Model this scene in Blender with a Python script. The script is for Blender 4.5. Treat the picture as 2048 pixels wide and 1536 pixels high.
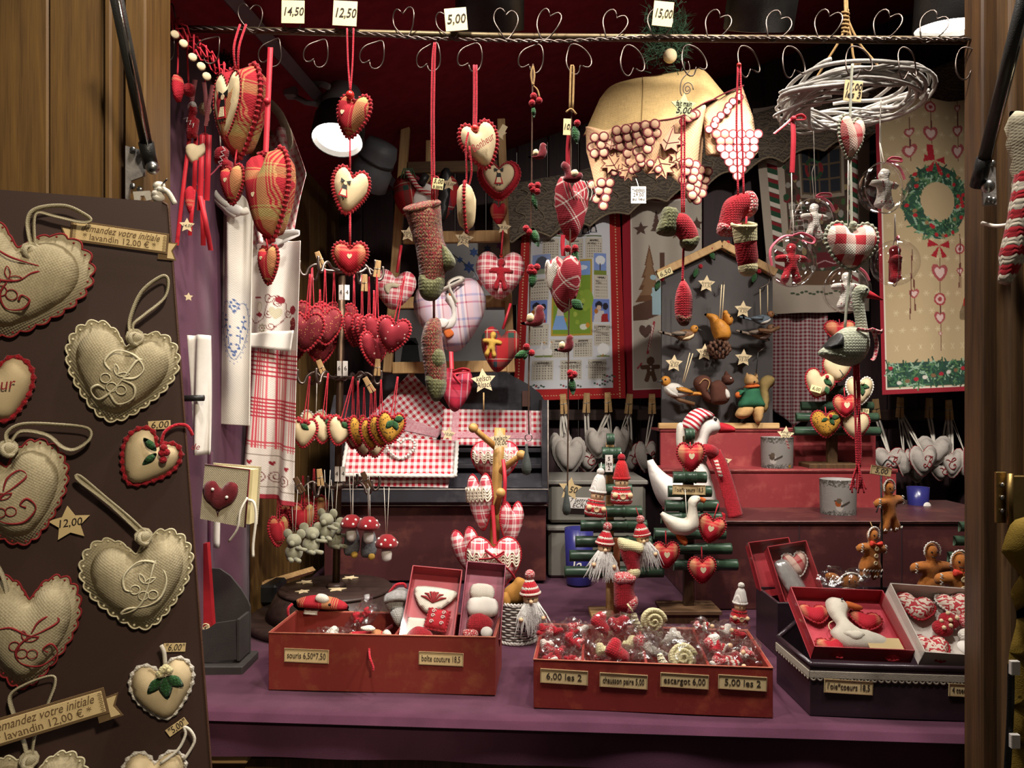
import bpy,math,random
import numpy as np
from mathutils import Vector,Matrix,Euler
from mathutils.geometry import delaunay_2d_cdt
random.seed(7)
PI=math.pi
for o in list(bpy.data.objects):bpy.data.objects.remove(o,do_unlink=True)
SC=bpy.context.scene
COL=SC.collection
# ---------------------------------------------------------------- camera, world, lights, exposure
F,CX,HY,CZ=1538.0,1024.0,800.0,1.5
cam=bpy.data.objects.new('camera',bpy.data.cameras.new('camera'));COL.objects.link(cam)
cam.location=(0,0,CZ);cam.rotation_euler=(PI/2,0,0)
cam.data.sensor_width=36;cam.data.lens=F/2048*36;cam.data.shift_y=32/2048
cam.data.clip_start=.05
SC.camera=cam
w=bpy.data.worlds.new('night');SC.world=w;w.use_nodes=True
w.node_tree.nodes['Background'].inputs[0].default_value=(1,.84,.68,1)
w.node_tree.nodes['Background'].inputs[1].default_value=.075
vs=SC.view_settings
vs.view_transform='Standard';vs.look='None';vs.gamma=1;vs.use_curve_mapping=False;vs.exposure=0.0
def P(x,y,d):return Vector(((x-CX)/F*d,d,CZ-(y-HY)/F*d))
def lamp(name,kind,loc,tgt,power,size,color=(1,.86,.7),spot=None,blend=.6):
 l=bpy.data.lights.new(name,kind);l.energy=power;l.color=color
 if kind=='AREA':l.shape='DISK';l.size=size
 else:l.shadow_soft_size=size
 if kind=='SPOT':l.spot_size=math.radians(spot);l.spot_blend=blend
 o=bpy.data.objects.new(name,l);COL.objects.link(o);o.location=loc
 o.rotation_euler=(Vector(tgt)-Vector(loc)).to_track_quat('-Z','Y').to_euler()
 return o
 # an added, unseen front row above the frame brightens the goods; the stall's own spots: three pendants in view, the track head on the left
WARM=(1,.93,.85)
lamp('front_fill_light','SPOT',(-.30,.95,2.72),(-.35,2.1,1.3),64,.05,WARM,105)
lamp('front_fill_light','SPOT',(.30,.95,2.78),(.35,2.0,1.2),78,.05,WARM,105)
lamp('front_fill_light','SPOT',(.95,.98,2.78),(.78,2.0,1.35),90,.05,WARM,105)
lamp('pendant_light','SPOT',(-.05,1.64,2.25),(-.05,1.9,.95),26,.05,WARM,130)
lamp('pendant_light','SPOT',(.52,1.64,2.25),(.5,1.85,.95),15,.05,WARM,130)
lamp('pendant_light','SPOT',(.92,1.64,2.25),(.85,1.95,.95),26,.05,WARM,130)
lamp('track_head_light','SPOT',P(678,315,1.9),P(640,1150,1.72),14,.04,WARM,120)
lamp('outside_fill_light','SPOT',(.55,-.5,2.6),(-.6,1.1,1.4),125,.09,(1,.86,.64),42)  # added unseen fill from outside the stall, brightens the board and left wood
# ---------------------------------------------------------------- mesh helpers: every shape is (verts, faces)
def S(px,d):return px/F*d
def J(*ms):
 V,Fc=[],[]
 for v,f in ms:
  n=len(V);V+=[tuple(p)for p in v];Fc+=[tuple(i+n for i in q)for q in f]
 return V,Fc
def X(m,loc=(0,0,0),rot=(0,0,0),sc=(1,1,1)):
 if not hasattr(sc,'__len__'):sc=(sc,)*3
 M=Matrix.LocRotScale(Vector(loc),Euler(rot),Vector(sc))
 return[tuple(M@Vector(p))for p in m[0]],m[1]
def box(sx,sy,sz,c=(0,0,0),b=None):
 b=min(sx,sy,sz)*.12 if b is None else b
 V,Fc=[],[]
 h=(sx/2,sy/2,sz/2)
 ix={}
 for a in range(3):
  for s0 in(-1,1):
   for s1 in(-1,1):
    for s2 in(-1,1):
     s=(s0,s1,s2)
     p=[s[i]*(h[i]-(0 if i==a else b))for i in range(3)]
     ix[(a,s)]=len(V);V.append(tuple(p[i]+c[i]for i in range(3)))
 for a in range(3):
  u,v=(a+1)%3,(a+2)%3
  for sa in(-1,1):
   q=[]
   for su,sv in((-1,-1),(1,-1),(1,1),(-1,1)):
    s=[0]*3;s[a]=sa;s[u]=su;s[v]=sv
    q.append(ix[(a,tuple(s))])
   Fc.append(tuple(q if sa>0 else q[::-1]))
   for su in(-1,1):
    s=[0]*3;s[a]=sa;s[u]=su;q=[]
    s[v]=-1;q.append(ix[(a,tuple(s))]);q.append(ix[(u,tuple(s))])
    s[v]=1;q.append(ix[(u,tuple(s))]);q.append(ix[(a,tuple(s))])
    if u>a or True:Fc.append(tuple(q))
 for s0 in(-1,1):
  for s1 in(-1,1):
   for s2 in(-1,1):
    Fc.append(tuple(ix[(a,(s0,s1,s2))]for a in range(3)))
 return V,Fc
def boxc(p0,p1,b=None):
 s=[abs(p1[i]-p0[i])for i in range(3)]
 return box(*s,c=[(p0[i]+p1[i])/2 for i in range(3)],b=b)
def sweep(pts,r,seg=6,closed=False,flat=1.0,cap=True):
 pts=[Vector(p)for p in pts];n=len(pts)
 rr=r if hasattr(r,'__len__')else[r]*n
 V,Fc=[],[]
 prev=None
 for i in range(n):
  if closed:t=pts[(i+1)%n]-pts[i-1]
  else:t=pts[min(i+1,n-1)]-pts[max(i-1,0)]
  t=t.normalized()if t.length>1e-9 else Vector((0,0,1))
  if prev is None:
   up=Vector((0,1,0))if abs(t.y)<.8 else Vector((1,0,0))
   u=t.cross(up).normalized()
  else:
   u=(prev-t*prev.dot(t));u=u.normalized()if u.length>1e-6 else prev
  prev=u;v=t.cross(u)
  for k in range(seg):
   a=2*PI*k/seg
   V.append(tuple(pts[i]+u*(math.cos(a)*rr[i])+v*(math.sin(a)*rr[i]*flat)))
 m=n if closed else n-1
 for i in range(m):
  for k in range(seg):
   a,b=i*seg,((i+1)%n)*seg
   Fc.append((a+k,a+(k+1)%seg,b+(k+1)%seg,b+k))
 if not closed and cap:
  Fc.append(tuple(range(seg))[::-1]);Fc.append(tuple(range((n-1)*seg,n*seg)))
 return V,Fc
def lathe(prof,seg=20,axis='z'):
 V,Fc=[],[]
 for r,z in prof:
  for k in range(seg):
   a=2*PI*k/seg;V.append((r*math.cos(a),r*math.sin(a),z))
 for i in range(len(prof)-1):
  for k in range(seg):
   Fc.append((i*seg+k,i*seg+(k+1)%seg,(i+1)*seg+(k+1)%seg,(i+1)*seg+k))
 if prof[0][0]>1e-6:Fc.append(tuple(range(seg))[::-1])
 if prof[-1][0]>1e-6:Fc.append(tuple(range((len(prof)-1)*seg,len(prof)*seg)))
 return V,Fc
def ball(r,c=(0,0,0),sc=(1,1,1),u=12,v=8):
 V=[(c[0],c[1],c[2]+r*sc[2])];Fc=[]
 for i in range(1,v):
  a=PI*i/v
  for k in range(u):
   b=2*PI*k/u
   V.append((c[0]+r*sc[0]*math.sin(a)*math.cos(b),c[1]+r*sc[1]*math.sin(a)*math.sin(b),c[2]+r*sc[2]*math.cos(a)))
 V.append((c[0],c[1],c[2]-r*sc[2]));L=len(V)-1
 for k in range(u):
  Fc.append((0,1+k,1+(k+1)%u));Fc.append((L,L-u+(k+1)%u,L-u+k))
 for i in range(v-2):
  for k in range(u):
   a=1+i*u;Fc.append((a+k,a+u+k,a+u+(k+1)%u,a+(k+1)%u))
 return V,Fc
def spl(pts,n=5,closed=True):
 out=[];m=len(pts)
 for i in range(m if closed else m-1):
  p=[Vector(pts[(i+j)%m]if closed else pts[min(max(i+j,0),m-1)])for j in(-1,0,1,2)]
  for k in range(n):
   t=k/n
   out.append(tuple(.5*((2*p[1])+(p[2]-p[0])*t+(2*p[0]-5*p[1]+4*p[2]-p[3])*t*t+(3*p[1]-p[0]-3*p[2]+p[3])*t**3)))
 if not closed:out.append(tuple(pts[-1]))
 return out
_HH=[(0,.60),(.22,.86),(.55,1.0),(.87,.80),(1,.38),(.88,-.10),(.56,-.58),(.22,-.92)]
def heart(w,h,n=40):
 c=_HH+[(0,-1.0)]+[(-p[0],p[1])for p in _HH[:0:-1]]
 q=spl(c,12)
 L=[0]
 for i in range(len(q)):L.append(L[-1]+(Vector(q[(i+1)%len(q)])-Vector(q[i])).length)
 out=[];j=0
 for i in range(n):
  t=L[-1]*i/n
  while L[j+1]<t:j+=1
  f=(t-L[j])/max(L[j+1]-L[j],1e-9);a,b_=q[j],q[(j+1)%len(q)]
  out.append(((a[0]+(b_[0]-a[0])*f)*w/2.03,(a[1]+(b_[1]-a[1])*f)*h/2.0))
 return out
def star(r,n=5,k=.42,rot=PI/2):
 return[((r if i%2==0 else r*k)*math.cos(rot+PI*i/n),(r if i%2==0 else r*k)*math.sin(rot+PI*i/n))for i in range(2*n)]
def circ(r,n=20,c=(0,0),sy=1):return[(c[0]+r*math.cos(2*PI*i/n),c[1]+r*sy*math.sin(2*PI*i/n))for i in range(n)]
def resample(pts,sp):
 out=[];n=len(pts)
 for i in range(n):
  a,b=Vector(pts[i]),Vector(pts[(i+1)%n]);L=(b-a).length;m=max(1,round(L/sp))
  for k in range(m):out.append(tuple(a+(b-a)*k/m))
 return out
_pc={}
def pillow(pts,T,R=None,sp=None,back=1.0,pw=.5):
 """stuffed cushion over any closed outline (x, z); thickness along y, front at -y"""
 pts=[tuple(p[:2])for p in pts]
 xs=[p[0]for p in pts];zs=[p[1]for p in pts]
 D=max(max(xs)-min(xs),max(zs)-min(zs));sp=sp or D/11
 B=resample(pts,sp*.9);A=np.array(B);n=len(B);A2=np.roll(A,-1,0)
 gx=np.arange(min(xs)+sp*.3,max(xs),sp);gz=np.arange(min(zs)+sp*.3,max(zs),sp*.87)
 G=np.array([(x+(sp/2 if j%2 else 0),z)for j,z in enumerate(gz)for x in gx])
 def dist(Q):
  d=A2-A;w_=Q[:,None]-A[None];t=np.clip((w_*d[None]).sum(2)/np.maximum((d*d).sum(1),1e-15)[None],0,1)
  return np.sqrt(((w_-t[...,None]*d[None])**2).sum(2)).min(1)
 def inside(Q):
  x,y=Q[:,0][:,None],Q[:,1][:,None]
  c=((A[:,1][None]>y)!=(A2[:,1][None]>y))&(x<(A2[:,0]-A[:,0])[None]*(y-A[:,1][None])/(np.where(A2[:,1]==A[:,1],1e-12,A2[:,1]-A[:,1]))[None]+A[:,0][None])
  return c.sum(1)%2==1
 if len(G):
  G=G[inside(G)]
  if len(G):G=G[dist(G)>sp*.4]
 pts2=[Vector(b)for b in B]+[Vector((float(g[0]),float(g[1])))for g in G]
 r=delaunay_2d_cdt(pts2,[(i,(i+1)%n)for i in range(n)],[],1,1e-9)
 v2=np.array([tuple(v)for v in r[0]]);ds=dist(v2)
 orig=r[3];bd=np.array([any(i<n for i in o_)for o_ in orig]);ds[bd]=0
 R=R or max(ds.max()*.95,1e-6)
 h=T/2*(1-(1-np.minimum(ds/R,1))**2)**pw
 V=[(x,-float(hh),z)for(x,z),hh in zip(v2,h)];m=len(V);idx=list(range(m))
 for i in range(m):
  if not bd[i]:idx[i]=len(V);V.append((v2[i][0],float(h[i])*back,v2[i][1]))
 Fc=[]
 for f in r[2]:
  a,b,c=f
  cr=(v2[b][0]-v2[a][0])*(v2[c][1]-v2[a][1])-(v2[b][1]-v2[a][1])*(v2[c][0]-v2[a][0])
  if cr<0:a,b,c=a,c,b
  Fc.append((a,b,c));Fc.append((idx[a],idx[c],idx[b]))
 return V,Fc
def prism(pts,T,y=0):
 n=len(pts)
 V=[(p[0],y-T/2,p[1])for p in pts]+[(p[0],y+T/2,p[1])for p in pts]
 ar=sum(pts[i][0]*pts[(i+1)%n][1]-pts[(i+1)%n][0]*pts[i][1]for i in range(n))
 f=list(range(n));
 if ar<0:f=f[::-1]
 Fc=[tuple(f),tuple(i+n for i in f[::-1])]
 for i in range(n):
  a,b=f[i],f[(i+1)%n];Fc.append((b,a,a+n,b+n))
 return V,Fc
def edging(pts,r,sp,amp=.45,seg=5,y=0):
 """crocheted scallops along an outline"""
 q=resample(pts,sp/4);n=max(4,len(q)//4)
 q=resample(pts,sum((Vector(pts[i])-Vector(pts[i-1])).length for i in range(len(pts)))/(n*4)-1e-9)
 m=len(q)
 return sweep([(p[0],y,p[1])for p in q],[r*(1+amp*math.cos(2*PI*i/4))for i in range(m)],seg,closed=True)
def grid(fn,nu,nv,closed_u=False):
 V=[tuple(fn(i/nu,j/nv))for j in range(nv+1)for i in range(nu+1)]
 Fc=[(j*(nu+1)+i,j*(nu+1)+i+1,(j+1)*(nu+1)+i+1,(j+1)*(nu+1)+i)for j in range(nv)for i in range(nu)]
 return V,Fc
def slab(fn,nu,nv,th=.0015):
 """a cloth of real thickness: front sheet, back sheet and rim"""
 V,Fc=grid(fn,nu,nv);n=len(V)
 V=V+[(p[0],p[1]+th,p[2])for p in V]
 Fc=Fc+[tuple(i+n for i in f[::-1])for f in Fc]
 rim=[i for i in range(nu+1)]+[j*(nu+1)+nu for j in range(1,nv+1)]+[nv*(nu+1)+i for i in range(nu-1,-1,-1)]+[j*(nu+1)for j in range(nv-1,0,-1)]
 for i in range(len(rim)):
  a,b=rim[i],rim[(i+1)%len(rim)];Fc.append((b,a,a+n,b+n))
 return V,Fc
def mesh(m,name,smooth=True):
 me=bpy.data.meshes.new(name);me.from_pydata([tuple(map(float,p))for p in m[0]],[],m[1])
 if smooth:me.polygons.foreach_set('use_smooth',[True]*len(me.polygons))
 me.update();return me
 # ---------------------------------------------------------------- object helpers
def tag(o,label=None,cat=None,group=None,kind=None):
 if label:o['label']=label
 if cat:o['category']=cat
 if group:o['group']=group
 if kind:o['kind']=kind
 return o
def add(name,m,mt,parent=None,loc=None,rot=None,smooth=True,label=None,kind=None):
 me=m if isinstance(m,bpy.types.Mesh)else mesh(m,name,smooth)
 if mt is not None and not me.materials:
  for q in(mt if isinstance(mt,(list,tuple))else[mt]):me.materials.append(q)
 o=bpy.data.objects.new(name,me);COL.objects.link(o)
 if parent:o.parent=parent
 if loc is not None:o.location=loc
 if rot is not None:o.rotation_euler=rot
 return tag(o,label,kind=kind)
TEXTS=[];FIT={}
class Th:
 """a thing: an Empty at its base, parts built in local metres; L() turns photo offsets into local metres at its depth"""
 def __init__(s,name,label,cat,x,y,d,group=None,rot=(0,0,0),kx=1.0):
  s.x,s.y,s.d,s.k,s.kx=x,y,d,d/F,d/F*kx
  rot=(math.radians(rot[0]),math.radians(rot[1]),math.radians(rot[2]))
  s.o=bpy.data.objects.new(name,None);COL.objects.link(s.o);s.o.empty_display_size=.02
  s.o.location=P(x,y,d);s.o.rotation_euler=rot;tag(s.o,label,cat,group)
 def L(s,x,y,dy=0):return((x-s.x)*s.kx,dy,-(y-s.y)*s.k)
 def L2(s,pts):return[((x-s.x)*s.kx,-(y-s.y)*s.k)for x,y in pts]
 def W(s,x,y,d):return tuple(P(x,y,d)-s.o.location)
 def part(s,name,m,mt,loc=None,rot=None,parent=None,label=None,smooth=True,kind=None):
  return add(name,m,mt,parent or s.o,loc,rot,smooth,label,kind)
 def cord(s,pts,r,mt,name='cord',seg=6,n=4,closed=False,flat=1,parent=None):
  q=[s.L(*p)for p in pts]
  if len(q)>2 and n>1:q=spl(q,n,closed)
  return s.part(name,sweep(q,r,seg,closed,flat),mt,parent=parent)
 def pil(s,name,pts,T,mt,y=0,n=5,parent=None,label=None,sp=None,R=None,loc=None,rot=None,pw=.5):
  q=s.L2(pts);q=spl(q,n)if n>1 else q
  return s.part(name,X(pillow(q,T,R,sp,pw=pw),(0,y,0)),mt,loc,rot,parent,label)
 def flat(s,name,pts,T,mt,y=0,n=1,parent=None,label=None):
  q=s.L2(pts);q=spl(q,n)if n>1 else q
  return s.part(name,prism(q,T,y),mt,None,None,parent,label,smooth=False)
 def text(s,t,x,y,px,mt,y0=0,rot=0,shear=0,parent=None,sx=1.0,name='lettering',sp=1.0,bold=0,fit=None):
  c=bpy.data.curves.new(name,'FONT');c.body=t;c.size=px*s.k*1.38;c.align_x='CENTER';c.align_y='CENTER'
  c.shear=shear;c.resolution_u=2;c.extrude=.0002;c.space_character=sp;c.space_line=.8;c.offset=bold*px*s.k
  o=bpy.data.objects.new(name,c);COL.objects.link(o);o.parent=parent or s.o
  o.location=s.L(x,y,y0);o.rotation_euler=(PI/2,-math.radians(rot),0);o.scale=(sx,1,1);c.materials.append(mt);TEXTS.append(o)
  if fit:FIT[c.name]=fit*s.kx
  return o
def kids(o):return[c for c in o.children]
def dup(T,label,x,y,d,rot=None,group=None,sc=1):
 src=T.o;t=Th.__new__(Th);t.x,t.y,t.d,t.k,t.kx=x,y,d,d/F,d/F
 r=src.copy();COL.objects.link(r);r.location=P(x,y,d)
 if rot is not None:r.rotation_euler=[math.radians(q)for q in rot]
 r.scale=(sc,)*3
 r['label']=label
 if group:r['group']=group
 elif 'group' in r.keys()and group is not None:del r['group']
 for ch in kids(src):
  c=ch.copy();COL.objects.link(c);c.parent=r
  if ch.type=='FONT':TEXTS.append(c)
  for g in kids(ch):
   e=g.copy();COL.objects.link(e);e.parent=c
 t.o=r;return t
def finish_text():
 bpy.context.view_layer.update();dg=bpy.context.evaluated_depsgraph_get();done={}
 for o in TEXTS:
  if o.data.name not in done:
   me=bpy.data.meshes.new_from_object(o.evaluated_get(dg));done[o.data.name]=me
  q=bpy.data.objects.new(o.name,done[o.data.name]);COL.objects.link(q)
  q.parent=o.parent;q.location=o.location;q.rotation_euler=o.rotation_euler;q.scale=o.scale
  if o.data.name in FIT and len(q.data.vertices):
   wd=max(v.co.x for v in q.data.vertices)-min(v.co.x for v in q.data.vertices);f=min(1,FIT[o.data.name]/wd);q.scale=(f,max(f,min(1,f*1.7)),1)
 for o in TEXTS:
  nm=o.name;bpy.data.objects.remove(o,do_unlink=True)
  # ---------------------------------------------------------------- materials
def lin(h):
 h=h.lstrip('#');r=[int(h[i:i+2],16)/255 for i in(0,2,4)]
 return tuple((c/12.92 if c<=.04045 else((c+.055)/1.055)**2.4)*.95+.008 for c in r)+(1,)
_m={}
def nm(name):
 m=bpy.data.materials.new(name);m.use_nodes=True;nt=m.node_tree
 return m,nt,nt.nodes['Principled BSDF']
def nd(nt,t,**kw):
 n=nt.nodes.new('ShaderNode'+t)
 for k,v in kw.items():setattr(n,k,v)
 return n
def ma(nt,op,a,b=0.0,c=None):
 n=nd(nt,'Math',operation=op)
 for i,v in enumerate((a,b,c)):
  if v is None:continue
  if isinstance(v,(int,float)):n.inputs[i].default_value=v
  else:nt.links.new(v,n.inputs[i])
 return n.outputs[0]
def ramp(nt,fac,stops,const=False):
 n=nd(nt,'ValToRGB');e=n.color_ramp.elements
 n.color_ramp.interpolation='CONSTANT' if const else 'LINEAR'
 while len(e)<len(stops):e.new(.5)
 for i,(p,h)in enumerate(stops):e[i].position=p;e[i].color=lin(h)
 nt.links.new(fac,n.inputs[0]);return n.outputs[0]
def mixc(nt,f,a,b,mode='MIX'):
 n=nd(nt,'Mix',data_type='RGBA',blend_type=mode)
 for i,v in((0,f),(6,a),(7,b)):
  if isinstance(v,(int,float)):n.inputs[i].default_value=v
  elif isinstance(v,tuple):n.inputs[i].default_value=v
  else:nt.links.new(v,n.inputs[i])
 return n.outputs[2]
def noise(nt,vec,sc,det=3,rough=.5):
 n=nd(nt,'TexNoise');n.inputs['Scale'].default_value=sc;n.inputs['Detail'].default_value=det;n.inputs['Roughness'].default_value=rough
 nt.links.new(vec,n.inputs['Vector']);return n.outputs[0]
def co(nt,sc=(1,1,1),rot=(0,0,0)):
 t=nd(nt,'TexCoord');m_=nd(nt,'Mapping');m_.inputs['Scale'].default_value=sc;m_.inputs['Rotation'].default_value=rot
 nt.links.new(t.outputs['Object'],m_.inputs[0]);return m_.outputs[0]
def bump(nt,b,h,st=.3,dist=.002):
 n=nd(nt,'Bump');n.inputs['Strength'].default_value=st;n.inputs['Distance'].default_value=dist
 nt.links.new(h,n.inputs['Height']);nt.links.new(n.outputs[0],b.inputs['Normal'])
def setp(b,**kw):
 for k,v in kw.items():b.inputs[k.replace('_',' ')].default_value=v
def solid(name,h,rough=.8,var=.12,ns=40,bs=500,bst=.25,metal=0,h2=None,sheen=0,spec=.3,sc=(1,1,1),coat=0):
 if name in _m:return _m[name]
 m,nt,b=nm(name);v=co(nt,sc)
 c=lin(h);c2=lin(h2)if h2 else tuple(x*(1-var)for x in c[:3])+(1,);c1=c if h2 else tuple(min(1,x*(1+var))for x in c[:3])+(1,)
 f=noise(nt,v,ns,4)
 f=ma(nt,'MULTIPLY_ADD',f,2.4,-.7)
 n=nd(nt,'Clamp');nt.links.new(f,n.inputs[0])
 nt.links.new(mixc(nt,n.outputs[0],c1,c2),b.inputs['Base Color'])
 setp(b,Roughness=rough,Metallic=metal);b.inputs['Specular IOR Level'].default_value=spec
 if sheen:b.inputs['Sheen Weight'].default_value=sheen
 if coat:b.inputs['Coat Weight'].default_value=coat
 if bst:bump(nt,b,noise(nt,v,bs,2),bst)
 _m[name]=m;return m
def weave(nt,v,b,fr=900,st=.25):
 s=nd(nt,'SeparateXYZ');nt.links.new(v,s.inputs[0])
 a=ma(nt,'SINE',ma(nt,'MULTIPLY',s.outputs[0],fr));c=ma(nt,'SINE',ma(nt,'MULTIPLY',s.outputs[2],fr))
 bump(nt,b,ma(nt,'ADD',ma(nt,'MULTIPLY',a,c),noise(nt,v,120,3)),st,.0008)
def linen(name,h,var=.22,fr=1500):
 if name in _m:return _m[name]
 m,nt,b=nm(name);v=co(nt)
 t1=nd(nt,'Mapping');t1.inputs['Scale'].default_value=(60,60,900);nt.links.new(v,t1.inputs[0])
 t2=nd(nt,'Mapping');t2.inputs['Scale'].default_value=(900,60,60);nt.links.new(v,t2.inputs[0])
 f=ma(nt,'ADD',noise(nt,t1.outputs[0],1,2),noise(nt,t2.outputs[0],1,2))
 f=ma(nt,'MULTIPLY_ADD',f,1.6,-1.1);n=nd(nt,'Clamp');nt.links.new(f,n.inputs[0])
 c=lin(h);c2=tuple(x*(1-var)for x in c[:3])+(1,);c1=tuple(min(1,x*(1+var*.5))for x in c[:3])+(1,)
 nt.links.new(mixc(nt,n.outputs[0],c2,c1),b.inputs['Base Color']);setp(b,Roughness=.9);b.inputs['Specular IOR Level'].default_value=.15
 weave(nt,v,b,fr);_m[name]=m;return m
def plaid(name,xs,zs,size,rot=0,off=(0,0),soft=False):
 if name in _m:return _m[name]
 m,nt,b=nm(name);v=co(nt,rot=(0,math.radians(rot),0));s=nd(nt,'SeparateXYZ');nt.links.new(v,s.inputs[0])
 fx=ma(nt,'FRACT',ma(nt,'MULTIPLY_ADD',s.outputs[0],1/size,off[0]+50));fz=ma(nt,'FRACT',ma(nt,'MULTIPLY_ADD',s.outputs[2],1/size,off[1]+50))
 c=ramp(nt,fx,xs,not soft)
 if zs:c=mixc(nt,.5,c,ramp(nt,fz,zs,not soft))
 nt.links.new(c,b.inputs['Base Color']);setp(b,Roughness=.85);b.inputs['Specular IOR Level'].default_value=.2
 weave(nt,v,b,1400,.2);_m[name]=m;return m
def knit(name,hs,row=.006,cl=.006,st=.9,melange=.0,stripe=None):
 if name in _m:return _m[name]
 m,nt,b=nm(name);v=co(nt);s=nd(nt,'SeparateXYZ');nt.links.new(v,s.inputs[0])
 xx=ma(nt,'ADD',s.outputs[0],ma(nt,'MULTIPLY',s.outputs[1],.9))
 f=ma(nt,'FRACT',ma(nt,'MULTIPLY_ADD',xx,1/cl,90));V_=ma(nt,'ABSOLUTE',ma(nt,'SUBTRACT',f,.5))
 ph=ma(nt,'MULTIPLY_ADD',s.outputs[2],1/row,V_)
 st*=.55
 hgt=ma(nt,'MULTIPLY',ma(nt,'ABSOLUTE',ma(nt,'SINE',ma(nt,'MULTIPLY',ph,PI))),ma(nt,'SINE',ma(nt,'MULTIPLY',f,PI)))
 bump(nt,b,hgt,st,.002)
 if stripe:
  fz=ma(nt,'FRACT',ma(nt,'MULTIPLY_ADD',ma(nt,'ADD',s.outputs[2],ma(nt,'MULTIPLY',V_,row)),1/stripe,50));c=ramp(nt,fz,[(i/len(hs),h)for i,h in enumerate(hs)],True)
 elif len(hs)>1:
  c=ramp(nt,noise(nt,v,melange or 300,2),[(.38+.24*i/len(hs),h)for i,h in enumerate(hs)],True)
 else:c=lin(hs[0])
 dk=ma(nt,'MULTIPLY_ADD',hgt,.35,.75)  # shade painted in: base colour darkened in the grooves between stitches
 g=nd(nt,'CombineXYZ');[nt.links.new(dk,g.inputs[i])for i in range(3)]
 nt.links.new(mixc(nt,1.0,c,g.outputs[0],'MULTIPLY'),b.inputs['Base Color']);setp(b,Roughness=.95);b.inputs['Specular IOR Level'].default_value=.1
 b.inputs['Sheen Weight'].default_value=.15
 _m[name]=m;return m
def dots(name,h,hd,sc=70,r=.25,feat='F1'):
 if name in _m:return _m[name]
 m,nt,b=nm(name);v=co(nt);n=nd(nt,'TexVoronoi');n.inputs['Scale'].default_value=sc;nt.links.new(v,n.inputs['Vector'])
 nt.links.new(ramp(nt,n.outputs['Distance'],[(0,hd),(r,h)],True),b.inputs['Base Color']);setp(b,Roughness=.85);weave(nt,v,b,1400,.2)
 b.inputs['Specular IOR Level'].default_value=.2
 _m[name]=m;return m
def swirls(name,h,hd,sc=60):
 if name in _m:return _m[name]
 m,nt,b=nm(name);v=co(nt);n=nd(nt,'TexWave',wave_type='RINGS');n.inputs['Scale'].default_value=sc;n.inputs['Distortion'].default_value=9;n.inputs['Detail'].default_value=1.2;n.inputs['Detail Scale'].default_value=2
 nt.links.new(v,n.inputs['Vector'])
 nt.links.new(ramp(nt,n.outputs['Fac'],[(0,hd),(.45,h)],True),b.inputs['Base Color']);setp(b,Roughness=.85);weave(nt,v,b,1400,.2);_m[name]=m;return m
def wood(name,h1,h2,axis=2,sc=6,rough=.6,st=.25,h3=None):
 if name in _m:return _m[name]
 m,nt,b=nm(name);k=[14,14,14];k[axis]=.9
 v=co(nt,tuple(k));n1=noise(nt,v,sc,5,.6)
 k2=[90,90,90];k2[axis]=2
 v2=co(nt,tuple(k2));n2=noise(nt,v2,sc,3)
 f=ma(nt,'ADD',ma(nt,'MULTIPLY',n1,.65),ma(nt,'MULTIPLY',n2,.35))
 nt.links.new(ramp(nt,f,[(.36,h2),(.62,h1)]+([(.8,h3)]if h3 else[])),b.inputs['Base Color']);setp(b,Roughness=rough);b.inputs['Specular IOR Level'].default_value=.3
 bump(nt,b,f,st,.002);_m[name]=m;return m
def scuffed(name,h,hs,rough=.45,amount=.62,sc=18):
 if name in _m:return _m[name]
 m,nt,b=nm(name);v=co(nt);n1=noise(nt,v,sc,6,.7);n2=noise(nt,co(nt,(1,1,3)),5,5,.6)
 f=ma(nt,'ADD',ma(nt,'MULTIPLY',n1,.6),ma(nt,'MULTIPLY',n2,.4))
 c=lin(h)
 d='#'+h.lstrip('#')
 nt.links.new(ramp(nt,f,[(.30,h),(.5,h),(amount,hs)]),b.inputs['Base Color']);setp(b,Roughness=rough);bump(nt,b,n1,.2,.002)
 _m[name]=m;return m
def metal(name,h,rough=.35):return solid(name,h,rough,.1,60,300,.08,1,spec=.5)
def film(name,gl=.16,tint=(1,1,1,1),rough=.08,bs=40,bst=.6):
 if name in _m:return _m[name]
 m=bpy.data.materials.new(name);m.use_nodes=True;nt=m.node_tree;nt.nodes.clear()
 o=nd(nt,'OutputMaterial');mx=nd(nt,'MixShader');tr=nd(nt,'BsdfTransparent');g=nd(nt,'BsdfGlossy');lw=nd(nt,'LayerWeight')
 tr.inputs[0].default_value=tint;g.inputs['Roughness'].default_value=rough;lw.inputs[0].default_value=.35
 v=co(nt);bp=nd(nt,'Bump');bp.inputs['Strength'].default_value=bst;bp.inputs['Distance'].default_value=.004
 nt.links.new(noise(nt,v,bs,3),bp.inputs['Height']);nt.links.new(bp.outputs[0],g.inputs['Normal'])
 nt.links.new(ma(nt,'MULTIPLY_ADD',lw.outputs['Facing'],gl*2.2,gl*.45),mx.inputs[0])
 nt.links.new(tr.outputs[0],mx.inputs[1]);nt.links.new(g.outputs[0],mx.inputs[2]);nt.links.new(mx.outputs[0],o.inputs[0])
 _m[name]=m;return m
def glow(name,h,st):
 m,nt,b=nm(name);b.inputs['Base Color'].default_value=lin(h);b.inputs['Emission Color'].default_value=lin(h);b.inputs['Emission Strength'].default_value=st;return m
def vcol(name,rough=.9):
 if name in _m:return _m[name]
 m,nt,b=nm(name);a=nd(nt,'Attribute',attribute_name='print');v=co(nt)
 nt.links.new(a.outputs['Color'],b.inputs['Base Color']);setp(b,Roughness=rough);b.inputs['Specular IOR Level'].default_value=.15;weave(nt,v,b,1200,.2)
 _m[name]=m;return m
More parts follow.
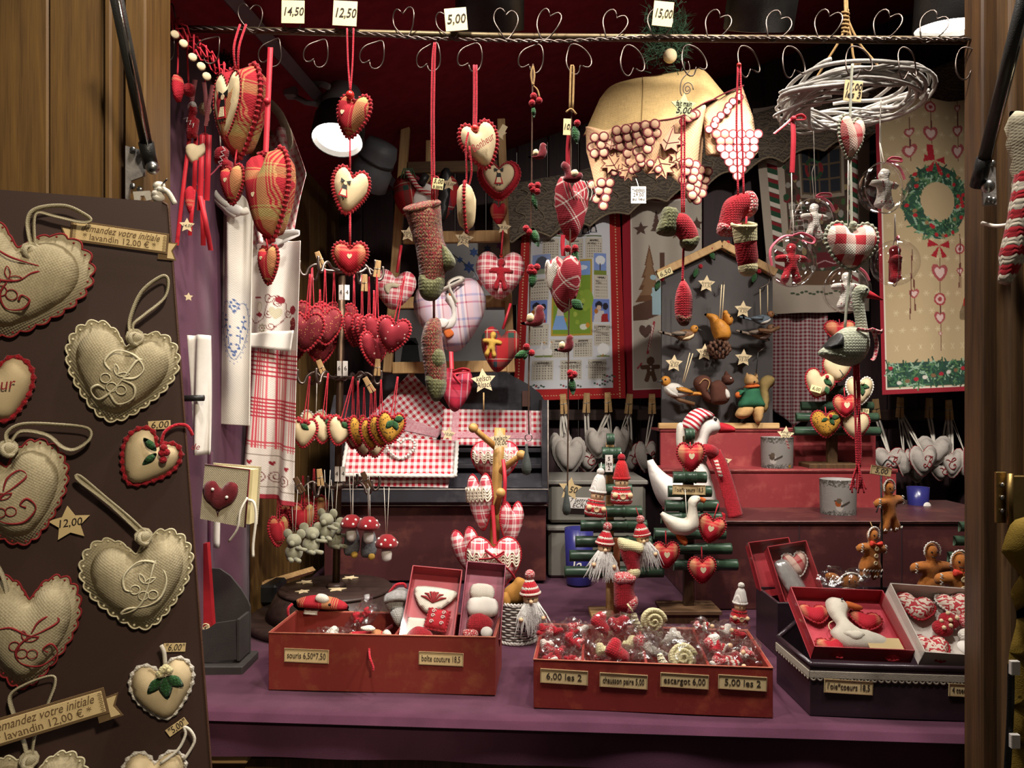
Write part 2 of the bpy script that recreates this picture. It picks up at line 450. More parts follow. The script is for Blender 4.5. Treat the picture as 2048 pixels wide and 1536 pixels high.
 # ================================================================ palette
M_purple=solid('purple cloth','#4c2439',.95,.16,14,900,.3,sheen=.1,spec=.1)
M_pine=wood('honey pine','#6e4f20','#4f3512',2,5,.55,.2)
M_pined=wood('aged pine','#5d4120','#3c2812',2,5,.6,.25)
M_oak=wood('dark post wood','#54381a','#34200e',2,5,.5,.25)
M_light=wood('pale wood','#c9a470','#a57d4b',0,6,.6,.15)
M_lightz=wood('pale wood upright','#b89566','#8f6c40',2,6,.6,.15)
M_wallb=wood('maroon boards','#33191d','#200e12',2,5,.6,.25)
M_maroon=solid('maroon ceiling felt','#7a1a2a',.95,.15,30,600,.3,spec=.1)
M_brownboard=solid('brown painted board','#3a241c',.6,.06,6,900,.08)
M_iron=metal('iron wire','#6b5f58',.45)
M_steel=metal('steel','#9a9a98',.3)
M_black=solid('black plastic','#141312',.4,.1)
M_dark=solid('dark metal','#2a2927',.4,.1)
M_paper=solid('cream card','#e0d19c',.9,.05,20,900,.1)
M_paper2=solid('tan card','#d8bf8d',.9,.05,20,900,.1)
M_star=solid('pale star wood','#dcc8a0',.85,.08,40,600,.15)
M_ink=solid('dark ink','#2b1f17',.9,0,20,500,0)
M_brink=solid('brown print','#6e5638',.9,0,20,500,0)
M_rink=solid('red embroidery','#8c1f24',.9,.1,200,900,.3)
M_wink=solid('ecru embroidery','#d9d0b0',.9,.1,200,900,.3)
M_white=solid('white cotton','#d8d2ca',.9,.06,40,900,.25,spec=.1)
M_linen=linen('ecru linen','#b0a486')
M_linenl=linen('pale ecru linen','#b8ad93')
M_linenw=linen('white linen','#cfc8bb',.12)
M_greyl=linen('grey linen','#b8afa6')
M_cream=solid('cream cotton','#c9b590',.9,.06,30,900,.2,spec=.1)
M_red=solid('red cotton','#a81826',.85,.12,60,900,.25,spec=.15)
M_redcord=knit('red cord',['#c9283a','#b51a2c'],.004,.004,.6)
M_redwool=knit('red crochet',['#ab1828','#98121e'],.004,.004,.9)
M_darkred=solid('dark red felt','#640f19',.95,.12,80,600,.4,sheen=.2,spec=.1)
M_whitewool=knit('white crochet',['#ddd6cb'],.004,.004,.9)
M_creamwool=knit('cream crochet',['#d6cb9d'],.005,.005,.9)
M_greencr=knit('green crochet',['#2c5a2e','#234c26'],.004,.004,.9)
M_whitecord=solid('white string','#d9d2c4',.9,.1)
M_ribbon=linen('ecru ribbon','#b5ab90',.15,2200)
M_redribbon=solid('red satin ribbon','#b21d2f',.45,.1,30,400,.1,spec=.4)
M_wpine=solid('fir needles','#1c3a1e',.7,.4,60,300,.2)
M_twine=solid('jute twine','#9a7a4c',.95,.2,300,900,.5)
PLD_X=[(0,'#9c1624'),(.36,'#b86a4a'),(.39,'#9c1624'),(.46,'#aa945c'),(.72,'#9c1624'),(.75,'#aa945c'),(.78,'#9c1624'),(.81,'#aa945c'),(.84,'#9c1624'),(.87,'#bd8a5c'),(.9,'#9c1624')]
M_plaid=plaid('red tan plaid',PLD_X,[(0,'#9c1624'),(.42,'#b07a4e'),(.5,'#a08a56'),(.68,'#8d1a24'),(.72,'#a08a56'),(.76,'#9c1624')],.07,0,(.33,.1))
M_plaids=plaid('small red tan plaid',[(0,'#c0a070'),(.16,'#c99068'),(.27,'#b41a2c'),(.73,'#b41a2c'),(.84,'#c99068')],[(0,'#b41a2c'),(.55,'#b41a2c'),(.62,'#c98a64'),(.68,'#b41a2c'),(.74,'#c98a64'),(.8,'#b41a2c')],.062,0,(.5,.4),True)
M_ging=plaid('red gingham',[(0,'#b81f33'),(.5,'#e2dad6')],[(0,'#b81f33'),(.5,'#e2dad6')],.0185)
M_gingb=plaid('bold gingham',[(0,'#a31f28'),(.5,'#d6cdbd')],[(0,'#a31f28'),(.5,'#d6cdbd')],.032)
M_stripe=plaid('red cream stripe',[(0,'#9d2028'),(.5,'#cfc4b0')],[(0,'#9d2028'),(.08,'#b88078'),(.9,'#9d2028')],.028,18)
M_kelsch=plaid('pink plaid',[(0,'#c44a58'),(.28,'#e3d2cc'),(.34,'#a8404e'),(.4,'#e3d2cc'),(.46,'#a8303e'),(.7,'#e3d2cc'),(.78,'#c98890'),(.9,'#e3d2cc')],[(0,'#b8384a'),(.3,'#e5d6cf'),(.38,'#b8384a'),(.44,'#e5d6cf'),(.6,'#c25a66'),(.8,'#e5d6cf')],.042)
M_kelb=plaid('blue pink plaid',[(0,'#b9a8c0'),(.25,'#dccbd0'),(.32,'#a43348'),(.38,'#dccbd0'),(.5,'#8e94b8'),(.62,'#dccbd0'),(.7,'#a43348'),(.76,'#c9a2ae')],[(0,'#d6c4c8'),(.4,'#b86072'),(.48,'#d6c4c8'),(.7,'#8e94b8'),(.8,'#d6c4c8')],.07)
M_tartan=plaid('tartan',[(0,'#a01a20'),(.3,'#1f3f34'),(.5,'#a01a20'),(.56,'#d8c8a8'),(.59,'#a01a20'),(.8,'#222c44'),(.92,'#a01a20')],[(0,'#a01a20'),(.4,'#23443a'),(.58,'#a01a20'),(.66,'#d8c8a8'),(.69,'#a01a20')],.085,8)
M_knitst=knit('red white knit',['#b61c28','#d8cdbd'],.0042,.0042,.9,0,.0095)
M_mel=knit('red green melange knit',['#741c24','#8a3a34','#7d7450','#5f161c'],.006,.005,1,260)
M_olive=knit('olive crochet',['#6e6d4c','#5c5c3e'],.006,.006,1,200)
M_mel2=knit('red white melange',['#b31d2a','#c9525a','#d8c4ba'],.005,.005,1,420)
M_ginger=solid('gingerbread felt','#a06026',.95,.1,50,700,.4,sheen=.15,spec=.08)
M_bead=solid('red bead','#b52018',.3,.05,10,10,0,spec=.6)
M_wbead=solid('wooden bead','#d3b088',.5,.1)
M_bamboo=wood('green bamboo','#3f5a42','#20342a',0,5,.3,.15,'#8aa07c')  # palest stop paints grey-green highlights into the bamboo colour
M_boxred=scuffed('scuffed red box','#7c2418','#96542e',.5,.7)
M_redshelf=scuffed('red paint shelf','#84262a','#98423e',.5,.62)
M_brleather=scuffed('brown lacquer','#42181a','#6e3a30',.4,.68,10)
M_blk=scuffed('worn black paint','#26242a','#4a484c',.4,.68,14)
M_whiteedge=solid('worn pale edge','#a79a8e',.7,.3,60)
M_film=film('cellophane',.2,rough=.14,bs=70,bst=1)
M_acet=film('clear acetate',.07,rough=.04,bs=6,bst=.1)
M_glass=film('clear plastic ball',.09,rough=.03,bs=4,bst=.05)
M_whitehair=solid('white wool beard','#dcd8d2',.95,.08,100,400,.4)
M_mdots=dots('mustard speckle','#b5842c','#4a3416',170,.3)
M_rdots=dots('red gold speckle','#68101a','#b58a50',190,.18)
M_rwdots=dots('red white sprig','#78101e','#d0a89c',75,.22)
M_swirl=swirls('red swirl print','#d8c8b8','#b02430',45)
# ================================================================ the stall: walls, ceiling, counter
def struct(name,m=None,mt=None):
 if m is None:
  o=bpy.data.objects.new(name,None);COL.objects.link(o)
 else:o=add(name,m,mt,smooth=False)
 o['kind']='structure';return o
struct('floor',boxc((-3,-2.2,-.04),(3,3.4,0),.01),solid('paving','#4a443c',.9))
wb=struct('wall_back')
for i in range(21):
 add('plank',boxc((0,0,0),(.117,.03,3.0),.004)if i==0 else pk,M_wallb,wb,(-.70+i*.12,2.98+random.uniform(0,.003),0),smooth=False)
 if i==0:pk=wb.children[0].data
struct('ceiling',([(-.75,1.28,2.222),(1.85,1.28,3.1),(1.85,3.05,3.1),(-.75,3.05,2.222),(-.75,1.28,2.262),(1.85,1.28,3.14),(1.85,3.05,3.14),(-.75,3.05,2.262)],[(0,3,2,1),(4,5,6,7),(0,1,5,4),(1,2,6,5),(2,3,7,6),(3,0,4,7)]),M_maroon)
wl=struct('wall_left')
add('curtain',slab(lambda u,v:(-.655+.012*math.sin(u*17)*(1-.3*v),1.3+u*.65,.0+v*2.2),40,4,.002),M_purple,wl)
for i in range(9):
 add('plank',boxc((0,0,0),(.03,.117,2.4),.003)if i==0 else pk2,M_pine,wl,(-.70,1.95+i*.12,0),smooth=False)
 if i==0:pk2=wl.children[-1].data if wl.children[-1].name.startswith('plank')else[c for c in wl.children if c.name.startswith('plank')][0].data
struct('wall_right',boxc((1.70,1.45,0),(1.74,3.0,3.1),.003),M_wallb)
# front posts and planks
wf=struct('wall_left_front')
def plank_px(par,x0,x1,d,y0=-420,y1=1700,th=.03,mt=M_pine,lean=0):
 a,b=P(x0,y0,d),P(x1,y1,d)
 o=add('plank',boxc((a.x,d,b.z),(b.x,d+th,a.z),.003),mt,par,smooth=False);return o
[plank_px(wf,x,x+198,1.20)for x in(-700,-501,-302)];plank_px(wf,-103,96,1.20);plank_px(wf,97,207,1.20);plank_px(wf,207,222,1.19,mt=M_pine);plank_px(wf,223,247,1.215,mt=M_pined)
plank_px(wf,248,291,1.20,mt=M_pine,th=.09)
wr=struct('wall_right_front')
plank_px(wr,1964,2016,1.22,mt=M_oak,th=.05);plank_px(wr,2018,2062,1.19,mt=M_pined,th=.06);[plank_px(wr,x,x+180,1.17,mt=M_pine)for x in(2064,2246,2428,2610)]
# counter
Ct=Th('counter','purple cloth covered sales counter along the stall front','counter',1024,1445,1.335)
def cpt(x,y,z):return(x-Ct.o.location.x,y-Ct.o.location.y,z-Ct.o.location.z)
def ctop(u,v):
 X_=-.635+u*1.735;y0=1.345-.0714*X_
 z=.94
 Y=y0+(2.97-y0)*max(0,(v-.06)/.94)
 if v<.06:
  t=v/.06;Y=y0+.012*math.sin(t*PI/2)-.012;z=.94-.012*(1-math.sin(t*PI/2))
 return cpt(X_,Y,z+.0012*math.sin(u*31)*math.sin(v*9))
Ct.part('cloth_top',grid(ctop,40,50),M_purple)
def cfr(u,v):
 X_=-.635+u*1.735;y0=1.345-.0714*X_-.012
 if v>.8:return cpt(X_,y0+.011*(1-v)/.2,.928-.004*math.sin((1-v)/.2*PI))
 v/=.8;return cpt(X_,y0+.011-.003*math.sin(u*40)*(1-v)-.004*(1-v)*math.sin(u*13+1),.928-.066*(1-v))
Ct.part('cloth_front',grid(cfr,80,10),M_purple)
Ct.part('counter_body',boxc(cpt(-.62,1.45,.35),cpt(1.08,2.9,.925),.004),M_pined,smooth=False)
Ct.part('ledge',boxc(cpt(-.62,1.392,.84),cpt(-.48,1.45,.864),.003),M_light,smooth=False)
Ct.part('front_board',boxc(cpt(-.63,1.42,.05),cpt(1.08,1.45,.84),.003),M_pined,smooth=False)
# ================================================================ shared builders
def rad(a):return math.radians(a)
def sheart(label,x,y,w,h,d,mt,edge=None,T=None,yaw=0,roll=0,cords=(),cm=None,cr=.0016,group=None,name='stuffed_heart',bead=None,es=.0029,ep=None,tilt=0):
 t=Th(name,label,'ornament',x,y,d,group,(tilt,roll,yaw))
 k=t.k;o=heart(w*k,h*k);T=(T or w*.42)*k;t.T=T;t.w,t.h=w*k,h*k
 t.body=t.part('body',pillow(o,T,sp=w*k/8.5),mt)
 if edge:t.part('crochet_edge',edging(heart(w*k*1.03,h*k*1.03,48),es,ep or max(.006,w*k/11)),edge)
 for c in cords:t.cord(c,cr,cm or M_redcord,'hanging_cord')
 if bead:t.part('bead',ball(.0055,t.L(bead[0],bead[1])),M_bead)
 return t
def mini(t,x,y,w,mt,y0=None,name='printed_heart',roll=0):
 return t.part(name,X(prism(heart(w*t.k,w*t.k,20),.0006),t.L(x,y,-t.T*.5 if y0 is None else y0),(0,rad(roll),0)),mt,smooth=False)
def leaf(w,l,T=.003):return pillow(spl([(0,0),(w*.42,l*.3),(w*.45,l*.6),(0,l),(-w*.45,l*.6),(-w*.42,l*.3)],3),T,sp=l/6)
def star_tag(label,x,y,r,d,text=(),yaw=0,roll=0,name='price_star',px=None,sx=1,group=None,mt=None,shear=.25,cat='price tag'):
 t=Th(name,label,cat,x,y,d,group,(0,roll,yaw))
 t.part('star_plate',prism(star(r*t.k,k=.5),.002),mt or M_star,smooth=False)
 n=len(text);px=px or r*.42
 for i,s in enumerate(text):t.text(s,x,y+(i-(n-1)/2)*px*1.05+r*.05,px,M_ink,-.0013,0,shear,sx=sx,fit=r*1.15)
 return t
def card(label,x,y,w,h,d,text=(),roll=0,yaw=0,px=None,name='price_card',mt=None,shear=.2,frame=False,sx=1,tilt=0,ink=None,parent=None,bold=0):
 t=Th(name,label,'price tag',x,y,d,None,(tilt,roll,yaw))
 t.part('card',box(w*t.k,.0012,h*t.k,b=.0003),mt or M_paper,smooth=False)
 if frame:
  a,b=w*t.k*.485,h*t.k*.46
  t.part('printed_frame',sweep([(-a,-.0008,-b),(a,-.0008,-b),(a,-.0008,b),(-a,-.0008,b)],.0011,4,True),M_brink,smooth=False)
 n=len(text);px=px or h*.5/max(n,1)
 for i,s in enumerate(text):t.text(s,x,y+(i-(n-1)/2)*px*1.15,px,ink or M_ink,-.0011,0,shear,sx=sx,bold=bold,fit=w*.86)
 return t
def peg(label,x,y,l,d,roll=0,yaw=0,name='clothes_peg',group='wooden clothes pegs',mt=None):
 t=Th(name,label,'peg',x,y,d,group,(0,roll,yaw));k=t.k;a=l*k
 t.part('prong',box(a*.16,a*.12,a,(-a*.09,0,0),b=.0006),mt or M_lightz,rot=(0,.05,0),smooth=False)
 t.part('prong',box(a*.16,a*.12,a,(a*.09,0,0),b=.0006),mt or M_lightz,rot=(0,-.05,0),smooth=False)
 t.part('spring',sweep([(a*.2*math.cos(q*.8),a*.07*math.sin(q*.8),a*.03*math.sin(q*2))for q in range(9)],a*.025,4),M_steel)
 return t
 # ================================================================ left display board with linen hearts
BA=rad(20)
def bY(x):u=(x-CX)/F;return 1.18/(1-.364*u)
bo=Th('display_board','tall dark brown display board pinned with ecru lavender hearts','board',335,405,bY(335),rot=(0,0,20))
def bl(x,y):
 Y=bY(x);p=P(x,y,Y)-bo.o.location
 return(p.x*math.cos(BA)+p.y*math.sin(BA),p.z)
q=[bl(-160,367),bl(325,404),bl(335,410),bl(337,420),bl(424,1560),bl(424,1640),bl(-160,1640)]
bo.part('panel',prism(q,.012,.006),M_brownboard,smooth=False)
bo.part('edge_band',sweep([(p[0],.0,p[1])for p in q[1:6]],.0016,5),solid('brown edge','#54382a',.5))
BKX=1/1.10
def bth(name,label,cat,x,y,roll=0,off=.0,group=None):
 Y=bY(x)-off;return Th(name,label,cat,x,y,Y,group,(0,roll,20),BKX)
MONO={
'P':[[(-.3,-.5),(-.55,-.4),(-.75,-.62),(-.45,-.9),(-.05,-.5),(.3,.2),(.55,.75),(.95,.8)],[(-.25,.2),(-.5,.5),(-.2,.95),(.4,.9),(.8,.5),(.6,.1),(.2,.0)],[(.15,-.05),(.6,-.2),(.65,-.65),(.2,-.95),(-.15,-.6)]],
'D':[[(.75,.98),(.45,.8),(.2,.2),(-.1,-.5),(-.45,-.85),(-.95,-.95),(-.7,-.78),(0,-.8),(.5,-.55),(.75,.1),(.5,.7),(-.1,.9),(-.65,.5),(-.7,0),(-.45,-.15)]],
'L':[[(.15,.35),(.35,.75),(.75,.95),(.95,.7),(.5,.4),(0,.15),(-.3,-.3),(-.1,-.75),(.5,-.9),(.98,-.5),(.8,-.1),(.55,-.25),(.7,-.4)],[(-.9,.5),(-.5,.55),(0,.3),(.4,.2)]],
'A':[[(-.95,.7),(-.85,.95),(-.55,.8),(-.7,.55),(-.95,.65)],[(-.7,.98),(-.2,.8),(.3,.75),(.98,.72),(.6,.45),(.3,.1),(-.2,-.05),(-.9,-.1)],[(.0,-.05),(-.1,-.5),(.15,-.9),(.6,-.8),(.75,-.45),(.5,-.35),(.45,-.55)]]}
for c_ in 'FHKN':MONO[c_]=MONO['L' if c_ in 'FK' else 'P']
def mono(t,ch,x,y,w,h,mt,r,y0,grapes=True,name='monogram',parent=None,surf=None):
 ms=[sweep([(p[0]*w*t.k/2,0,p[1]*h*t.k/2)for p in spl(s_,6,False)],[r*(.55+.6*abs(math.sin(i*.23)))for i in range(len(s_)*6-5)],4,flat=.5)for s_ in MONO[ch]]
 if grapes:
  for gx,gz in((-.35,-.1),(-.1,-.38),(.22,-.42)):ms.append(sweep([(gx*w*t.k/2+p[0],0,gz*h*t.k/2+p[1])for p in circ(w*t.k*.085,12)],r*.55,4,True,.5))
  for a in(.3,1.9):
   ms.append(sweep([(math.cos(a)*q_[0]-math.sin(a)*q_[1],0,.08*h*t.k/2+math.sin(a)*q_[0]+math.cos(a)*q_[1])for q_ in spl([(0,0),(w*t.k*.1,w*t.k*.04),(w*t.k*.2,0),(w*t.k*.1,-w*t.k*.04)],4)],r*.55,4,True,.5))
 V,Fc=X(J(*ms),t.L(x,y,0 if surf else y0))
 if surf:V=[(p[0],p[1]+surf(p[0],p[2]),p[2])for p in V]
 return t.part(name,(V,Fc),mt,parent=parent)
def lavender(label,x,y,w,h,roll,ch,red,rib,mo=(0,0),mw=95):
 """linen lavender sachet: scalloped flange, stitched edge, padded middle, monogram, knotted ribbon loop"""
 t=bth('lavender_heart',label,'ornament',x,y,roll,.004);k=t.k
 o=heart(w*k*BKX,h*k,189);e=M_rink if red else M_wink
 per=27*2;L=len(o)
 sc=[(p[0]*(.965+.06*abs(math.sin(PI*27*i/L))),p[1]*(.965+.065*abs(math.sin(PI*27*i/L))))for i,p in enumerate(o)]
 t.part('flange',prism(sc,.003,-.0015),M_linen)
 t.part('stitched_edge',sweep([(p[0],-.003,p[1])for p in sc],.0012,5,True),e)
 dm=J(*[X(ball(.0014 if red else .0017,u=6,v=4),(sc[int((i+.5)*L/27)%L][0]*.93,-.0032,sc[int((i+.5)*L/27)%L][1]*.93))for i in range(27)])
 t.part('eyelets',dm,M_rink if red else M_wink,kind='stuff')
 t.part('padded_body',X(pillow(heart(w*k*BKX*.83,h*k*.83,50),.042,sp=.009),(0,-.004,0)),M_linen)
 mono(t,ch,x+mo[0],y+mo[1],mw,mw,e,.0012 if red else .0015,0,surf=lambda a,b:-.0068-.0205*max(0,1-(a/(w*k*BKX*.43))**2-(b/(h*k*.45))**2)**.5)
 if rib:
  kn=t.L(rib[0][0],rib[0][1],-.014)
  cr_,sr_=math.cos(rad(-roll)),math.sin(rad(-roll))
  def un(p):
   dx,dz=(p[0]-x)*t.kx,-(p[1]-y)*t.k
   return(dx*math.cos(rad(roll))-dz*math.sin(rad(roll)),p[2]if len(p)>2 else-.012,dx*math.sin(rad(roll))+dz*math.cos(rad(roll)))
  K=un(rib[0])
  t.part('ribbon_knot',J(ball(.0075,K,(1.3,.8,1)),X(sweep(circ3(.009,10),.0038,6,True,.7),K,(1.3,.4,0)),X(sweep(circ3(.0075,10),.0035,6,True,.7),(K[0],K[1]-.004,K[2]-.003),(.6,1.2,0))),M_ribbon)
  t.part('ribbon_loop',ribbon([un(p)for p in rib[1:]],.0052),M_ribbon)
 return t
def circ3(r,n):return[(r*math.cos(2*PI*i/n),r*math.sin(2*PI*i/n),0)for i in range(n)]
def ribbon(pts,hw,th=.0008,n=6,axis=None):
 """flat band standing on edge towards the viewer"""
 q=[Vector(p)for p in spl(pts,n,False)];V,Fc=[],[]
 for i,p in enumerate(q):
  t_=(q[min(i+1,len(q)-1)]-q[max(i-1,0)]).normalized()
  a=Vector(axis)if axis else(Vector((0,-.75,0))+t_.cross(Vector((0,1,0)))*.6).normalized()
  nn=t_.cross(a).normalized()*th
  for s_,r_ in((-1,-1),(1,-1),(1,1),(-1,1)):V.append(tuple(p+a*hw*s_*.5+nn*r_))
 for i in range(len(q)-1):
  for j in range(4):Fc.append((i*4+j,i*4+(j+1)%4,i*4+4+(j+1)%4,i*4+4+j))
 return V,Fc
lavender('ecru linen heart with large red letter A, cut off at the board top left',18,560,318,232,14,'A',True,[(65,502),(66,498),(58,445),(75,418),(130,408),(172,424),(180,434),(160,438),(110,430),(78,425),(70,445),(72,495)],(10,5),118)
lavender('ecru linen heart with white scalloped edge and white letter P on brown board',241,748,226,190,11,'P',False,[(272,675),(264,672),(262,640),(285,585),(325,552),(338,560),(330,595),(290,630),(268,650),(270,672)],(0,8),108)
lavender('ecru linen heart with red monogram, directly left of the 12,00 star',28,990,232,200,-12,'L',True,[(22,895),(22,890),(20,865),(50,848),(120,850),(175,858),(178,880),(150,900),(125,895),(95,870),(45,862),(24,890)],(-15,5),110)
lavender('ecru linen heart with white scalloped edge and white letter D on brown board',280,1162,226,190,-7,'D',False,[(289,1070),(285,1065),(225,1005),(165,955),(168,948),(215,990),(260,1030),(296,1066)],(14,2),104)
lavender('ecru linen heart with red monogram, below the gold 12,00 star',55,1262,205,222,4,'L',True,[(-5,1190),(-4,1185),(20,1190),(15,1150),(-10,1100),(-30,1080),(-20,1120),(2,1160),(-8,1195)],(8,12),108)
lavender('lowest ecru linen heart on the board, only its scalloped top showing',66,1602,215,190,3,'D',False,[(63,1510),(60,1505),(52,1470),(35,1420),(28,1380),(60,1360),(105,1350),(112,1365),(100,1400),(75,1460),(68,1505)],(0,0),90)
t=bth('stuffed_heart','cream heart edged in red crochet with red word, cut by left frame edge','ornament',-2,780,-8,.006);k=t.k
t.part('body',pillow(heart(124*k,122*k),.035),M_cream);t.part('crochet_edge',edging(heart(128*k,126*k,48),.003,.009),M_redwool)
t.text('cœur',2,772,24,M_rink,-.022,0,.3,fit=70)
def sprig(t,cx,cy,y0,leaves,berries,lw=15,ll=34,bm=None,br=.006,lm=None):
 for(lx,ly,a,s_)in leaves:t.part('leaf',X(leaf(lw*t.k*s_,ll*t.k*s_,.004),t.L(lx,ly,y0),(0,rad(a),0)),lm or M_greencr)
 for bx_,by_ in berries:t.part('berry',ball(br,t.L(bx_,by_,y0-.004),u=8,v=6),bm or M_redwool)
t=bth('stuffed_heart','cream heart with red crochet edge, two green leaves and red berries on board','ornament',293,920,34,.005);k=t.k
t.part('body',pillow(heart(104*k,104*k),.034),M_cream);t.part('crochet_edge',edging(heart(110*k,110*k,48),.003,.0085),M_redwool)
sprig(t,0,0,-.018,[(300,893,-75,1.05),(303,896,-165,1.0)],[(308,880),(318,885),(312,890),(322,900)],br=.005)
t.cord([(300,880,-.01),(290,855,-.01),(300,832,-.006),(320,822,-.006),(342,832,-.006)],.0022,M_redcord,'hanging_cord')
t=bth('stuffed_heart','pale cream heart with white edge, white flowers and three green leaves low on the board','ornament',327,1380,-8,.005);k=t.k
t.part('body',pillow(heart(122*k*.93,112*k),.036),M_cream);t.part('crochet_edge',edging(heart(124*k*.95,116*k,48),.0024,.009),M_whitewool)
sprig(t,0,0,-.019,[(333,1345,-130,1.0),(336,1345,180,1.15),(340,1345,135,1.0)],[(336,1330),(348,1333),(330,1336),(342,1327)],22,40,M_creamwool,.0055)
t.cord([(340,1325,-.01),(342,1300,-.012),(338,1285,-.012)],.0026,M_whitecord,'hanging_cord')
t=bth('stuffed_heart','pale cream heart with white edge and white loop, cut by the frame bottom','ornament',306,1562,6,.005);k=t.k
t.part('body',pillow(heart(122*k*.93,112*k),.036),M_cream);t.part('crochet_edge',edging(heart(124*k*.95,116*k,48),.0024,.009),M_whitewool)
t.cord([(318,1520,-.012),(350,1495,-.012),(362,1465,-.012),(358,1450,-.012),(372,1458,-.012),(382,1480,-.012),(365,1515,-.012)],.002,M_whitecord,'hanging_cord')
def banner(label,x,y,w,h,roll,l1,l2):
 t=bth('paper_banner',label,'sign',x,y,roll,.024 if roll<0 else .003);k=t.k;W,H=w*k*BKX,h*k
 t.part('tail',prism([(-W*.5,H*.1),(-W*.60,H*.14),(-W*.555,-H*.3),(-W*.6,-H*.75),(-W*.40,-H*.78),(-W*.40,-H*.4),(-W*.5,-H*.4)],.001,0),M_brink,smooth=False)
 t.part('tail',prism([(W*.5,H*.1),(W*.60,H*.14),(W*.555,-H*.3),(W*.6,-H*.75),(W*.40,-H*.78),(W*.40,-H*.4),(W*.5,-H*.4)],.001,0),M_brink,smooth=False)
 for s_ in(-1,1):t.part('tail_face',prism([(s_*W*.5,H*.04),(s_*W*.58,H*.06),(s_*W*.535,-H*.3),(s_*W*.578,-H*.68),(s_*W*.50,-H*.68)],.0006,-.0008),M_paper2,smooth=False)
 t.part('strip_border',box(W,.0012,H,(0,-.0014,0),.0003),M_brink,smooth=False)
 t.part('strip_face',box(W*.95,.001,H*.80,(0,-.0021,0),.0003),M_paper2,smooth=False)
 hs=[]
 for s_ in(-1,1):
  for i in range(11):hs.append(box(W*.035*(1 if i%2 else .7),.0003,H*.022,(s_*W*(.457),-.0028,H*(.34-i*.068)),.00005))
 t.part('hatching',J(*hs),M_brink,smooth=False,kind='stuff')
 t.text(l1,x,y-h*.19,h*.34,M_brink,-.003,0,.38,bold=.004,fit=w*.8);t.text(l2,x,y+h*.2,h*.30,M_brink,-.003,0,0,fit=w*.74)
banner('gold ribbon shaped paper sign at the top right of the brown board',241,475,194,42,5,'demandez votre initiale','* lavandin 12,00 € *')
banner('gold ribbon shaped paper sign at the bottom left of the brown board',88,1437,252,55,-11.5,'demandez votre initiale','* lavandin 12,00 € *')
t=bth('price_star','gold price star reading 12,00 on the brown board','price tag',139,1047,-6,.004)
t.part('star_plate',prism([(p[0]*1.1,p[1])for p in star(36*t.k,k=.5)],.0015),M_paper2,smooth=False);t.text('12,00',139,1046,16,fit=46,mt=M_ink,y0=-.001,shear=.2,bold=.01)
for lab,x,y,roll,s_ in(('small paper tag reading 6,00 above the leafy cream heart',319,850,-3,'6,00'),('small paper tag reading 6,00 above the white flower heart',349,1295,5,'"6,00"'),('small paper tag reading 5,00 at the foot of the board',354,1454,-32,'"5,00"')):
 t=bth('price_card',lab,'price tag',x,y,roll,.004);t.part('card',box(45*t.kx,.001,17*t.k,b=.0002),M_paper2,smooth=False);t.text(s_,x,y,14,M_ink,-.0008,0,.2,fit=38)
 # ================================================================ hook rail and what hangs from it
def rd(x):return 1.42-.16*(x-295)/1670
def ry_(x):return 56+(18*(x-295)/755 if x<1050 else 18+7*(x-1050)/915)
R_=Th('hook_rail','round metal rail with twisted wire and heart hooks across the stall front','rail',1050,74,rd(1050))
R_.part('bar',sweep([R_.W(x,ry_(x),rd(x))for x in(290,600,900,1050,1300,1600,1975)],.0066,8),metal('brass bar','#5e503a',.5))
for ph in(0,PI):
 pts=[]
 for i in range(420):
  x=292+1680*i/419;y=ry_(x)+(10 if 850<x<1130 else 10*max(0,1-abs(x-(850 if x<850 else 1130))/160))-2
  p=Vector(R_.W(x,y,rd(x)-.012));a=i*.62+ph
  pts.append(p+Vector((0,.0021*math.cos(a),.0021*math.sin(a))))
 R_.part('twisted_wire',sweep(pts,.0017,4),M_iron)
hw=heart(.043,.051,30);tip=min(p[1]for p in hw)
hk=mesh(sweep([(p[0],.003*math.sin(i*.6),p[1]-tip)for i,p in enumerate(hw)],.00125,5,True),'heart_hook');hk.materials.append(M_iron)
UP=[(345,-25),(505,-6),(585,0),(690,-4),(812,-8),(908,-20),(1012,0),(1085,20),(1216,22),(1312,12),(1420,24),(1540,26),(1643,18),(1757,24),(1846,30)]
DN=[(345,38),(437,42),(556,30),(650,32),(764,36),(872,26),(956,28),(1079,30),(1142,-26),(1254,-18),(1372,-28),(1484,-26),(1576,-20),(1702,-24),(1806,-18),(1925,-20)]
for x,r in UP:add('heart_hook',hk,None,R_.o,R_.W(x,ry_(x)+4,rd(x)-.012),(0,rad(r),rad(random.uniform(-20,20))))
for x,r in DN:add('heart_hook',hk,None,R_.o,R_.W(x,ry_(x)+14,rd(x)-.012),(0,PI+rad(r*.9),rad(random.uniform(-20,20))))
def hcard(label,x,y,w,h,s_,px,roll=0):return card(label,x,y,w,h,rd(x)-.022,(s_,),roll,px=px,shear=.2,bold=.012)
hcard('leftmost square cream price card on the rail, reading 14,50',586,24,46,46,'14,50',17,1)
hcard('square cream price card reading 12,50, above the string of three hearts',690,27,48,50,'12,50',19,3)
hcard('square cream price card reading 5,00 on the rail, left of centre',912,39,44,46,'5,00',19,-5)
hcard('square cream price card reading 15,00 on the rail above the tablecloth',1326,28,40,50,'15,00',18,6)
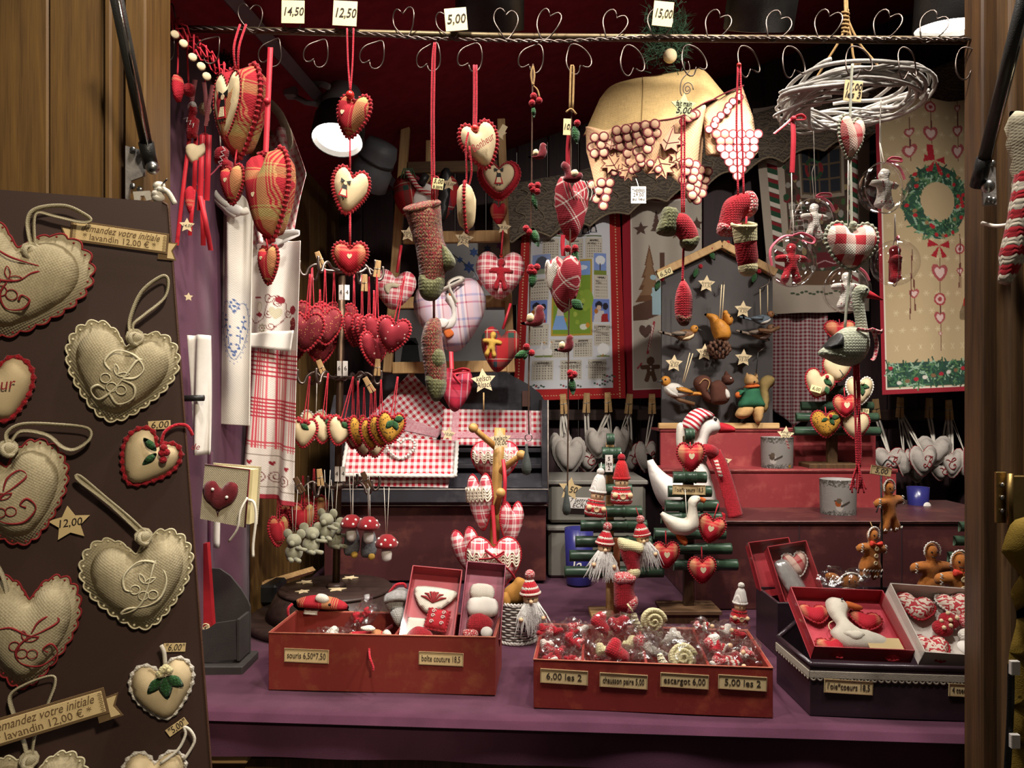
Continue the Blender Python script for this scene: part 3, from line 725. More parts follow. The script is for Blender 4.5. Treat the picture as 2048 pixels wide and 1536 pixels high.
def hpart(t,x,y,w,h,mt,edge=None,T=None,yaw=0,roll=0,dy=0,minis=(),es=.0028,name='heart',ep=None):
 k=t.k;T=(T or w*.42)*k
 b=t.part(name,pillow(heart(w*k,h*k),T,sp=w*k/8.5),mt,t.L(x,y,dy),(0,rad(roll),rad(yaw)))
 if edge:t.part('crochet_edge',edging(heart(w*k*1.03,h*k*1.03,48),es,ep or max(.006,w*k/11)),edge,parent=b)
 for mx,my,mw,mm in minis:t.part('printed_heart',X(prism(heart(mw*k,mw*k,20),.0008),(mx*k,-T*.5,-my*k)),mm,parent=b,smooth=False)
 return b,T
M_cdot=solid('cream print','#dccba6',.9,.05)
M_skin=solid('cream face','#d8bd98',.9,.05)
def girl(t,b,T,h,z0=0,x0=0):
 """little embroidered girl in a black bow, part of the heart b"""
 k=t.k;y=-T*.5-.0008;q=h*k
 def fl(nm_,pts,mt,dy=0):t.part(nm_,X(prism([(p[0]*q+x0*k,p[1]*q-z0*k)for p in pts],.001),(0,y-dy,0)),mt,parent=b,smooth=False)
 fl('bow',[(0,.38),(-.25,.5),(-.24,.28)],M_black);fl('bow',[(0,.38),(.25,.5),(.24,.28)],M_black)
 fl('face',circ(.09,10,(0,.29)),M_skin,.0004);fl('bodice',[(-.1,.2),(.1,.2),(.14,-.02),(-.14,-.02)],M_black)
 fl('skirt',[(-.13,0),(.13,0),(.24,-.38),(-.24,-.38)],M_red);fl('apron',[(-.09,-.02),(.09,-.02),(.15,-.32),(-.15,-.32)],M_cdot,.0005)
 for s_ in(-.07,.07):fl('shoe',[(s_-.03,-.38),(s_+.03,-.38),(s_+.04,-.46),(s_-.04,-.46)],M_black)
 # left: big plaid hearts seen from the side
t=Th('heart_garland','big padded plaid heart with cream girl face and small heart below, left rail','ornament',480,230,1.36)
b,T=hpart(t,482,226,118,178,M_plaid,M_redwool,84,-36,6,0,es=.0042)
k=t.k;t.part('face_patch',X(pillow(heart(90*k,128*k),14*k,sp=.012),(0,-T*.40,.004)),M_cream,parent=b)
t.part('zigzag_trim',edging([(p[0],p[1]+.004)for p in heart(92*k,130*k,60)],.0016,.006,.5,4,-T*.40),M_redwool,parent=b)
girl(t,b,T*.98,62,0)
t.cord([(484,55,-.01),(480,110,-.03),(479,150,-.02)],.0022,M_redcord,'hanging_cord');t.cord([(496,55,-.01),(490,110,-.03),(484,150,-.02)],.0022,M_redcord,'hanging_cord')
hpart(t,470,373,62,74,M_plaid,M_redwool,34,-30,0,-.01,((-3,-6,9,M_cdot),))
t.cord([(478,300,-.01),(472,345,-.01)],.0016,M_redcord)
t=Th('heart_garland','fat red and tan plaid heart on red ribbon with small heart below','ornament',541,395,1.34)
hpart(t,541,392,112,178,M_plaid,M_redwool,84,-35,0,0,((0,6,10,M_cdot),),es=.004)
t.part('ribbon',ribbon([t.L(541,95,-.0),t.L(540,200,-.01),t.L(539,312,-.02)],.009,axis=(1,.2,0)),M_redribbon)
t.part('ribbon_knot',ball(.006,t.L(539,208,-.012)),M_redribbon)
hpart(t,541,532,52,74,M_plaid,M_redwool,30,-30,0,-.01,((-6,-12,7,M_cdot),));t.cord([(536,480,-.01),(540,502,-.01)],.0015,M_redcord)
t=Th('heart_garland','string of three hearts on red cord under the 12,50 card','ornament',703,230,1.36)
for s_ in(-5,5):t.cord([(703+s_*1.3,62,-.01),(703+s_*.9,130,-.01),(703,190,-.01)],.0016,M_redcord,'hanging_cord')
t.part('bead',ball(.0075,t.L(703,195,-.012)),M_bead)
hpart(t,706,233,76,82,M_plaid,M_redwool,36,-22,12,0,((-14,-2,9,M_cdot),),es=.0034)
t.cord([(700,275,0),(700,345,0)],.0018,M_redcord)
b,T=hpart(t,699,383,72,90,M_cream,M_redwool,36,24,12,0,es=.0034);girl(t,b,T,40,4,-14)
t.cord([(700,425,0),(700,495,0)],.002,M_redcord)
hpart(t,700,517,68,62,M_plaids,M_redwool,30,0,2,0,((2,-2,10,M_cdot),),es=.0034)
# sock string
t=Th('stocking_garland','two melange crochet stockings with olive heels strung on long red cord','ornament',866,500,1.3)
for s_ in(-2,3):t.cord([(871+s_*.5,92,-.012),(868+s_,130,-.012),(866+s_,250,-.01),(866+s_,400,-.0)],.0016,M_redcord,'hanging_cord')
def crochet(t,name,pts,T,mt,patches=(),y=0):
 b=t.pil(name,pts,T*t.k,mt,y,pw=.42)
 for nm_,pp,mm,e in patches:t.pil(nm_,pp,(T+e)*t.k,mm,y,parent=b,pw=.42)
 return b
crochet(t,'stocking',[(812,418),(845,404),(878,404),(884,450),(890,486),(908,518),(910,532),(892,545),(886,575),(872,598),(850,598),(839,580),(838,545),(830,490),(816,445)],52,M_mel,
[('heel',[(884,488),(900,502),(911,522),(908,534),(890,542),(882,520)],M_olive,3),('toe',[(839,550),(862,552),(888,556),(886,580),(872,600),(850,600),(838,582)],M_olive,3)])
t.part('cuff',sweep([t.L(844+34*math.cos(a),412-(11*math.sin(a))-7*math.cos(a),-.0+.02*math.sin(a))for a in[2*PI*i/16 for i in range(16)]],.004,6,True),M_mel)
t.cord([(868,598,0),(868,640,0)],.0022,solid('dark brown cord','#4a1a1c',.9))
crochet(t,'stocking',[(846,660),(858,638),(880,640),(886,690),(893,730),(892,775),(880,800),(868,800),(854,780),(848,735),(842,690)],46,M_mel,
[('heel',[(860,705),(878,694),(890,710),(890,732),(875,740),(860,728)],M_olive,4),('toe',[(850,755),(872,748),(892,760),(890,785),(875,803),(862,796)],M_olive,3)])
t=card('small cream card reading 5,00 tied to the stocking cord',876,368,22,22,1.275,('5,00','la paire'),8,px=9);t.cord([(876,358,0),(872,350,.012),(866,346,.022)],.0008,M_redcord,'string')
t=Th('heart_garland','cream heart embroidered Bonheur with second heart hanging edge on below','ornament',955,285,1.3)
for s_ in(-2,3):t.cord([(950+s_,130,-.0),(950+s_,200,0),(949+s_,258,0)],.0018,M_redcord,'hanging_cord')
t.part('bead',ball(.0065,t.L(950,260,-.008)),M_bead)
b,T=hpart(t,961,291,74,90,M_cream,M_redwool,34,8,-16,0,es=.0034)
t.text('Bonheur',966,294,16,M_rink,-T*.5-.006,34,.3,fit=50)
t.cord([(938,272,-.018),(933,300,-.02),(934,345,-.01),(933,380,-.004),(938,372,-.004),(944,345,-.012),(940,300,-.02)],.0016,M_redcord)
b,T=hpart(t,933,417,80,92,M_cream,M_redwool,36,86,0,0,es=.0026)
# garlands of birds, leaves and berries
def bird(t,x,y,w,mt,flip=1,y0=0,parent=None):
 pts=[(x+flip*w*p[0],y+w*p[1])for p in[(.12,-.52),(.3,-.58),(.48,-.44),(.44,-.3),(.5,0),(.36,.3),(.05,.42),(-.25,.38),(-.58,.3),(-.55,.22),(-.2,.15),(0,-.05),(.05,-.3)]]
 b=t.pil('bird',pts,w*.3*t.k,mt,y0)
 t.pil('wing',[(x+flip*w*p[0],y+w*p[1])for p in[(-.3,-.12),(-.1,-.2),(.02,0),(-.05,.18),(-.32,.16)]],w*.36*t.k,M_star,y0,parent=b)
 return b
def garland(label,d,path,leaves,berries,birds,cm):
 t=Th('berry_garland',label,'garland',path[0][0],path[0][1],d)
 t.cord([(p[0],p[1],0)for p in path],.0013,cm,'cord',n=4)
 for lx,ly,a,w,l in leaves:t.part('leaf',X(leaf(w*t.k,l*t.k,.005),t.L(lx,ly,-.004),(0,rad(a),rad(12))),M_greencr)
 for bx_,by_ in berries:t.part('berry',ball(.006,t.L(bx_,by_,-.004),u=8,v=6),M_redwool)
 for q in birds:bird(t,*q)
 return t
M_bcord=solid('brown cord','#4a3020',.9,.2,300)
g1=garland('long cord garland of red birds, berries and leaves over the calendar left side',1.3,[(1066,128),(1065,175),(1064,260),(1063,380),(1060,520),(1059,660),(1057,800),(1058,868)],
[(1066,212,175,10,26),(1065,388,165,12,34),(1063,455,160,19,42),(1068,545,190,18,32),(1058,702,-115,16,34),(1056,704,-150,8,20)],
[(1067,194),(1078,203),(1064,208),(1063,374),(1075,372),(1074,384),(1066,380),(1052,458),(1058,465),(1062,536),(1074,535),(1068,544),(1060,543),(1053,694),(1063,706)],
[(1077,305,34,M_darkred,1),(1068,635,44,M_darkred,1)],M_bcord)
for s_ in(-4,3):g1.cord([(1066,132,0),(1066+s_,150,0),(1066,172,0)],.0016,M_twine,'loop')
g1.cord([(1067,172,0),(1075,180,0),(1079,194,0)],.0014,M_twine,'loop')
g1.part('weight',lathe([(.0001,.03),(.002,.028),(.003,.015),(.0075,-.004),(.0085,-.014),(.006,-.022),(.0001,-.0245)],12),solid('grey slate drop','#4b504e',.5),loc=g1.L(1053,922))
g1.part('ring',sweep([g1.L(1057+7*math.cos(a),875+7*math.sin(a))for a in[2*PI*i/12 for i in range(12)]],.0008,4,True),M_steel);g1.cord([(1056,882),(1054,905)],.0008,M_iron,'hook_wire')
g2=garland('cord garland with two plaid hearts, red birds and leaves at the photo centre',1.3,[(1143,220),(1142,300),(1141,420),(1139,560),(1137,700),(1136,860),(1135,985)],
[(1148,252,170,18,38),(1143,405,190,20,22),(1141,538,20,22,40),(1140,540,205,16,16),(1143,600,130,22,30),(1143,755,175,16,36)],
[(1154,248),(1150,497),(1140,746),(1148,749),(1142,752),(1135,498)],[(1130,690,36,M_darkred,1)],M_bcord)
for s_ in(-2.5,3.5):g2.cord([(1144,132,0),(1144+s_,140,0),(1142+s_,220,0)],.0018,M_twine,'loop')
g2.cord([(1132,226,-.003),(1142,220,-.004),(1152,230,-.003)],.002,M_twine,'loop_knot')
g2.part('ribbon',ribbon([g2.L(1138,268,.0),g2.L(1136,300,.005),g2.L(1137,340,.01)],.007,axis=(1,.2,0)),M_redribbon)
M_stripe2=plaid('bias plaid',[(0,'#8f1f2c'),(.4,'#d8c9bd'),(.47,'#8f1f2c'),(.55,'#d8c9bd'),(.62,'#8f1f2c')],[(0,'#8f1f2c'),(.6,'#d8c9bd'),(.68,'#8f1f2c')],.03,35)
b,T=hpart(g2,1144,416,78,132,M_stripe2,None,50,30,0,.015)
g2.part('white_stitching',J(*[sweep(spl([(-.03+.007*i+random.uniform(-.003,.003),-T*.42,.048),(-.028+.008*i,-T*.52,.03),(-.02+.006*i,-T*.5,.012)],3,False),.0007,4)for i in range(9)]),M_whitecord,parent=b,kind='stuff')
b,T=hpart(g2,1130,565,78,118,M_stripe2,None,52,-48,0,.015)
g2.part('white_patch',X(pillow(heart(.03,.055),.006),(-.012,-T*.47,.015)),M_linenw,parent=b)
g2.part('ribbon',ribbon([g2.L(1126,470,.0),g2.L(1125,490,0),g2.L(1127,512,.0)],.007,axis=(1,.2,0)),M_redribbon)
g2.pil('bird',[(1128,355),(1120,340),(1126,330),(1138,338),(1142,352),(1160,352),(1163,362),(1150,372),(1135,372),(1124,366)],.012,M_darkred,-.02);g2.pil('wing',[(1140,350),(1150,346),(1156,356),(1148,364),(1139,360)],.017,M_star,-.02)
g2.pil('bow',[(1142,500),(1152,492),(1158,500),(1152,520),(1148,540),(1155,580),(1150,598),(1140,590),(1146,560),(1142,530)],.012,M_redwool,.006)
g2.part('weight',lathe([(.0001,.03),(.002,.028),(.003,.015),(.0065,-.004),(.0075,-.013),(.005,-.02),(.0001,-.022)],12),solid('grey slate drop','#4b504e',.5),loc=g2.L(1133,1005))
card('small cream price tag reading 10, beside the central garland cord',1134,254,15,33,1.275,('10,',),2,px=12)
card('dark diamond shaped hang tag behind the Bonheur heart',1004,262,12,26,2.2,(),30,mt=M_star)
t=star_tag('pale green star reading fait main 5,00 on a curly wire',1367,213,27,1.27,('fait main','5,00'),0,4,px=13,mt=solid('green cream star','#c8cfa0',.9),sx=.85)
t.cord([(1372+16*math.exp(-a*.12)*math.cos(a)*.75,178-16*math.exp(-a*.12)*math.sin(a),0)for a in[i*.4 for i in range(32)]],.0008,M_iron,'curl_wire',n=2)
t.cord([(1370,122),(1374,140),(1360,160),(1358,180),(1362,192)],.0008,M_iron,'curl_wire')
t=Th('bootie_garland','red crochet bootie with olive cuff over a narrow red stocking on cord','ornament',1360,460,1.28)
for s_ in(-3,3):t.cord([(1366+s_,235,0),(1366+s_,330,0),(1366+s_*.7,425,0)],.0016,M_redcord,'hanging_cord')
crochet(t,'bootie',[(1330,417),(1352,425),(1375,430),(1393,455),(1397,480),(1386,498),(1370,497),(1355,474),(1338,464),(1315,465),(1320,440)],44,M_redwool,
[('cuff',[(1330,414),(1358,424),(1350,470),(1313,467),(1319,440)],M_olive,5),('toe',[(1396,472),(1398,484),(1386,501),(1370,500),(1359,482),(1375,476)],M_olive,4)])
t.cord([(1367,497),(1366,530),(1365,562)],.002,M_redcord)
crochet(t,'stocking',[(1362,562),(1371,562),(1384,588),(1384,628),(1376,648),(1360,648),(1350,630),(1351,590)],30,M_redwool,[('toe',[(1351,630),(1368,628),(1384,630),(1376,650),(1360,650)],M_mel,2)])
t=Th('bootie_garland','red crochet bootie above a red stocking with cream cuff and toe','ornament',1478,430,1.28)
for s_ in(-5,6):t.cord([(1478+s_*.4,128,0),(1478+s_,250,0),(1478+s_,400,-.01)],.0017,M_redcord,'hanging_cord')
t.part('bead',ball(.004,t.L(1478,130)),M_bead)
crochet(t,'bootie',[(1438,440),(1448,405),(1470,390),(1500,385),(1514,402),(1511,425),(1490,436),(1482,446),(1476,466),(1455,472),(1437,463)],46,M_redwool,
[('cuff',[(1489,386),(1505,386),(1515,403),(1511,427),(1489,435)],M_mel2,4),('toe',[(1437,446),(1456,450),(1480,448),(1476,468),(1455,474),(1436,465)],M_mel2,3)])
t.cord([(1484,440,-.025),(1482,470,-.025)],.0016,M_redcord)
k=t.k
b=t.part('stocking',sweep([t.L(1482,470,-.02),t.L(1485,495,-.018),t.L(1489,520,-.015),t.L(1491,545,-.012)],[23*k,22*k,22*k,16*k],14,flat=.75),M_redwool)
t.part('cuff',sweep([t.L(1480,456,-.024),t.L(1482,475,-.022),t.L(1484,488,-.02)],[25*k,24*k,23*k],14,flat=.78,cap=False),M_creamwool,parent=b)
t.part('cuff_rim',sweep([t.L(1479+23*math.cos(a),456+9*math.sin(a),-.024-.018*math.sin(a))for a in[2*PI*i/16 for i in range(16)]],.0028,6,True),M_creamwool,parent=b)
t.part('toe',X(ball(1,u=14,v=8),t.L(1491,537,-.013),(0,0,0),(20*k,16*k,19*k)),M_creamwool,parent=b)
# ---------------------------------------------------------------- white wicker wreath with clear baubles
t=Th('wicker_wreath','white woven wicker wreath hanging level from twine at the right','wreath',1703,196,1.5,rot=(0,-3,0))
M_wick=solid('white painted twig','#aaa59e',.75,.22,60,200,.3)
for i in range(46):
 a0=random.uniform(0,2*PI);ln=random.uniform(1.6,4.2);r0=random.uniform(.082,.138);z0=random.uniform(-.018,.020);ph=random.uniform(0,6);am=random.uniform(.006,.014);rt=random.uniform(.0024,.0040)
 tilt=random.uniform(-.06,.06)
 pts=[]
 for j in range(22):
  a=a0+ln*j/21;rr=r0+am*math.sin(a*2.5+ph);z=z0+am*1.1*math.cos(a*2.5+ph)+tilt*rr*math.sin(a-a0)
  pts.append((rr*math.cos(a),rr*math.sin(a),z))
 t.part('twig',sweep(pts,rt,6),M_wick)
tw=Th('twine_sling','jute twine sling knotted over the rail and holding the white wreath','twine',1692,60,1.5)
for q in([(1690,-40),(1691,30),(1702,75),(1706,110),(1712,128)],[(1692,-40),(1694,35),(1682,75),(1655,120),(1620,176)],[(1693,-40),(1694,30),(1718,85),(1745,118),(1772,152)]):tw.cord(q,.0024,M_twine,'strand')
tw.part('wrap',sweep([tw.L(1691+7*math.cos(i*.9),20+i*1.15,.004*math.sin(i*.9))for i in range(44)],.002,5),M_twine)
tw.part('knot',ball(.008,tw.L(1712,128,-.004)),M_twine)
GING=[(-.30,.62),(-.26,.88),(0,1.0),(.26,.88),(.30,.62),(.20,.44),(.45,.42),(.85,.36),(.98,.22),(.9,.06),(.55,.04),(.38,.0),(.42,-.35),(.62,-.75),(.52,-.95),(.22,-.98),(.05,-.62),(0,-.5),(-.05,-.62),(-.22,-.98),(-.52,-.95),(-.62,-.75),(-.42,-.35),(-.38,.0),(-.55,.04),(-.9,.06),(-.98,.22),(-.85,.36),(-.45,.42),(-.20,.44)]
def zig(x0,z0,x1,z1,y,n=5,am=.0018,r=.0008):
 L=Vector((x1-x0,z1-z0));nrm=Vector((-L.y,L.x)).normalized()
 return sweep([(x0+(x1-x0)*i/n+nrm.x*am*(1 if i%2 else-1),y,z0+(z1-z0)*i/n+nrm.y*am*(1 if i%2 else-1))for i in range(n+1)],r,4)
def bauble(label,x,y,r,d,yaw,fig,icing,rib,strings,tilt=0):
 t=Th('clear_bauble',label,'bauble',x,y,d,None,(tilt,0,yaw));k=t.k;R0=r*k
 t.part('shell',ball(R0,u=28,v=18),M_glass);t.part('rim',sweep([(R0*1.01*math.cos(a),0,R0*1.01*math.sin(a))for a in[2*PI*i/40 for i in range(40)]],.0011,6,True),film('bauble rim',.45,rough=.1,bs=3,bst=.02))
 b=t.part('knitted_gingerbread',pillow([(p[0]*R0*.72,p[1]*R0*.82-R0*.04)for p in spl(GING,3)],R0*.5,sp=R0*.11),fig)
 for s_ in(-1,1):
  t.part('icing',zig(s_*R0*.30,R0*.22,s_*R0*.24,-R0*.05,-R0*.22,5,R0*.04,R0*.018),icing,parent=b)
  t.part('icing',zig(s_*R0*.36,-R0*.62,s_*R0*.08,-R0*.58,-R0*.19,5,R0*.035,R0*.018),icing,parent=b)
 t.part('loop',sweep([(R0*.09*math.cos(a),0,R0*1.08+R0*.09*math.sin(a))for a in[2*PI*i/10 for i in range(10)]],.001,5,True),M_glass)
 for q in rib:t.part('ribbon',ribbon([(p[0]*R0,p[2]*R0 if len(p)>2 else-R0*.15,p[1]*R0)for p in q],.0045),M_pinkr)
 for q in strings:
  o=Vector(t.o.location);pts=[tuple((Matrix.Rotation(-rad(yaw),3,'Z')@(P(*p)-o)))for p in q]
  t.part('string',sweep(pts,.0009,4),M_whitecord)
 return t
M_pinkr=solid('pink ribbon','#c9566a',.5,.1,40,400,.1,spec=.4)
bow=[[(0,1.05),(.25,1.2),(.7,1.22),(.75,1.1),(.3,1.08),(.02,1.04)],[(0,1.04),(.4,.98),(.75,.75),(.95,.4)]]
bow2=[[(0,1.05),(-.4,1.0),(-.8,.7),(-.98,.35),(-.9,-.2)],[(0,1.05),(.4,1.15),(.9,.95),(.85,.75),(.4,.85)]]
bauble('large clear bauble holding a white knitted gingerbread, under the wreath right edge',1768,376,50,1.40,22,M_whitewool,M_redwool,bow,[[(1768,325,1.4),(1760,285,1.42)],[(1762,325,1.4),(1759,285,1.42),(1762,200,1.44)]])
bauble('clear bauble with white knitted gingerbread, directly below the wreath left half',1628,440,43,1.52,12,M_whitewool,M_redwool,bow,[[(1628,395,1.52),(1624,345,1.52),(1628,330,1.52)],[(1632,395,1.52),(1629,330,1.52),(1627,262,1.52)]])
bauble('clear bauble holding a red knitted gingerbread seen from the front, lower left of wreath',1582,524,49,1.42,8,M_redwool,M_whitewool,bow2,[[(1579,472,1.42),(1584,420,1.42),(1583,345,1.42)],[(1588,472,1.42),(1585,420,1.42)]])
bauble('clear bauble with white knitted gingerbread, behind the gingham heart and goose neck',1693,580,46,1.56,5,M_whitewool,M_redwool,[bow[1]],[[(1693,532,1.56),(1695,480,1.56),(1697,250,1.56)]])
bauble('clear bauble turned sideways with red knitted gingerbread, lower right of the wreath',1790,526,46,1.44,72,M_redwool,M_whitewool,[bow[0]],[[(1789,478,1.44),(1789,440,1.44),(1790,428,1.44)],[(1792,478,1.44),(1790,428,1.44)]])
t=Th('ribbon_bow','thin red satin ribbon tied to the left edge of the white wreath','ribbon',1588,240,1.42)
t.part('tail',ribbon([t.L(1585,236),t.L(1586,280,-.002),t.L(1584,345)],.0095,axis=(1,.2,0)),M_redribbon);t.part('tail',ribbon([t.L(1585,236),t.L(1570,250,-.002),t.L(1548,268)],.006),M_redribbon);t.part('loop',ribbon([t.L(1585,236),t.L(1600,232,-.006),t.L(1608,240,-.004),t.L(1586,240,-.002)],.005),M_redribbon)
t.part('knot',ball(.005,t.L(1586,238,-.003)),M_redribbon)
card('tan card reading 17,00 les 3 hung in front of the wreath',1706,182,36,42,1.27,('17,00','les 3'),6,px=14,mt=M_paper2,bold=.01)
# goose string
M_ropegrey=solid('grey green cord','#a5a594',.9,.1,200)
M_greywool=knit('grey green crochet',['#a9ac97','#9a9d88'],.0048,.0048,.9)
t=Th('goose_garland','two gingham hearts and a grey crochet goose strung on pale cord','ornament',1702,480,1.27)
for q in([(1705,128),(1702,170),(1700,245)],[(1700,310),(1702,380),(1703,462)],[(1701,535),(1695,590),(1690,655)]):t.cord([(p[0],p[1],0)for p in q],.0024,M_ropegrey)
hpart(t,1701,276,62,84,M_stripe,M_greywool,34,20,6,0,es=.0024)
b,T=hpart(t,1702,493,104,92,M_gingb,M_greywool,46,0,3,0,es=.0028);t.part('bead',ball(.0065,t.L(1702,452,-.008)),M_greywool)
b=t.pil('goose_body',[(1632,707),(1650,690),(1668,668),(1690,655),(1715,655),(1732,668),(1737,690),(1728,715),(1705,732),(1675,730),(1648,718)],.044,M_greywool,-.005)
t.part('goose_neck',sweep(spl([t.L(1722,680,-.006),t.L(1718,640,-.006),t.L(1713,605,-.006),t.L(1716,585,-.006)],4,False),[.011,.0105,.0098,.0092,.009,.009,.009,.0092,.0094,.0096,.011,.012,.010],10),M_greywool)
t.part('head',ball(.0125,t.L(1718,585,-.008),(1.05,.9,.95)),M_greywool)
t.part('beak',sweep([t.L(1727,588,-.008),t.L(1742,594,-.009),t.L(1760,601,-.01)],[.0075,.005,.0012],8),M_red);t.part('eye',ball(.0022,t.L(1723,582,-.02)),M_black)
t.pil('wing',[(1645,700),(1655,682),(1675,666),(1678,700)],.052,M_black,-.005);t.part('wing_edging',sweep([t.L(1640+i*4,706+i*.9,-.016-.006*math.sin(i*.25))for i in range(17)],[.0028+.0014*(i%2)for i in range(17)],5),M_greywool)
M_gingribbon=plaid('gingham ribbon',[(0,'#b5384a'),(.5,'#d8b4ae')],[(0,'#b5384a'),(.5,'#d8b4ae')],.006)
t.part('neck_ribbon',ribbon([t.L(1702,660,-.022),t.L(1718,664,-.026),t.L(1734,660,-.02)],.006),M_gingribbon);t.part('ribbon_tail',ribbon([t.L(1728,662,-.026),t.L(1744,668,-.028),t.L(1750,662,-.026)],.008),M_gingribbon)
t.part('ribbon_tail',ribbon([t.L(1732,664,-.026),t.L(1742,690,-.02),t.L(1738,715,-.02),t.L(1732,722,-.02)],.006),M_gingribbon)
for q in([(1706,728),(1708,800),(1710,880),(1712,940)],[(1714,726),(1717,800),(1714,880),(1716,940)],[(1710,728),(1714,800),(1719,890),(1717,935)]):t.cord([(p[0],p[1],-.004)for p in q],.002,M_redcord,'leg_cord')
for i in range(9):t.cord([(1714,925,-.004),(1704+i*2.6,955,-.004+.006*math.sin(i)),(1698+i*4,980+6*math.sin(i*2),-.004)],.0013,M_redcord,'tassel_strand')
# ================================================================ printed cloths (flat prints live in a colour attribute on real folded cloth)
class Cv:
 def __init__(s,W,H,bg,res=.0024):
  s.nx,s.ny=max(2,round(W/res)),max(2,round(H/res));s.W,s.H=W,H
  s.a=np.empty((s.ny+1,s.nx+1,3));s.a[:]=lin(bg)[:3]
  s.u,s.v=np.meshgrid(np.linspace(0,1,s.nx+1),np.linspace(0,1,s.ny+1))
 def rect(s,u0,v0,u1,v1,h):s.a[(s.u>=u0)&(s.u<=u1)&(s.v>=v0)&(s.v<=v1)]=lin(h)[:3]
 def ell(s,cu,cv_,ru,rv,h,inner=None):
  q=((s.u-cu)/ru)**2+((s.v-cv_)/rv)**2;m=q<=1
  if inner:m&=q>=inner*inner
  s.a[m]=lin(h)[:3]
 def poly(s,pts,h):
  m=np.zeros(s.u.shape,bool);n=len(pts)
  for i in range(n):
   (x0,y0),(x1,y1)=pts[i],pts[(i+1)%n]
   if y0==y1:continue
   m^=((y0>s.v)!=(y1>s.v))&(s.u<(x1-x0)*(s.v-y0)/(y1-y0)+x0)
  s.a[m]=lin(h)[:3]
 def line(s,pts,w,h):
  asp=s.H/s.W
  for(x0,y0),(x1,y1)in zip(pts[:-1],pts[1:]):
   dx,dy=x1-x0,(y1-y0)*asp;L=max(dx*dx+dy*dy,1e-9)
   t=np.clip(((s.u-x0)*dx+(s.v-y0)*asp*dy)/L,0,1)
   s.a[((s.u-x0-t*dx)**2+((s.v-y0)*asp-t*dy)**2)<w*w/4]=lin(h)[:3]
 def heart(s,cu,cv_,w,h):s.poly([(cu+p[0]*w,cv_-p[1]*w*s.W/s.H)for p in heart(1,1,24)],h)
 def star(s,cu,cv_,r,h):s.poly([(cu+p[0],cv_-p[1]*s.W/s.H)for p in star(r,k=.45)],h)
 def foliage(s,fn,n,cols,r=.02,rng=None):
  g=np.random.RandomState(3)
  for i in range(n):
   cu,cv_=fn(g);a=g.rand()*PI;l=r*(.6+g.rand())
   s.line([(cu-l*math.cos(a),cv_-l*math.sin(a)*s.W/s.H),(cu+l*math.cos(a),cv_+l*math.sin(a)*s.W/s.H)],r*.5,cols[i%len(cols)])
 def mesh(s,name,fn,th=.002):
  u,v=s.u.ravel(),s.v.ravel();p=fn(u,v);V=np.stack([np.broadcast_to(q,u.shape)for q in p],1);n=len(V)
  B=V+np.array([0,th,0]);A=np.concatenate([V,B]).astype(np.float32)
  i=(np.arange(s.ny)[:,None]*(s.nx+1)+np.arange(s.nx)[None]).ravel()
  q=np.stack([i,i+s.nx+1,i+s.nx+2,i+1],1);q=np.concatenate([q,q[:,::-1]+n]).astype(np.int32)
  nx,ny=s.nx,s.ny
  rim=list(range(nx+1))+[j*(nx+1)+nx for j in range(1,ny+1)]+[ny*(nx+1)+k for k in range(nx-1,-1,-1)]+[j*(nx+1)for j in range(ny-1,0,-1)]
  rq=np.array([(rim[k],rim[(k+1)%len(rim)],rim[(k+1)%len(rim)]+n,rim[k]+n)for k in range(len(rim))],np.int32)
  q=np.concatenate([q,rq])
  me=bpy.data.meshes.new(name);me.vertices.add(len(A));me.vertices.foreach_set('co',A.ravel())
  me.loops.add(q.size);me.loops.foreach_set('vertex_index',q.ravel());me.polygons.add(len(q));me.polygons.foreach_set('loop_start',np.arange(len(q),dtype=np.int32)*4)
  me.polygons.foreach_set('use_smooth',np.ones(len(q),bool))
  at=me.attributes.new('print','FLOAT_COLOR','POINT');c=np.ones((2*n,4),np.float32);c[:n,:3]=s.a.reshape(-1,3);c[n:,:3]=s.a.reshape(-1,3);at.data.foreach_set('color',c.ravel())
  me.update(calc_edges=True);me.validate();return me
M_print=vcol('printed cotton')
def cloth(t,name,cv,quad,fold,d=None,th=.002,parent=None):
 """quad = photo corners TL TR BR BL at the thing's depth; fold(u, v) adds depth"""
 q=[np.array(t.L(*p))for p in quad]
 def fn(u,v):
  p=[(1-v)*((1-u)*q[0][i]+u*q[1][i])+v*((1-u)*q[3][i]+u*q[2][i])for i in range(3)]
  f=fold(u,v);return(p[0]+(f[1]if isinstance(f,tuple)else 0),p[1]+(f[0]if isinstance(f,tuple)else f),p[2]+(f[2]if isinstance(f,tuple)and len(f)>2 else 0))
 return t.part(name,cv.mesh(name,fn,th),M_print,parent=parent)
sin,cos=np.sin,np.cos
# ---- calendar tea towel
t=Th('calendar_towel','red bordered calendar tea towel with goose and children prints on the back wall','tea towel',1140,590,2.9)
X0,X1,Y0,Y1=1030,1248,388,800
c=Cv(218*t.k,412*t.k,'#a82222')
def U(x):return(x-X0)/(X1-X0)
def Vv(y):return(y-Y0)/(Y1-Y0)
def R(x0,y0,x1,y1,h):c.rect(U(x0),Vv(y0),U(x1),Vv(y1),h)
def E(x,y,rx,ry,h):c.ell(U(x),Vv(y),rx/(X1-X0),ry/(Y1-Y0),h)
def Pl(pts,h):c.poly([(U(x),Vv(y))for x,y in pts],h)
def Ln(pts,w,h):c.line([(U(x),Vv(y))for x,y in pts],w/(X1-X0),h)
for i in range(70):
 R(1037,392+i*6,1039,394.5+i*6,'#d8b488');R(1236,392+i*6,1238,394.5+i*6,'#d8b488')
for i in range(36):R(1040+i*5.6,790,1042.5+i*5.6,792,'#d8b488')
R(1050,404,1224,778,'#cfd0d4')
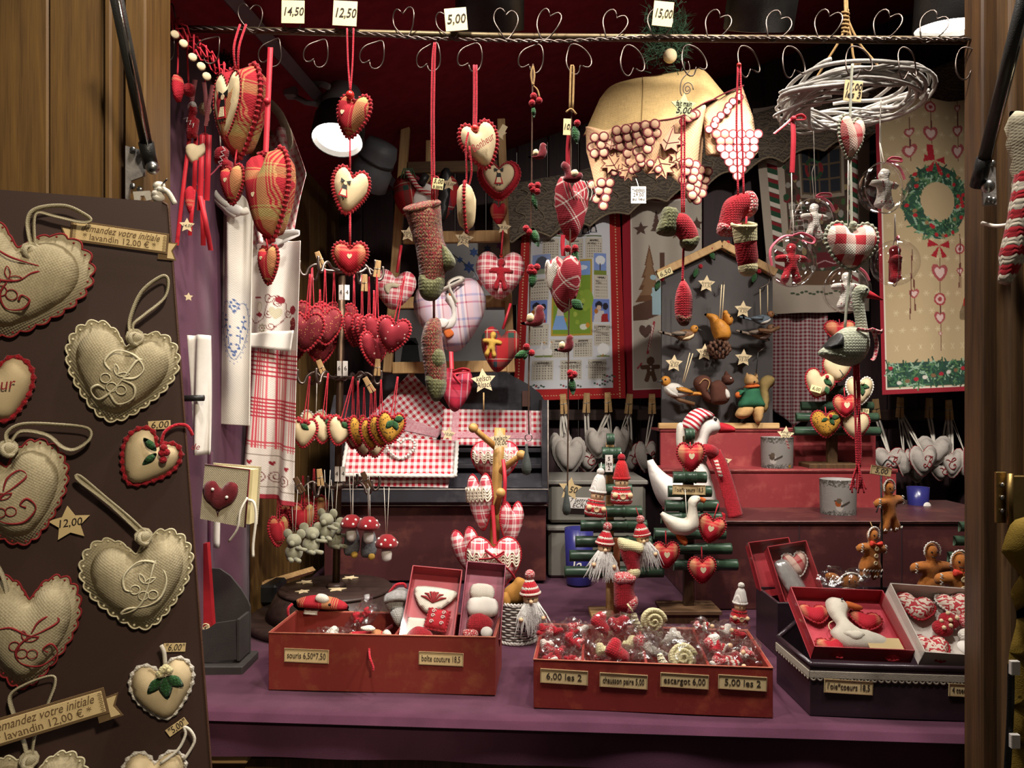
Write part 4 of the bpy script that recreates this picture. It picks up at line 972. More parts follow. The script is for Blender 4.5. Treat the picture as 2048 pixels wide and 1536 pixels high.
for x,y,h in((1094,458,'#2a2a34'),(1117,458,'#b02828'),(1170,458,'#2a2a34'),(1187,456,'#34303a')):
 E(x,y-10,4,5,'#c9a890');E(x,y-14,6,4,h);Pl([(x-4,y-6),(x+4,y-6),(x+9,y+12),(x-9,y+12)],'#33333f' if h[1]!='b' else '#8a2a2a')
 Pl([(x-3,y),(x+3,y),(x+5,y+10),(x-5,y+10)],'#c4c0c0')
Ln([(1080,472),(1205,474)],2,'#5d6a3a')
def month(x0,y0,x1,y1):
 R(x0,y0,x1,y1,'#bdb6a6');R(x0+1,y0+1,x1-1,y1-1,'#c9c2b2')
 for i in range(6):
  for j in range(7):
   xx,yy=x0+3+(x1-x0-6)*j/6.3,y0+10+(y1-y0-14)*i/5.2;R(xx,yy,xx+2.2,yy+2.2,'#77706a')
 R(x0+(x1-x0)*.25,y0+3,x1-(x1-x0)*.25,y0+6,'#6d655d')
for q in((1076,478,1112,518),(1128,478,1164,518),(1170,478,1206,518),(1055,556,1093,600),(1052,648,1094,690),(1188,552,1218,598),(1188,650,1220,692),(1100,678,1136,716),(1146,678,1184,716),(1064,721,1106,760),(1120,721,1162,760),(1175,721,1212,760)):month(*q)
R(1056,508,1094,548,'#8fa0cc');E(1076,530,14,18,'#555a66');R(1056,538,1094,548,'#8a947a')
R(1188,508,1216,552,'#7f97d0');E(1202,522,11,9,'#e2e6ea');R(1200,528,1203,545,'#4a4238');R(1188,542,1216,552,'#7a8a3a')
for x in(1074,1204):
 R(x-20,600,x+16,645,'#6f86c8');E(x-6,612,8,8,'#262430');E(x+8,614,6,7,'#262430');E(x-6,617,5,5,'#d2b49a');Pl([(x-14,622),(x+4,622),(x+10,645),(x-18,645)],'#c9c4c4');Pl([(x,630),(x+12,628),(x+14,645),(x-2,645)],'#a02a2a');E(x-12,624,4,5,'#b5702a')
R(1099,520,1184,672,'#b59a34');R(1103,524,1180,668,'#7a9a34');R(1103,524,1180,552,'#7d9fd8');E(1160,536,14,5,'#d5dff0');E(1125,545,30,16,'#5d8a30');E(1172,600,14,20,'#8aa83c')
for i in range(14):E(1108+(i*37%70),560+(i*53%90),4,5,['#4f7a28','#93ac40','#c98a2c','#a8b850'][i%4])
Pl([(1110,628),(1124,628),(1134,660),(1102,660)],'#7fa6dc');Pl([(1113,612),(1122,612),(1126,632),(1110,632)],'#c8c0b8');E(1112,606,6,7,'#d8a05a');E(1166,655,8,6,'#d8dcc8');E(1174,652,4,5,'#d08a2a');E(1150,610,16,4,'#33343a')
for x in(1078,1094):E(x,704,9,8,'#e6e6e4');Ln([(x+2,700),(x+5,684)],3.5,'#e6e6e4');Ln([(x+6,684),(x+9,685)],2,'#c88a2a');E(x,712,12,2,'#7d8a4a')
E(1206,700,12,12,'#e6e6e4');E(1206,714,14,2,'#7d8a4a');Ln([(1206,710),(1203,715)],2,'#c07a2a')
for x,y in((1060,410),(1066,416),(1210,410),(1216,420),(1062,768),(1076,770),(1130,770),(1148,771),(1196,768),(1212,762),(1216,752)):
 for i in range(5):E(x+i*5-8,y+(i*7%5),2.2,2,['#3e5a48','#8a3038','#52606a','#3e4a30'][i%4])
cloth(t,'cloth',c,[(1047,392),(1240,384),(1252,797),(1026,802)],lambda u,v:.012*sin(u*15+v*1.5)*(1-.5*v)-.01*sin(u*5))
for s_,x,y in(('OCTOBRE',1086,727),('NOVEMBRE',1142,727),('DECEMBRE',1194,727),('JANVIER',1094,484),('MAI',1203,558),('AVRIL',1188,484),('SEPTEMBRE',1205,656),('AOUT',1165,684)):t.text(s_,x,y,5.5,M_ink,-.026)
# ---- gingerbread tea towel
t=Th('gingerbread_towel','cream tea towel with brown gingerbread prints and red border, beside the calendar','tea towel',1325,590,2.93)
X0,X1,Y0,Y1=1245,1405,392,795
c=Cv(160*t.k,403*t.k,'#8f1626');R(1262,402,1405,778,'#d8cfc4');R(1265,405,1405,775,'#b9b0a2')
c.star(U(1281),Vv(458),.09,'#574038');c.star(U(1395),Vv(450),.09,'#574038')
def tree(x,y0,y1,w,h):
 for i in range(4):Pl([(x,y0+(y1-y0)*i/5),(x-w*(i+1.6)/5,y0+(y1-y0)*(i+1.7)/4.6),(x+w*(i+1.6)/5,y0+(y1-y0)*(i+1.7)/4.6)],h)
tree(1313,420,462,14,'#574038');tree(1297,490,600,30,'#6e4c34');tree(1297,500,588,22,'#8a6a4e');Pl([(1265,610),(1310,596),(1330,596),(1330,625),(1290,640),(1265,640)],'#5b4034')
R(1320,505,1330,540,'#5b4034');E(1305,555,7,5,'#a7c4cc');E(1312,590,12,6,'#9ec0c8');R(1302,575,1322,630,'#a7c4cc')
c.heart(U(1288),Vv(662),.16,'#574038');Ln([(1306,645),(1292,705)],5,'#a83a40');Ln([(1304,650),(1294,700)],2,'#e0d8d0')
def gman(x,y,s_,h):E(x,y-s_,s_*.5,s_*.48,h);E(x,y,s_*.5,s_*.7,h);Ln([(x-s_,y-s_*.3),(x+s_,y-s_*.3)],s_*.5,h);Ln([(x-s_*.2,y+s_*.3),(x-s_*.5,y+s_*1.2)],s_*.55,h);Ln([(x+s_*.2,y+s_*.3),(x+s_*.5,y+s_*1.2)],s_*.55,h)
gman(1298,738,17,'#5f4433');E(1298,733,2,2,'#d8cfc4');E(1298,740,2,2,'#d8cfc4');Ln([(1280,725),(1272,735)],3,'#a83a40')
for x,y in((1352,470),(1382,520),(1360,620),(1395,680)):c.star(U(x),Vv(y),.07,'#6a5140')
cloth(t,'cloth',c,[(1244,394),(1405,388),(1405,792),(1250,798)],lambda u,v:.014*sin(u*14+.6)*(1-.4*v))
# ---- winter house towel
t=Th('winter_house_towel','tea towel printed with a snowy window and candy columns, behind the white wreath','tea towel',1620,420,2.88)
X0,X1,Y0,Y1=1505,1742,200,632
c=Cv(237*t.k,432*t.k,'#a39788')
R(1555,240,1695,575,'#47372c')
for i in range(150):
 x,y=1556+(i*61%138),330+(i*89%235);E(x,y,4+i%4,4+i%5,['#24432a','#6d1f24','#8b7a55','#30241c','#3f5a34','#8f8a80'][i%6])
R(1586,290,1682,395,'#8f8372');R(1592,296,1676,388,'#20242c')
for i in range(5):Ln([(1592+i*21,296),(1592+i*21,388)],3.5,'#5a4a38')
for i in range(4):Ln([(1592,296+i*30),(1676,296+i*30)],3.5,'#5a4a38')
for a in range(60):E(1622+18*math.cos(a),335+20*math.sin(a),4,4,['#24432a','#2e5534','#7a2026'][a%3])
Pl([(1580,240),(1696,240),(1696,285),(1640,268),(1580,288)],'#6b5a48')
for x in(1533,1702):
 R(x-10,300,x+10,560,'#20432c')
 for i in range(9):Pl([(x-10,305+i*30),(x+10,315+i*30),(x+10,325+i*30),(x-10,315+i*30)],'#c9bfb2');Pl([(x-10,316+i*30),(x+10,326+i*30),(x+10,334+i*30),(x-10,324+i*30)],'#7a1d24')
Ln([(1560,405),(1566,470)],2,'#b8b0a4');Ln([(1585,400),(1592,470)],2,'#b8b0a4')
for i in range(6):Ln([(1561,410+i*11),(1589,408+i*11)],2,'#b8b0a4')
Pl([(1620,508),(1695,505),(1695,535),(1622,540)],'#5a1a20');Ln([(1622,530),(1640,524),(1660,532),(1690,522)],2,'#aa8888');R(1560,545,1696,575,'#5f4632')
for i in range(14):E(1556+i*10.5,591+3*math.sin(i*1.7),5,2.2,'#38442e')
cloth(t,'cloth',c,[(1508,214),(1742,198),(1740,622),(1545,628)],lambda u,v:.016*sin(u*12+1.2)*(1-.3*v))
t=Th('gingham_cloth','dark red gingham cloth with pointed corner hanging below the winter house towel','tea towel',1600,740,2.92)
t.part('cloth',slab(lambda u,v:t.L(1542+u*112,560+v*(238+58*(1-abs(u-.42)/.58)),.012*math.sin(u*17)*(.4+v)),40,30,.002),plaid('dark gingham',[(0,'#6d1826'),(.5,'#a89a98')],[(0,'#6d1826'),(.5,'#a89a98')],.014))
t.part('tassel',sweep([t.L(1587,850),t.L(1586,868)],.006,6),M_darkred)
# ---- big wreath runner on the right
t=Th('wreath_runner','long beige table runner printed with a green wreath and hanging hearts, far right','table runner',1862,490,2.62)
X0,X1,Y0,Y1=1755,1985,196,792
c=Cv(230*t.k,596*t.k,'#8f1c2a',.0026);R(1763,196,1972,782,'#d8cdbc');R(1766,196,1970,779,'#b39e7a')
for i in range(9):
 for j in range(14):
  x,y=1778+i*23+(j%2)*11,230+j*36
  for a in range(3):Ln([(x-6*math.cos(a*1.047),y-6*math.sin(a*1.047)),(x+6*math.cos(a*1.047),y+6*math.sin(a*1.047))],1.3,'#c9b894')
GC=['#2c5136','#3d6a48','#8aa68c','#1f3a2a','#55784f','#264a3a']
def ring(g):a=g.rand()*2*PI;r=36+g.rand()*36;return U(1872+r*.94*math.cos(a)),Vv(404+r*1.05*math.sin(a))
c.ell(U(1872),Vv(404),66/230,74/596,'#27493a',.55);c.foliage(ring,330,GC,.028)
c.ell(U(1874),Vv(402),36/230,38/596,'#b39e7a')
g_=np.random.RandomState(5)
for i in range(30):
 a=g_.rand()*6.28;r=44+g_.rand()*24;E(1872+r*math.cos(a),404+r*1.06*math.sin(a),4,4,'#a81c28' if i%3 else '#8a6a48')
R(1766,728,1970,778,'#27443a');c.foliage(lambda g:(U(1766+g.rand()*204),Vv(728+g.rand()*50)),300,GC,.025)
for i in range(12):E(1775+i*17,738+(i*31%34),5,4,['#a02030','#c9c4b8','#7a5a40'][i%3])
def bow_(x,y,s_):
 for q in(-1,1):Pl([(x,y),(x+q*s_*1.0,y-s_*.5),(x+q*s_*1.1,y+s_*.25)],'#a01a28');Pl([(x,y),(x+q*s_*.3,y+s_*1.2),(x+q*s_*.8,y+s_*1.0)],'#a01a28')
bow_(1866,320,20);Pl([(1850,290),(1862,290),(1866,320),(1852,318)],'#a01a28');bow_(1874,492,22)
for x,ys in((1858,((214,11,0),(250,0,0),(268,14,1))),(1918,((212,7,1),(258,11,1),(300,14,1))),(1820,((262,9,1),(300,13,1))),(1875,((548,17,1),(602,13,0),(640,12,1),(672,4,1))),(1824,((590,9,1),)),(1922,((500,11,0),(546,7,1)))):
 Ln([(x,ys[0][0]-30),(x+2,ys[-1][0]+(34 if ys[-1][0]>400 else 20))],2,'#5d2a26')
 for y,r,hh in ys:
  if r and hh:c.heart(U(x),Vv(y),2.1*r/230,'#9c4a4c');c.heart(U(x),Vv(y),1.3*r/230,'#d0b4ac')
  elif r:E(x,y,r,r,'#9c3c40');E(x,y,r*.7,r*.7,'#cfaea6');E(x,y,r*.35,r*.35,'#9c3c40')
Ln([(1822,500),(1816,640)],2,'#5d2a26');Ln([(1924,480),(1920,580)],2,'#5d2a26')
cloth(t,'cloth',c,[(1752,198),(1985,196),(1982,780),(1766,790)],lambda u,v:(.014*sin(u*9+.5)*(1-.4*v),0*u,-.012*sin(u*PI*2.2+.6)**2*(1-v)))
t.part('nail',ball(.006,t.L(1864,200,-.004)),metal('brass nail','#a08040'));t.part('nail',ball(.006,t.L(1958,198,-.004)),M_steel)
# ---- lace valance along the back
M_lace=swirls('beige lace','#6d6050','#4a4036',26)
t=Th('lace_valance','beige lace valance with scalloped hem sloping up along the back wall','valance',1480,250,2.84)
def lace(u,v):
 x=985+u*1010;top=372-230*u-60*u*u+10*math.sin(u*9);n=13
 hem=120-12*u-16*abs(math.cos(PI*u*n))
 return t.L(x,top+v*hem,.014*math.sin(u*52+v*2)*(.3+.7*v))
t.part('lace',slab(lace,160,10,.0015),M_lace)
t.part('hem_edging',sweep([(Vector(lace(i/260,1))+Vector((0,-.001,0)))for i in range(261)],[.0035*(1+.4*(i%2))for i in range(261)],5),solid('beige thread','#85765f',.9))
for i in range(26):t.part('embroidered_vine',sweep([Vector(lace(min(.999,.02+i*.037+.016*math.sin(j*.7)*math.exp(-j*.05)),.15+.05*j))+Vector((0,-.002,0))for j in range(16)],.0022,4),solid('beige thread','#85765f',.9))
# ---- tablecloth with grape border draped over a lamp
M_tc=linen('gold linen','#b99c68',.25,900)
t=Th('grape_tablecloth','gold linen tablecloth with grape cutwork border, draped high at the centre right','tablecloth',1335,260,1.85)
TOP=[(1205,178),(1228,152),(1268,138),(1335,127),(1400,117),(1418,118),(1450,155),(1470,180),(1486,200)]
HEM=[(1171,255),(1205,272),(1240,262),(1300,268),(1345,256),(1390,232),(1430,212),(1465,194),(1492,212)]
def cur(C,u):
 f=u*(len(C)-1);i=min(int(f),len(C)-2);f-=i
 p=[C[min(max(i+j,0),len(C)-1)]for j in(-1,0,1,2)]
 return[.5*(2*p[1][a]+(p[2][a]-p[0][a])*f+(2*p[0][a]-5*p[1][a]+4*p[2][a]-p[3][a])*f*f+(3*p[1][a]-p[0][a]-3*p[2][a]+p[3][a])*f**3)for a in(0,1)]
def tcf(u,v):
 a,b=cur(TOP,u),cur(HEM,u);w_=v**.85
 return t.L(a[0]+(b[0]-a[0])*w_,a[1]+(b[1]-a[1])*w_,.06-.14*math.sin(PI*min(1,u*1.02))*(v**.6)-.012*math.sin(u*21)*v)
t.part('linen_cloth',slab(tcf,70,24,.0015),M_tc)
t.part('seam',sweep([Vector(tcf(.30+.02*j/10,j/10))+Vector((0,-.002,0))for j in range(11)],.0012,4),solid('dark seam','#7d6236',.9))
M_burg=solid('burgundy stitching','#5d141c',.9);M_gtan=solid('tan satin grape','#967458',.6,.1,60);M_gwh=solid('cream satin grape','#b89276',.6,.1,60);M_gbr=solid('white satin grape','#d8c8b8',.6,.1,60);M_bcl=linen('cream border cloth','#b58f6c',.15,900)
HEM2=[(1174,300),(1198,405),(1216,362),(1262,345),(1284,362),(1310,352),(1345,380),(1375,412),(1396,372),(1402,330)]
TOPB=[(1171,255),(1205,272),(1240,262),(1290,268),(1330,260),(1370,245),(1392,236),(1400,240),(1402,250),(1404,262)]
def tbf(u,v):
 a,b=cur(TOPB,u),cur(HEM2,u)
 return t.L(a[0]+(b[0]-a[0])*v,a[1]+(b[1]-a[1])*v,-.075*math.sin(PI*u)-.012*math.sin(u*21)-.006+.02*v)
t.part('border_cloth',slab(tbf,60,16,.0015),M_bcl)
t.part('hem_stitching',sweep([Vector(tcf(i/60,1))+Vector((0,-.003,0))for i in range(61)],.0018,5),M_burg)
gm={}
def grape(x,y,r,mt,dy):
 kk=(round(r),mt.name)
 if kk not in gm:
  gm[kk]=[mesh(ball(r*t.k,sc=(1,.3,1),u=12,v=6),'grape'),mesh(sweep([(r*1.04*t.k*math.cos(a),-.0004,r*1.04*t.k*math.sin(a))for a in[2*PI*i/14 for i in range(14)]],.0021,4,True),'grape_outline')]
  gm[kk][0].materials.append(mt);gm[kk][1].materials.append(M_burg)
 g=add('grape',gm[kk][0],None,t.o,t.L(x,y,dy));add('grape_outline',gm[kk][1],None,g)
def dyb(x,y):
 best=min(((abs(tbf(i/30,.5)[0]-(x-t.x)*t.k),i)for i in range(31)))[1];return tbf(best/30,min(1,max(0,(y-260)/130)))[1]-.005
GR=[]
for cx,cy,rows in((1262,275,[5,5,4,3,2,1]),(1380,345,[5,4,4,3,2]),(1195,285,[2,3,2]),(1200,372,[3,2,2,1])):
 for r,n in enumerate(rows):
  for i in range(n):GR.append((cx+(i-(n-1)/2)*17+(r%2)*4,cy+r*15,8.2,M_gtan if cx==1262 and r<3 else M_gwh))
for i in range(6):GR.append((1352+i*8,268-i*5,7,M_gtan))
for i in range(9):GR.append((1225+i*16,352+8*math.sin(i*1.4),6.5,M_gwh))
for x,y,r,mt in GR:grape(x,y,r,mt,dyb(x,y))
VL=[(0,1),(.2,.55),(.62,.72),(.5,.3),(1,.15),(.55,-.1),(.75,-.55),(.3,-.4),(0,-.75),(-.3,-.4),(-.75,-.55),(-.55,-.1),(-1,.15),(-.5,.3),(-.62,.72),(-.2,.55)]
for x,y,s_,a in((1325,300,34,20),(1222,335,26,-30),(1312,350,30,160),(1250,355,22,200),(1345,335,24,60),(1218,300,18,10)):
 L_=[(p[0]*s_*t.k,p[1]*s_*t.k*.9)for p in VL];o=t.part('vine_leaf',prism(L_,.003),M_gtan if y<320 else M_bcl,t.L(x,y,dyb(x,y)),(0,rad(a),0),smooth=False)
 t.part('leaf_outline',J(sweep([(p[0],-.002,p[1])for p in L_],.0011,4,True),sweep([(0,-.002,-.7*s_*t.k),(0,-.002,.7*s_*t.k)],.0009,4),sweep([(-.6*s_*t.k,-.002,.1*s_*t.k),(0,-.002,-.2*s_*t.k),(.6*s_*t.k,-.002,.1*s_*t.k)],.0009,4)),M_burg,parent=o,kind='stuff')
 # right hand flap
fl=[(1392,232),(1430,214),(1470,188),(1492,250),(1503,330),(1470,335),(1440,330),(1400,325),(1398,280)]
t.part('corner_flap',X(pillow(t.L2(fl),.004),(0,-.055,0)),M_bcl);t.part('flap_stitching',sweep([t.L(x,y,-.062)for x,y in spl([(1380,240),(1420,215),(1445,203),(1472,192)],4,False)],.002,5),M_burg)
for i in range(8):grape(1404+i*8+3*math.sin(i*2),278-i*9,6.5,M_gbr,-.064)
for r,n in enumerate([6,5,5,4,3,2,1]):
 for i in range(n):grape(1458+(i-(n-1)/2)*16,288+r*13.5,7.8,M_gbr if(r>1 or i>1)else M_gtan,-.068)
t=card('white octagonal price tag reading 29,00 hung from the grape tablecloth hem',1277,390,30,34,1.75,('THÉIÈRES','29,00','au lieu'),0,px=7,mt=M_white,shear=0);t.cord([(1277,374,0),(1276,362,.01),(1276,350,.03)],.0008,M_whitecord,'string')
# ---------------------------------------------------------------- ladder of padded hearts
ld=Th('ladder','pale wooden ladder leaning on the back wall behind the hanging stockings','ladder',900,740,2.45)
def bar(t,name,p0,p1,w,th,mt,dy=0):
 a,b=Vector(t.L(p0[0],p0[1],dy)),Vector(t.L(p1[0],p1[1],dy));d_=b-a;L=d_.length
 return t.part(name,box(w*t.k,th,L,b=.002),mt,(a+b)/2,(0,math.atan2(d_.x,d_.z),0),smooth=False)
bar(ld,'rail',(775,745),(812,245),17,.03,M_lightz);bar(ld,'rail',(1022,745),(1002,240),16,.03,M_lightz);bar(ld,'brace',(855,400),(857,280),11,.02,M_lightz,.01)
for y,x0,x1 in((336,815,1002),(476,806,1008),(606,795,1014),(736,785,1020)):bar(ld,'rung',(x0,y),(x1,y-4),23,.022,M_light if y>340 else M_pined,.004)
M_tin=solid('pale enamel','#a3a4a4',.45,.06,8)
t=Th('enamel_panel','pale enamel panel printed with blue flowers behind the upper ladder gap','sign',955,545,2.965)
t.part('panel',box(190*t.k,.006,130*t.k),M_tin,smooth=False)
for x,y,r,h in((948,505,7,'#3a5a94'),(938,535,9,'#34508c'),(955,550,8,'#c9cdd8'),(920,520,5,'#3a5a94'),(975,498,6,'#4a6aa0'),(1000,492,6,'#8a5a9a'),(962,565,7,'#a03a40')):
 t.part('printed_flower',X(prism(star(r*t.k*1.4,6,.55),.001),t.L(x,y,-.0045)),solid('flower '+h,h,.6),smooth=False)
t.part('printed_stem',sweep([t.L(x,y,-.0045)for x,y in spl([(900,505),(920,520),(945,540),(958,562)],4,False)],.0015,4),solid('stem','#2c3a28',.7))
t=Th('enamel_panel','pale enamel panel printed with a dark figure behind the lower ladder gap','sign',905,690,2.965)
t.part('panel',box(230*t.k,.006,140*t.k),M_tin,smooth=False)
for pts in([(800,735),(806,690),(822,680),(836,690),(842,735)],[(808,690),(812,676),(832,676),(838,690)]):t.flat('printed_figure',pts,.001,solid('dark print','#2a2c2c',.6),-.0045)
# hearts on the ladder
def lheart(label,x,y,w,h,mt,d=2.3,edge=None,cord=None,cm=None,yaw=0,roll=0,T=None,cr=.002):
 return sheart(label,x,y,w,h,d,mt,edge,T,yaw,roll,(cord,)if cord else(),cm or M_redribbon,cr)
def patch(t,name,pts,mt,th=.012,y0=None,parent=None):return t.pil(name,pts,th,mt,-t.T*.47 if y0 is None else y0,3,parent)
def gpatch(t,cx,cy,w,h,mt,ic,th=.016):
 b=t.part('gingerbread_patch',X(pillow([(p[0]*w*t.k/2,p[1]*h*t.k/2)for p in spl(GING,3)],th,sp=h*t.k/11),t.L(cx,cy,-t.T*.46)),mt)
 for s_ in(-1,1):
  t.part('icing',X(zig(s_*w*.2*t.k,.12*h*t.k,s_*w*.17*t.k,-.02*h*t.k,-th*.5,5,.0022,.001),(0,0,0)),ic,parent=b);t.part('icing',zig(s_*w*.26*t.k,-.36*h*t.k,s_*w*.08*t.k,-.33*h*t.k,-th*.5,5,.0022,.001),ic,parent=b)
 return b
t=lheart('big tartan heart with a snowman, at the top of the ladder behind the stocking',852,405,136,120,M_tartan,2.36)
patch(t,'snowman_body',[(830,395),(845,385),(865,395),(868,415),(850,428),(830,420)],M_white);patch(t,'snowman_head',[(847,382),(855,374),(866,380),(866,392),(852,394)],M_white)
t.part('scarf',sweep(spl([t.L(818,352,-t.T*.5),t.L(830,370,-t.T*.55),t.L(845,388,-t.T*.58),t.L(868,398,-t.T*.55)],4,False),.008,8),M_knitst);t.part('hat',sweep([t.L(846,378,-t.T*.55),t.L(856,358,-t.T*.55)],.012,8),M_black)
patch(t,'coat_arm',[(885,350),(905,355),(895,440),(880,450),(875,420)],M_black)
t.part('green_fringe',J(*[sweep([t.L(812+i*3,345,-t.T*.5),t.L(806+i*6,365,-t.T*.55)],.002,4)for i in range(6)]),M_greencr,kind='stuff')
t=lheart('red edged cream heart with a bow girl above a tiny plaid heart, ladder right rail',998,362,84,76,M_red,2.3,M_redwool);k=t.k
b=t.part('face_patch',pillow(heart(62*k,56*k),.02),M_cream,(0,-t.T*.42,.003));girl(t,b,.021,36,0);t.part('lace_trim',edging([(p[0],p[1]+.003)for p in heart(66*k,60*k,60)],.002,.007,.5,4,-t.T*.44),M_redwool)
t.part('small_heart',X(pillow(heart(35*k,44*k),.02),t.L(997,428)),M_plaids);t.cord([(997,398,0),(997,412,0)],.0018,M_redcord)
t=lheart('red plaid heart with a red gingerbread patch on the ladder right rail',1000,551,98,94,M_kelsch,2.28,None,(1004,455,-.0),roll=2)if False else sheart('red plaid heart with a red gingerbread patch on the ladder right rail',1000,551,100,96,2.28,M_kelsch,None,None,0,2,([(1003,462,-.01),(1001,510,-.01)],),M_redribbon,.003,bead=(1001,512))
gpatch(t,1002,552,50,66,M_redwool,M_whitewool)
t=sheart('large blue and pink plaid heart with a felt goose, centre of the ladder',902,632,148,146,2.3,M_kelb,None,60,0,-6)
gz=patch(t,'goose_patch',[(872,648),(880,640),(900,640),(905,620),(897,600),(903,590),(914,598),(916,625),(915,645),(904,660),(885,664),(876,660)],M_white,.018)
t.pil('wing',[(872,645),(885,638),(900,645),(890,658),(876,655)],.012,M_white,-t.T*.5-.006,3,gz);t.pil('beak',[(905,590),(912,588),(912,596),(904,597)],.008,solid('orange felt','#b85a22',.9),-t.T*.5,3,gz);t.pil('foot',[(886,664),(900,660),(906,672),(892,678)],.01,solid('orange felt','#b85a22',.9),-t.T*.47,3,gz)
t.part('neck_bow',ribbon([t.L(880,588,-t.T*.45),t.L(905,580,-t.T*.6),t.L(935,568,-t.T*.55),t.L(925,562,-t.T*.5),t.L(905,574,-t.T*.55),t.L(918,612,-t.T*.6)],.016),M_linenw)
t=sheart('pink plaid heart with a pale bow figure on the ladder left rail',789,580,86,80,2.26,M_kelsch,None,None,0,6,([(793,490,0),(791,545,-.006)],),M_redribbon,.0045)
patch(t,'figure_patch',[(770,575),(785,568),(800,570),(798,578),(786,580),(782,592),(774,588)],M_linenl)
t=sheart('green and red tartan heart with a yellow gingerbread, low on the ladder right rail',999,700,78,90,2.26,M_tartan,None,None,0,8,([(1008,605,0),(1000,658,-.006)],),M_redribbon,.004)
gpatch(t,983,692,40,52,solid('yellow felt','#c9a045',.9),solid('yellow thread','#dcc272',.9),.02)
t=sheart('dark pink patchwork heart with a red satin bow, before the black desk back',912,780,66,88,2.22,plaid('patchwork',[(0,'#a81a34'),(.3,'#8f8aa0'),(.36,'#a81a34'),(.6,'#b84a5c'),(.64,'#d8b0b0'),(.7,'#a81a34')],[(0,'#a81a34'),(.5,'#8a2440'),(.6,'#b84a5c')],.05),None,None,0,4)
t.part('ribbon',ribbon([t.L(898,705,-.02),t.L(903,740,-.04)],.012,axis=(1,.2,0)),M_redribbon);t.part('bow',ribbon([t.L(905,745,-.04),t.L(925,738,-.05),t.L(938,742,-.045),t.L(908,750,-.045),t.L(922,768,-.045)],.01),M_redribbon)
for lab,x,y,r,tx,d in(('pale price star on the ladder rung left of the stocking heel',817,468,17,('kelsch','15,50'),2.3),('pale price star under the edge on cream heart',928,478,20,('kelsch','12,50'),2.3),('pale price star beside the tiny plaid heart on the ladder rail',1008,455,15,('8,50',),2.27),('pale price star pinned on the top tartan heart',899,368,15,('15,00',),2.25),('pale price star above the girl heart at the ladder top right',1000,268,14,('8,50',),2.34)):
 star_tag(lab,x,y,r,d,tx,0,8,px=r*.4)
t=star_tag('pale star on a stick reading kelsch Alsace above the gingham towels',967,762,26,2.2,('kelsch','Alsace'),0,-6,px=12);t.part('stick',sweep([t.L(965,785),t.L(961,822)],.002,6),M_light)
# ================================================================ lamps, struts, greenery
M_lampglow=glow('lamp glass','#fff6ea',14)
M_refl=solid('reflector','#c9c9c6',.3,.05,20,50,0,.6)
M_lgrey=solid('lamp grey','#77797a',.5,.06)
def open_lathe(prof,seg=28):
 V,Fc=lathe(prof,seg);return V,[f for f in Fc if len(f)==4]
for lab,x,y,rx_ in(('pendant spotlight with black shade at the top, left of centre',980,60,30),('pendant spotlight with black shade at the top, above the tablecloth right end',1516,60,30),('lit pendant spotlight with black shade in the top right corner',1900,58,8)):
 t=Th('pendant_lamp',lab,'lamp',x,y,1.62,rot=(rx_,0,0));r=68*t.k
 t.part('shade',open_lathe([(r*.96,.0),(r,.001),(r,.07),(r*1.02,.072),(r*1.02,.076),(r,.078),(r*.9,.11),(.004,.11)]),M_black)
 t.part('inner_reflector',open_lathe([(r*.95,.001),(r*.7,.05),(.001,.05)]),M_refl)
 t.part('lamp_glass',X(lathe([(.0001,0),(r*.9,0),(r*.9,.003),(.0001,.003)],24),(0,0,.012)),M_lampglow)
 t.part('collar',lathe([(r*.72,.11),(r*.72,.2),(.01,.2)],24),M_lgrey)
t=Th('track_spotlight','grey track spotlight with glowing round glass, upper left','lamp',682,232,1.95);k=t.k
hd=t.part('lamp_head',X(open_lathe([(50*k,-62*k),(52*k,-60*k),(50*k,-12*k),(46*k,-8*k),(46*k,4*k),(40*k,10*k)]),(0,0,0),(rad(-22),0,rad(-6))),M_black)
t.part('reflector',X(open_lathe([(49*k,-61*k),(30*k,-30*k),(.001,-28*k)]),(0,0,0),(rad(-22),0,rad(-6))),M_refl)
t.part('lamp_glass',X(lathe([(.0001,-52*k),(44*k,-52*k),(44*k,-50*k),(.0001,-50*k)],28),(0,0,0),(rad(-22),0,rad(-6))),M_lampglow)
t.part('rear_cap',X(lathe([(.001,62*k),(34*k,60*k),(36*k,40*k),(40*k,36*k),(41*k,8*k),(.001,8*k)],28),(0,0,0),(rad(-22),0,rad(-6))),M_lgrey)
t.part('yoke',sweep([t.L(578,165,.0),t.L(610,168),t.L(650,178,-.03),t.L(668,190,-.05)],.008,6,flat=.6),M_lgrey);t.part('yoke',sweep([t.L(585,190),t.L(612,205),t.L(655,215,-.01)],.007,6,flat=.6),M_lgrey);t.part('adapter',box(.03,.03,.045,t.L(582,178)),M_lgrey,smooth=False)
t=Th('track_spotlight','dark grey track spotlight turned away, below the lit one','lamp',752,322,2.2,rot=(0,30,0));k=t.k
t.part('lamp_head',X(lathe([(.001,40*k),(30*k,38*k),(36*k,20*k),(36*k,-10*k),(40*k,-14*k),(42*k,-52*k),(36*k,-56*k),(.001,-50*k)],24),(0,0,0),(rad(25),0,0)),solid('slate lamp','#4a4d50',.5));t.part('ring',X(lathe([(37.5*k,-2*k),(37.5*k,3*k)],24),(0,0,0),(rad(25),0,0)),M_black)
t.part('yoke',sweep([(0,0,0),tuple(Matrix.Rotation(rad(-30),3,'Y')@Vector((-.085,0,.088)))],.007,6),M_lgrey)
t=Th('lamp_track','aluminium lamp track running back along the left of the ceiling','rail',600,160,1.95)
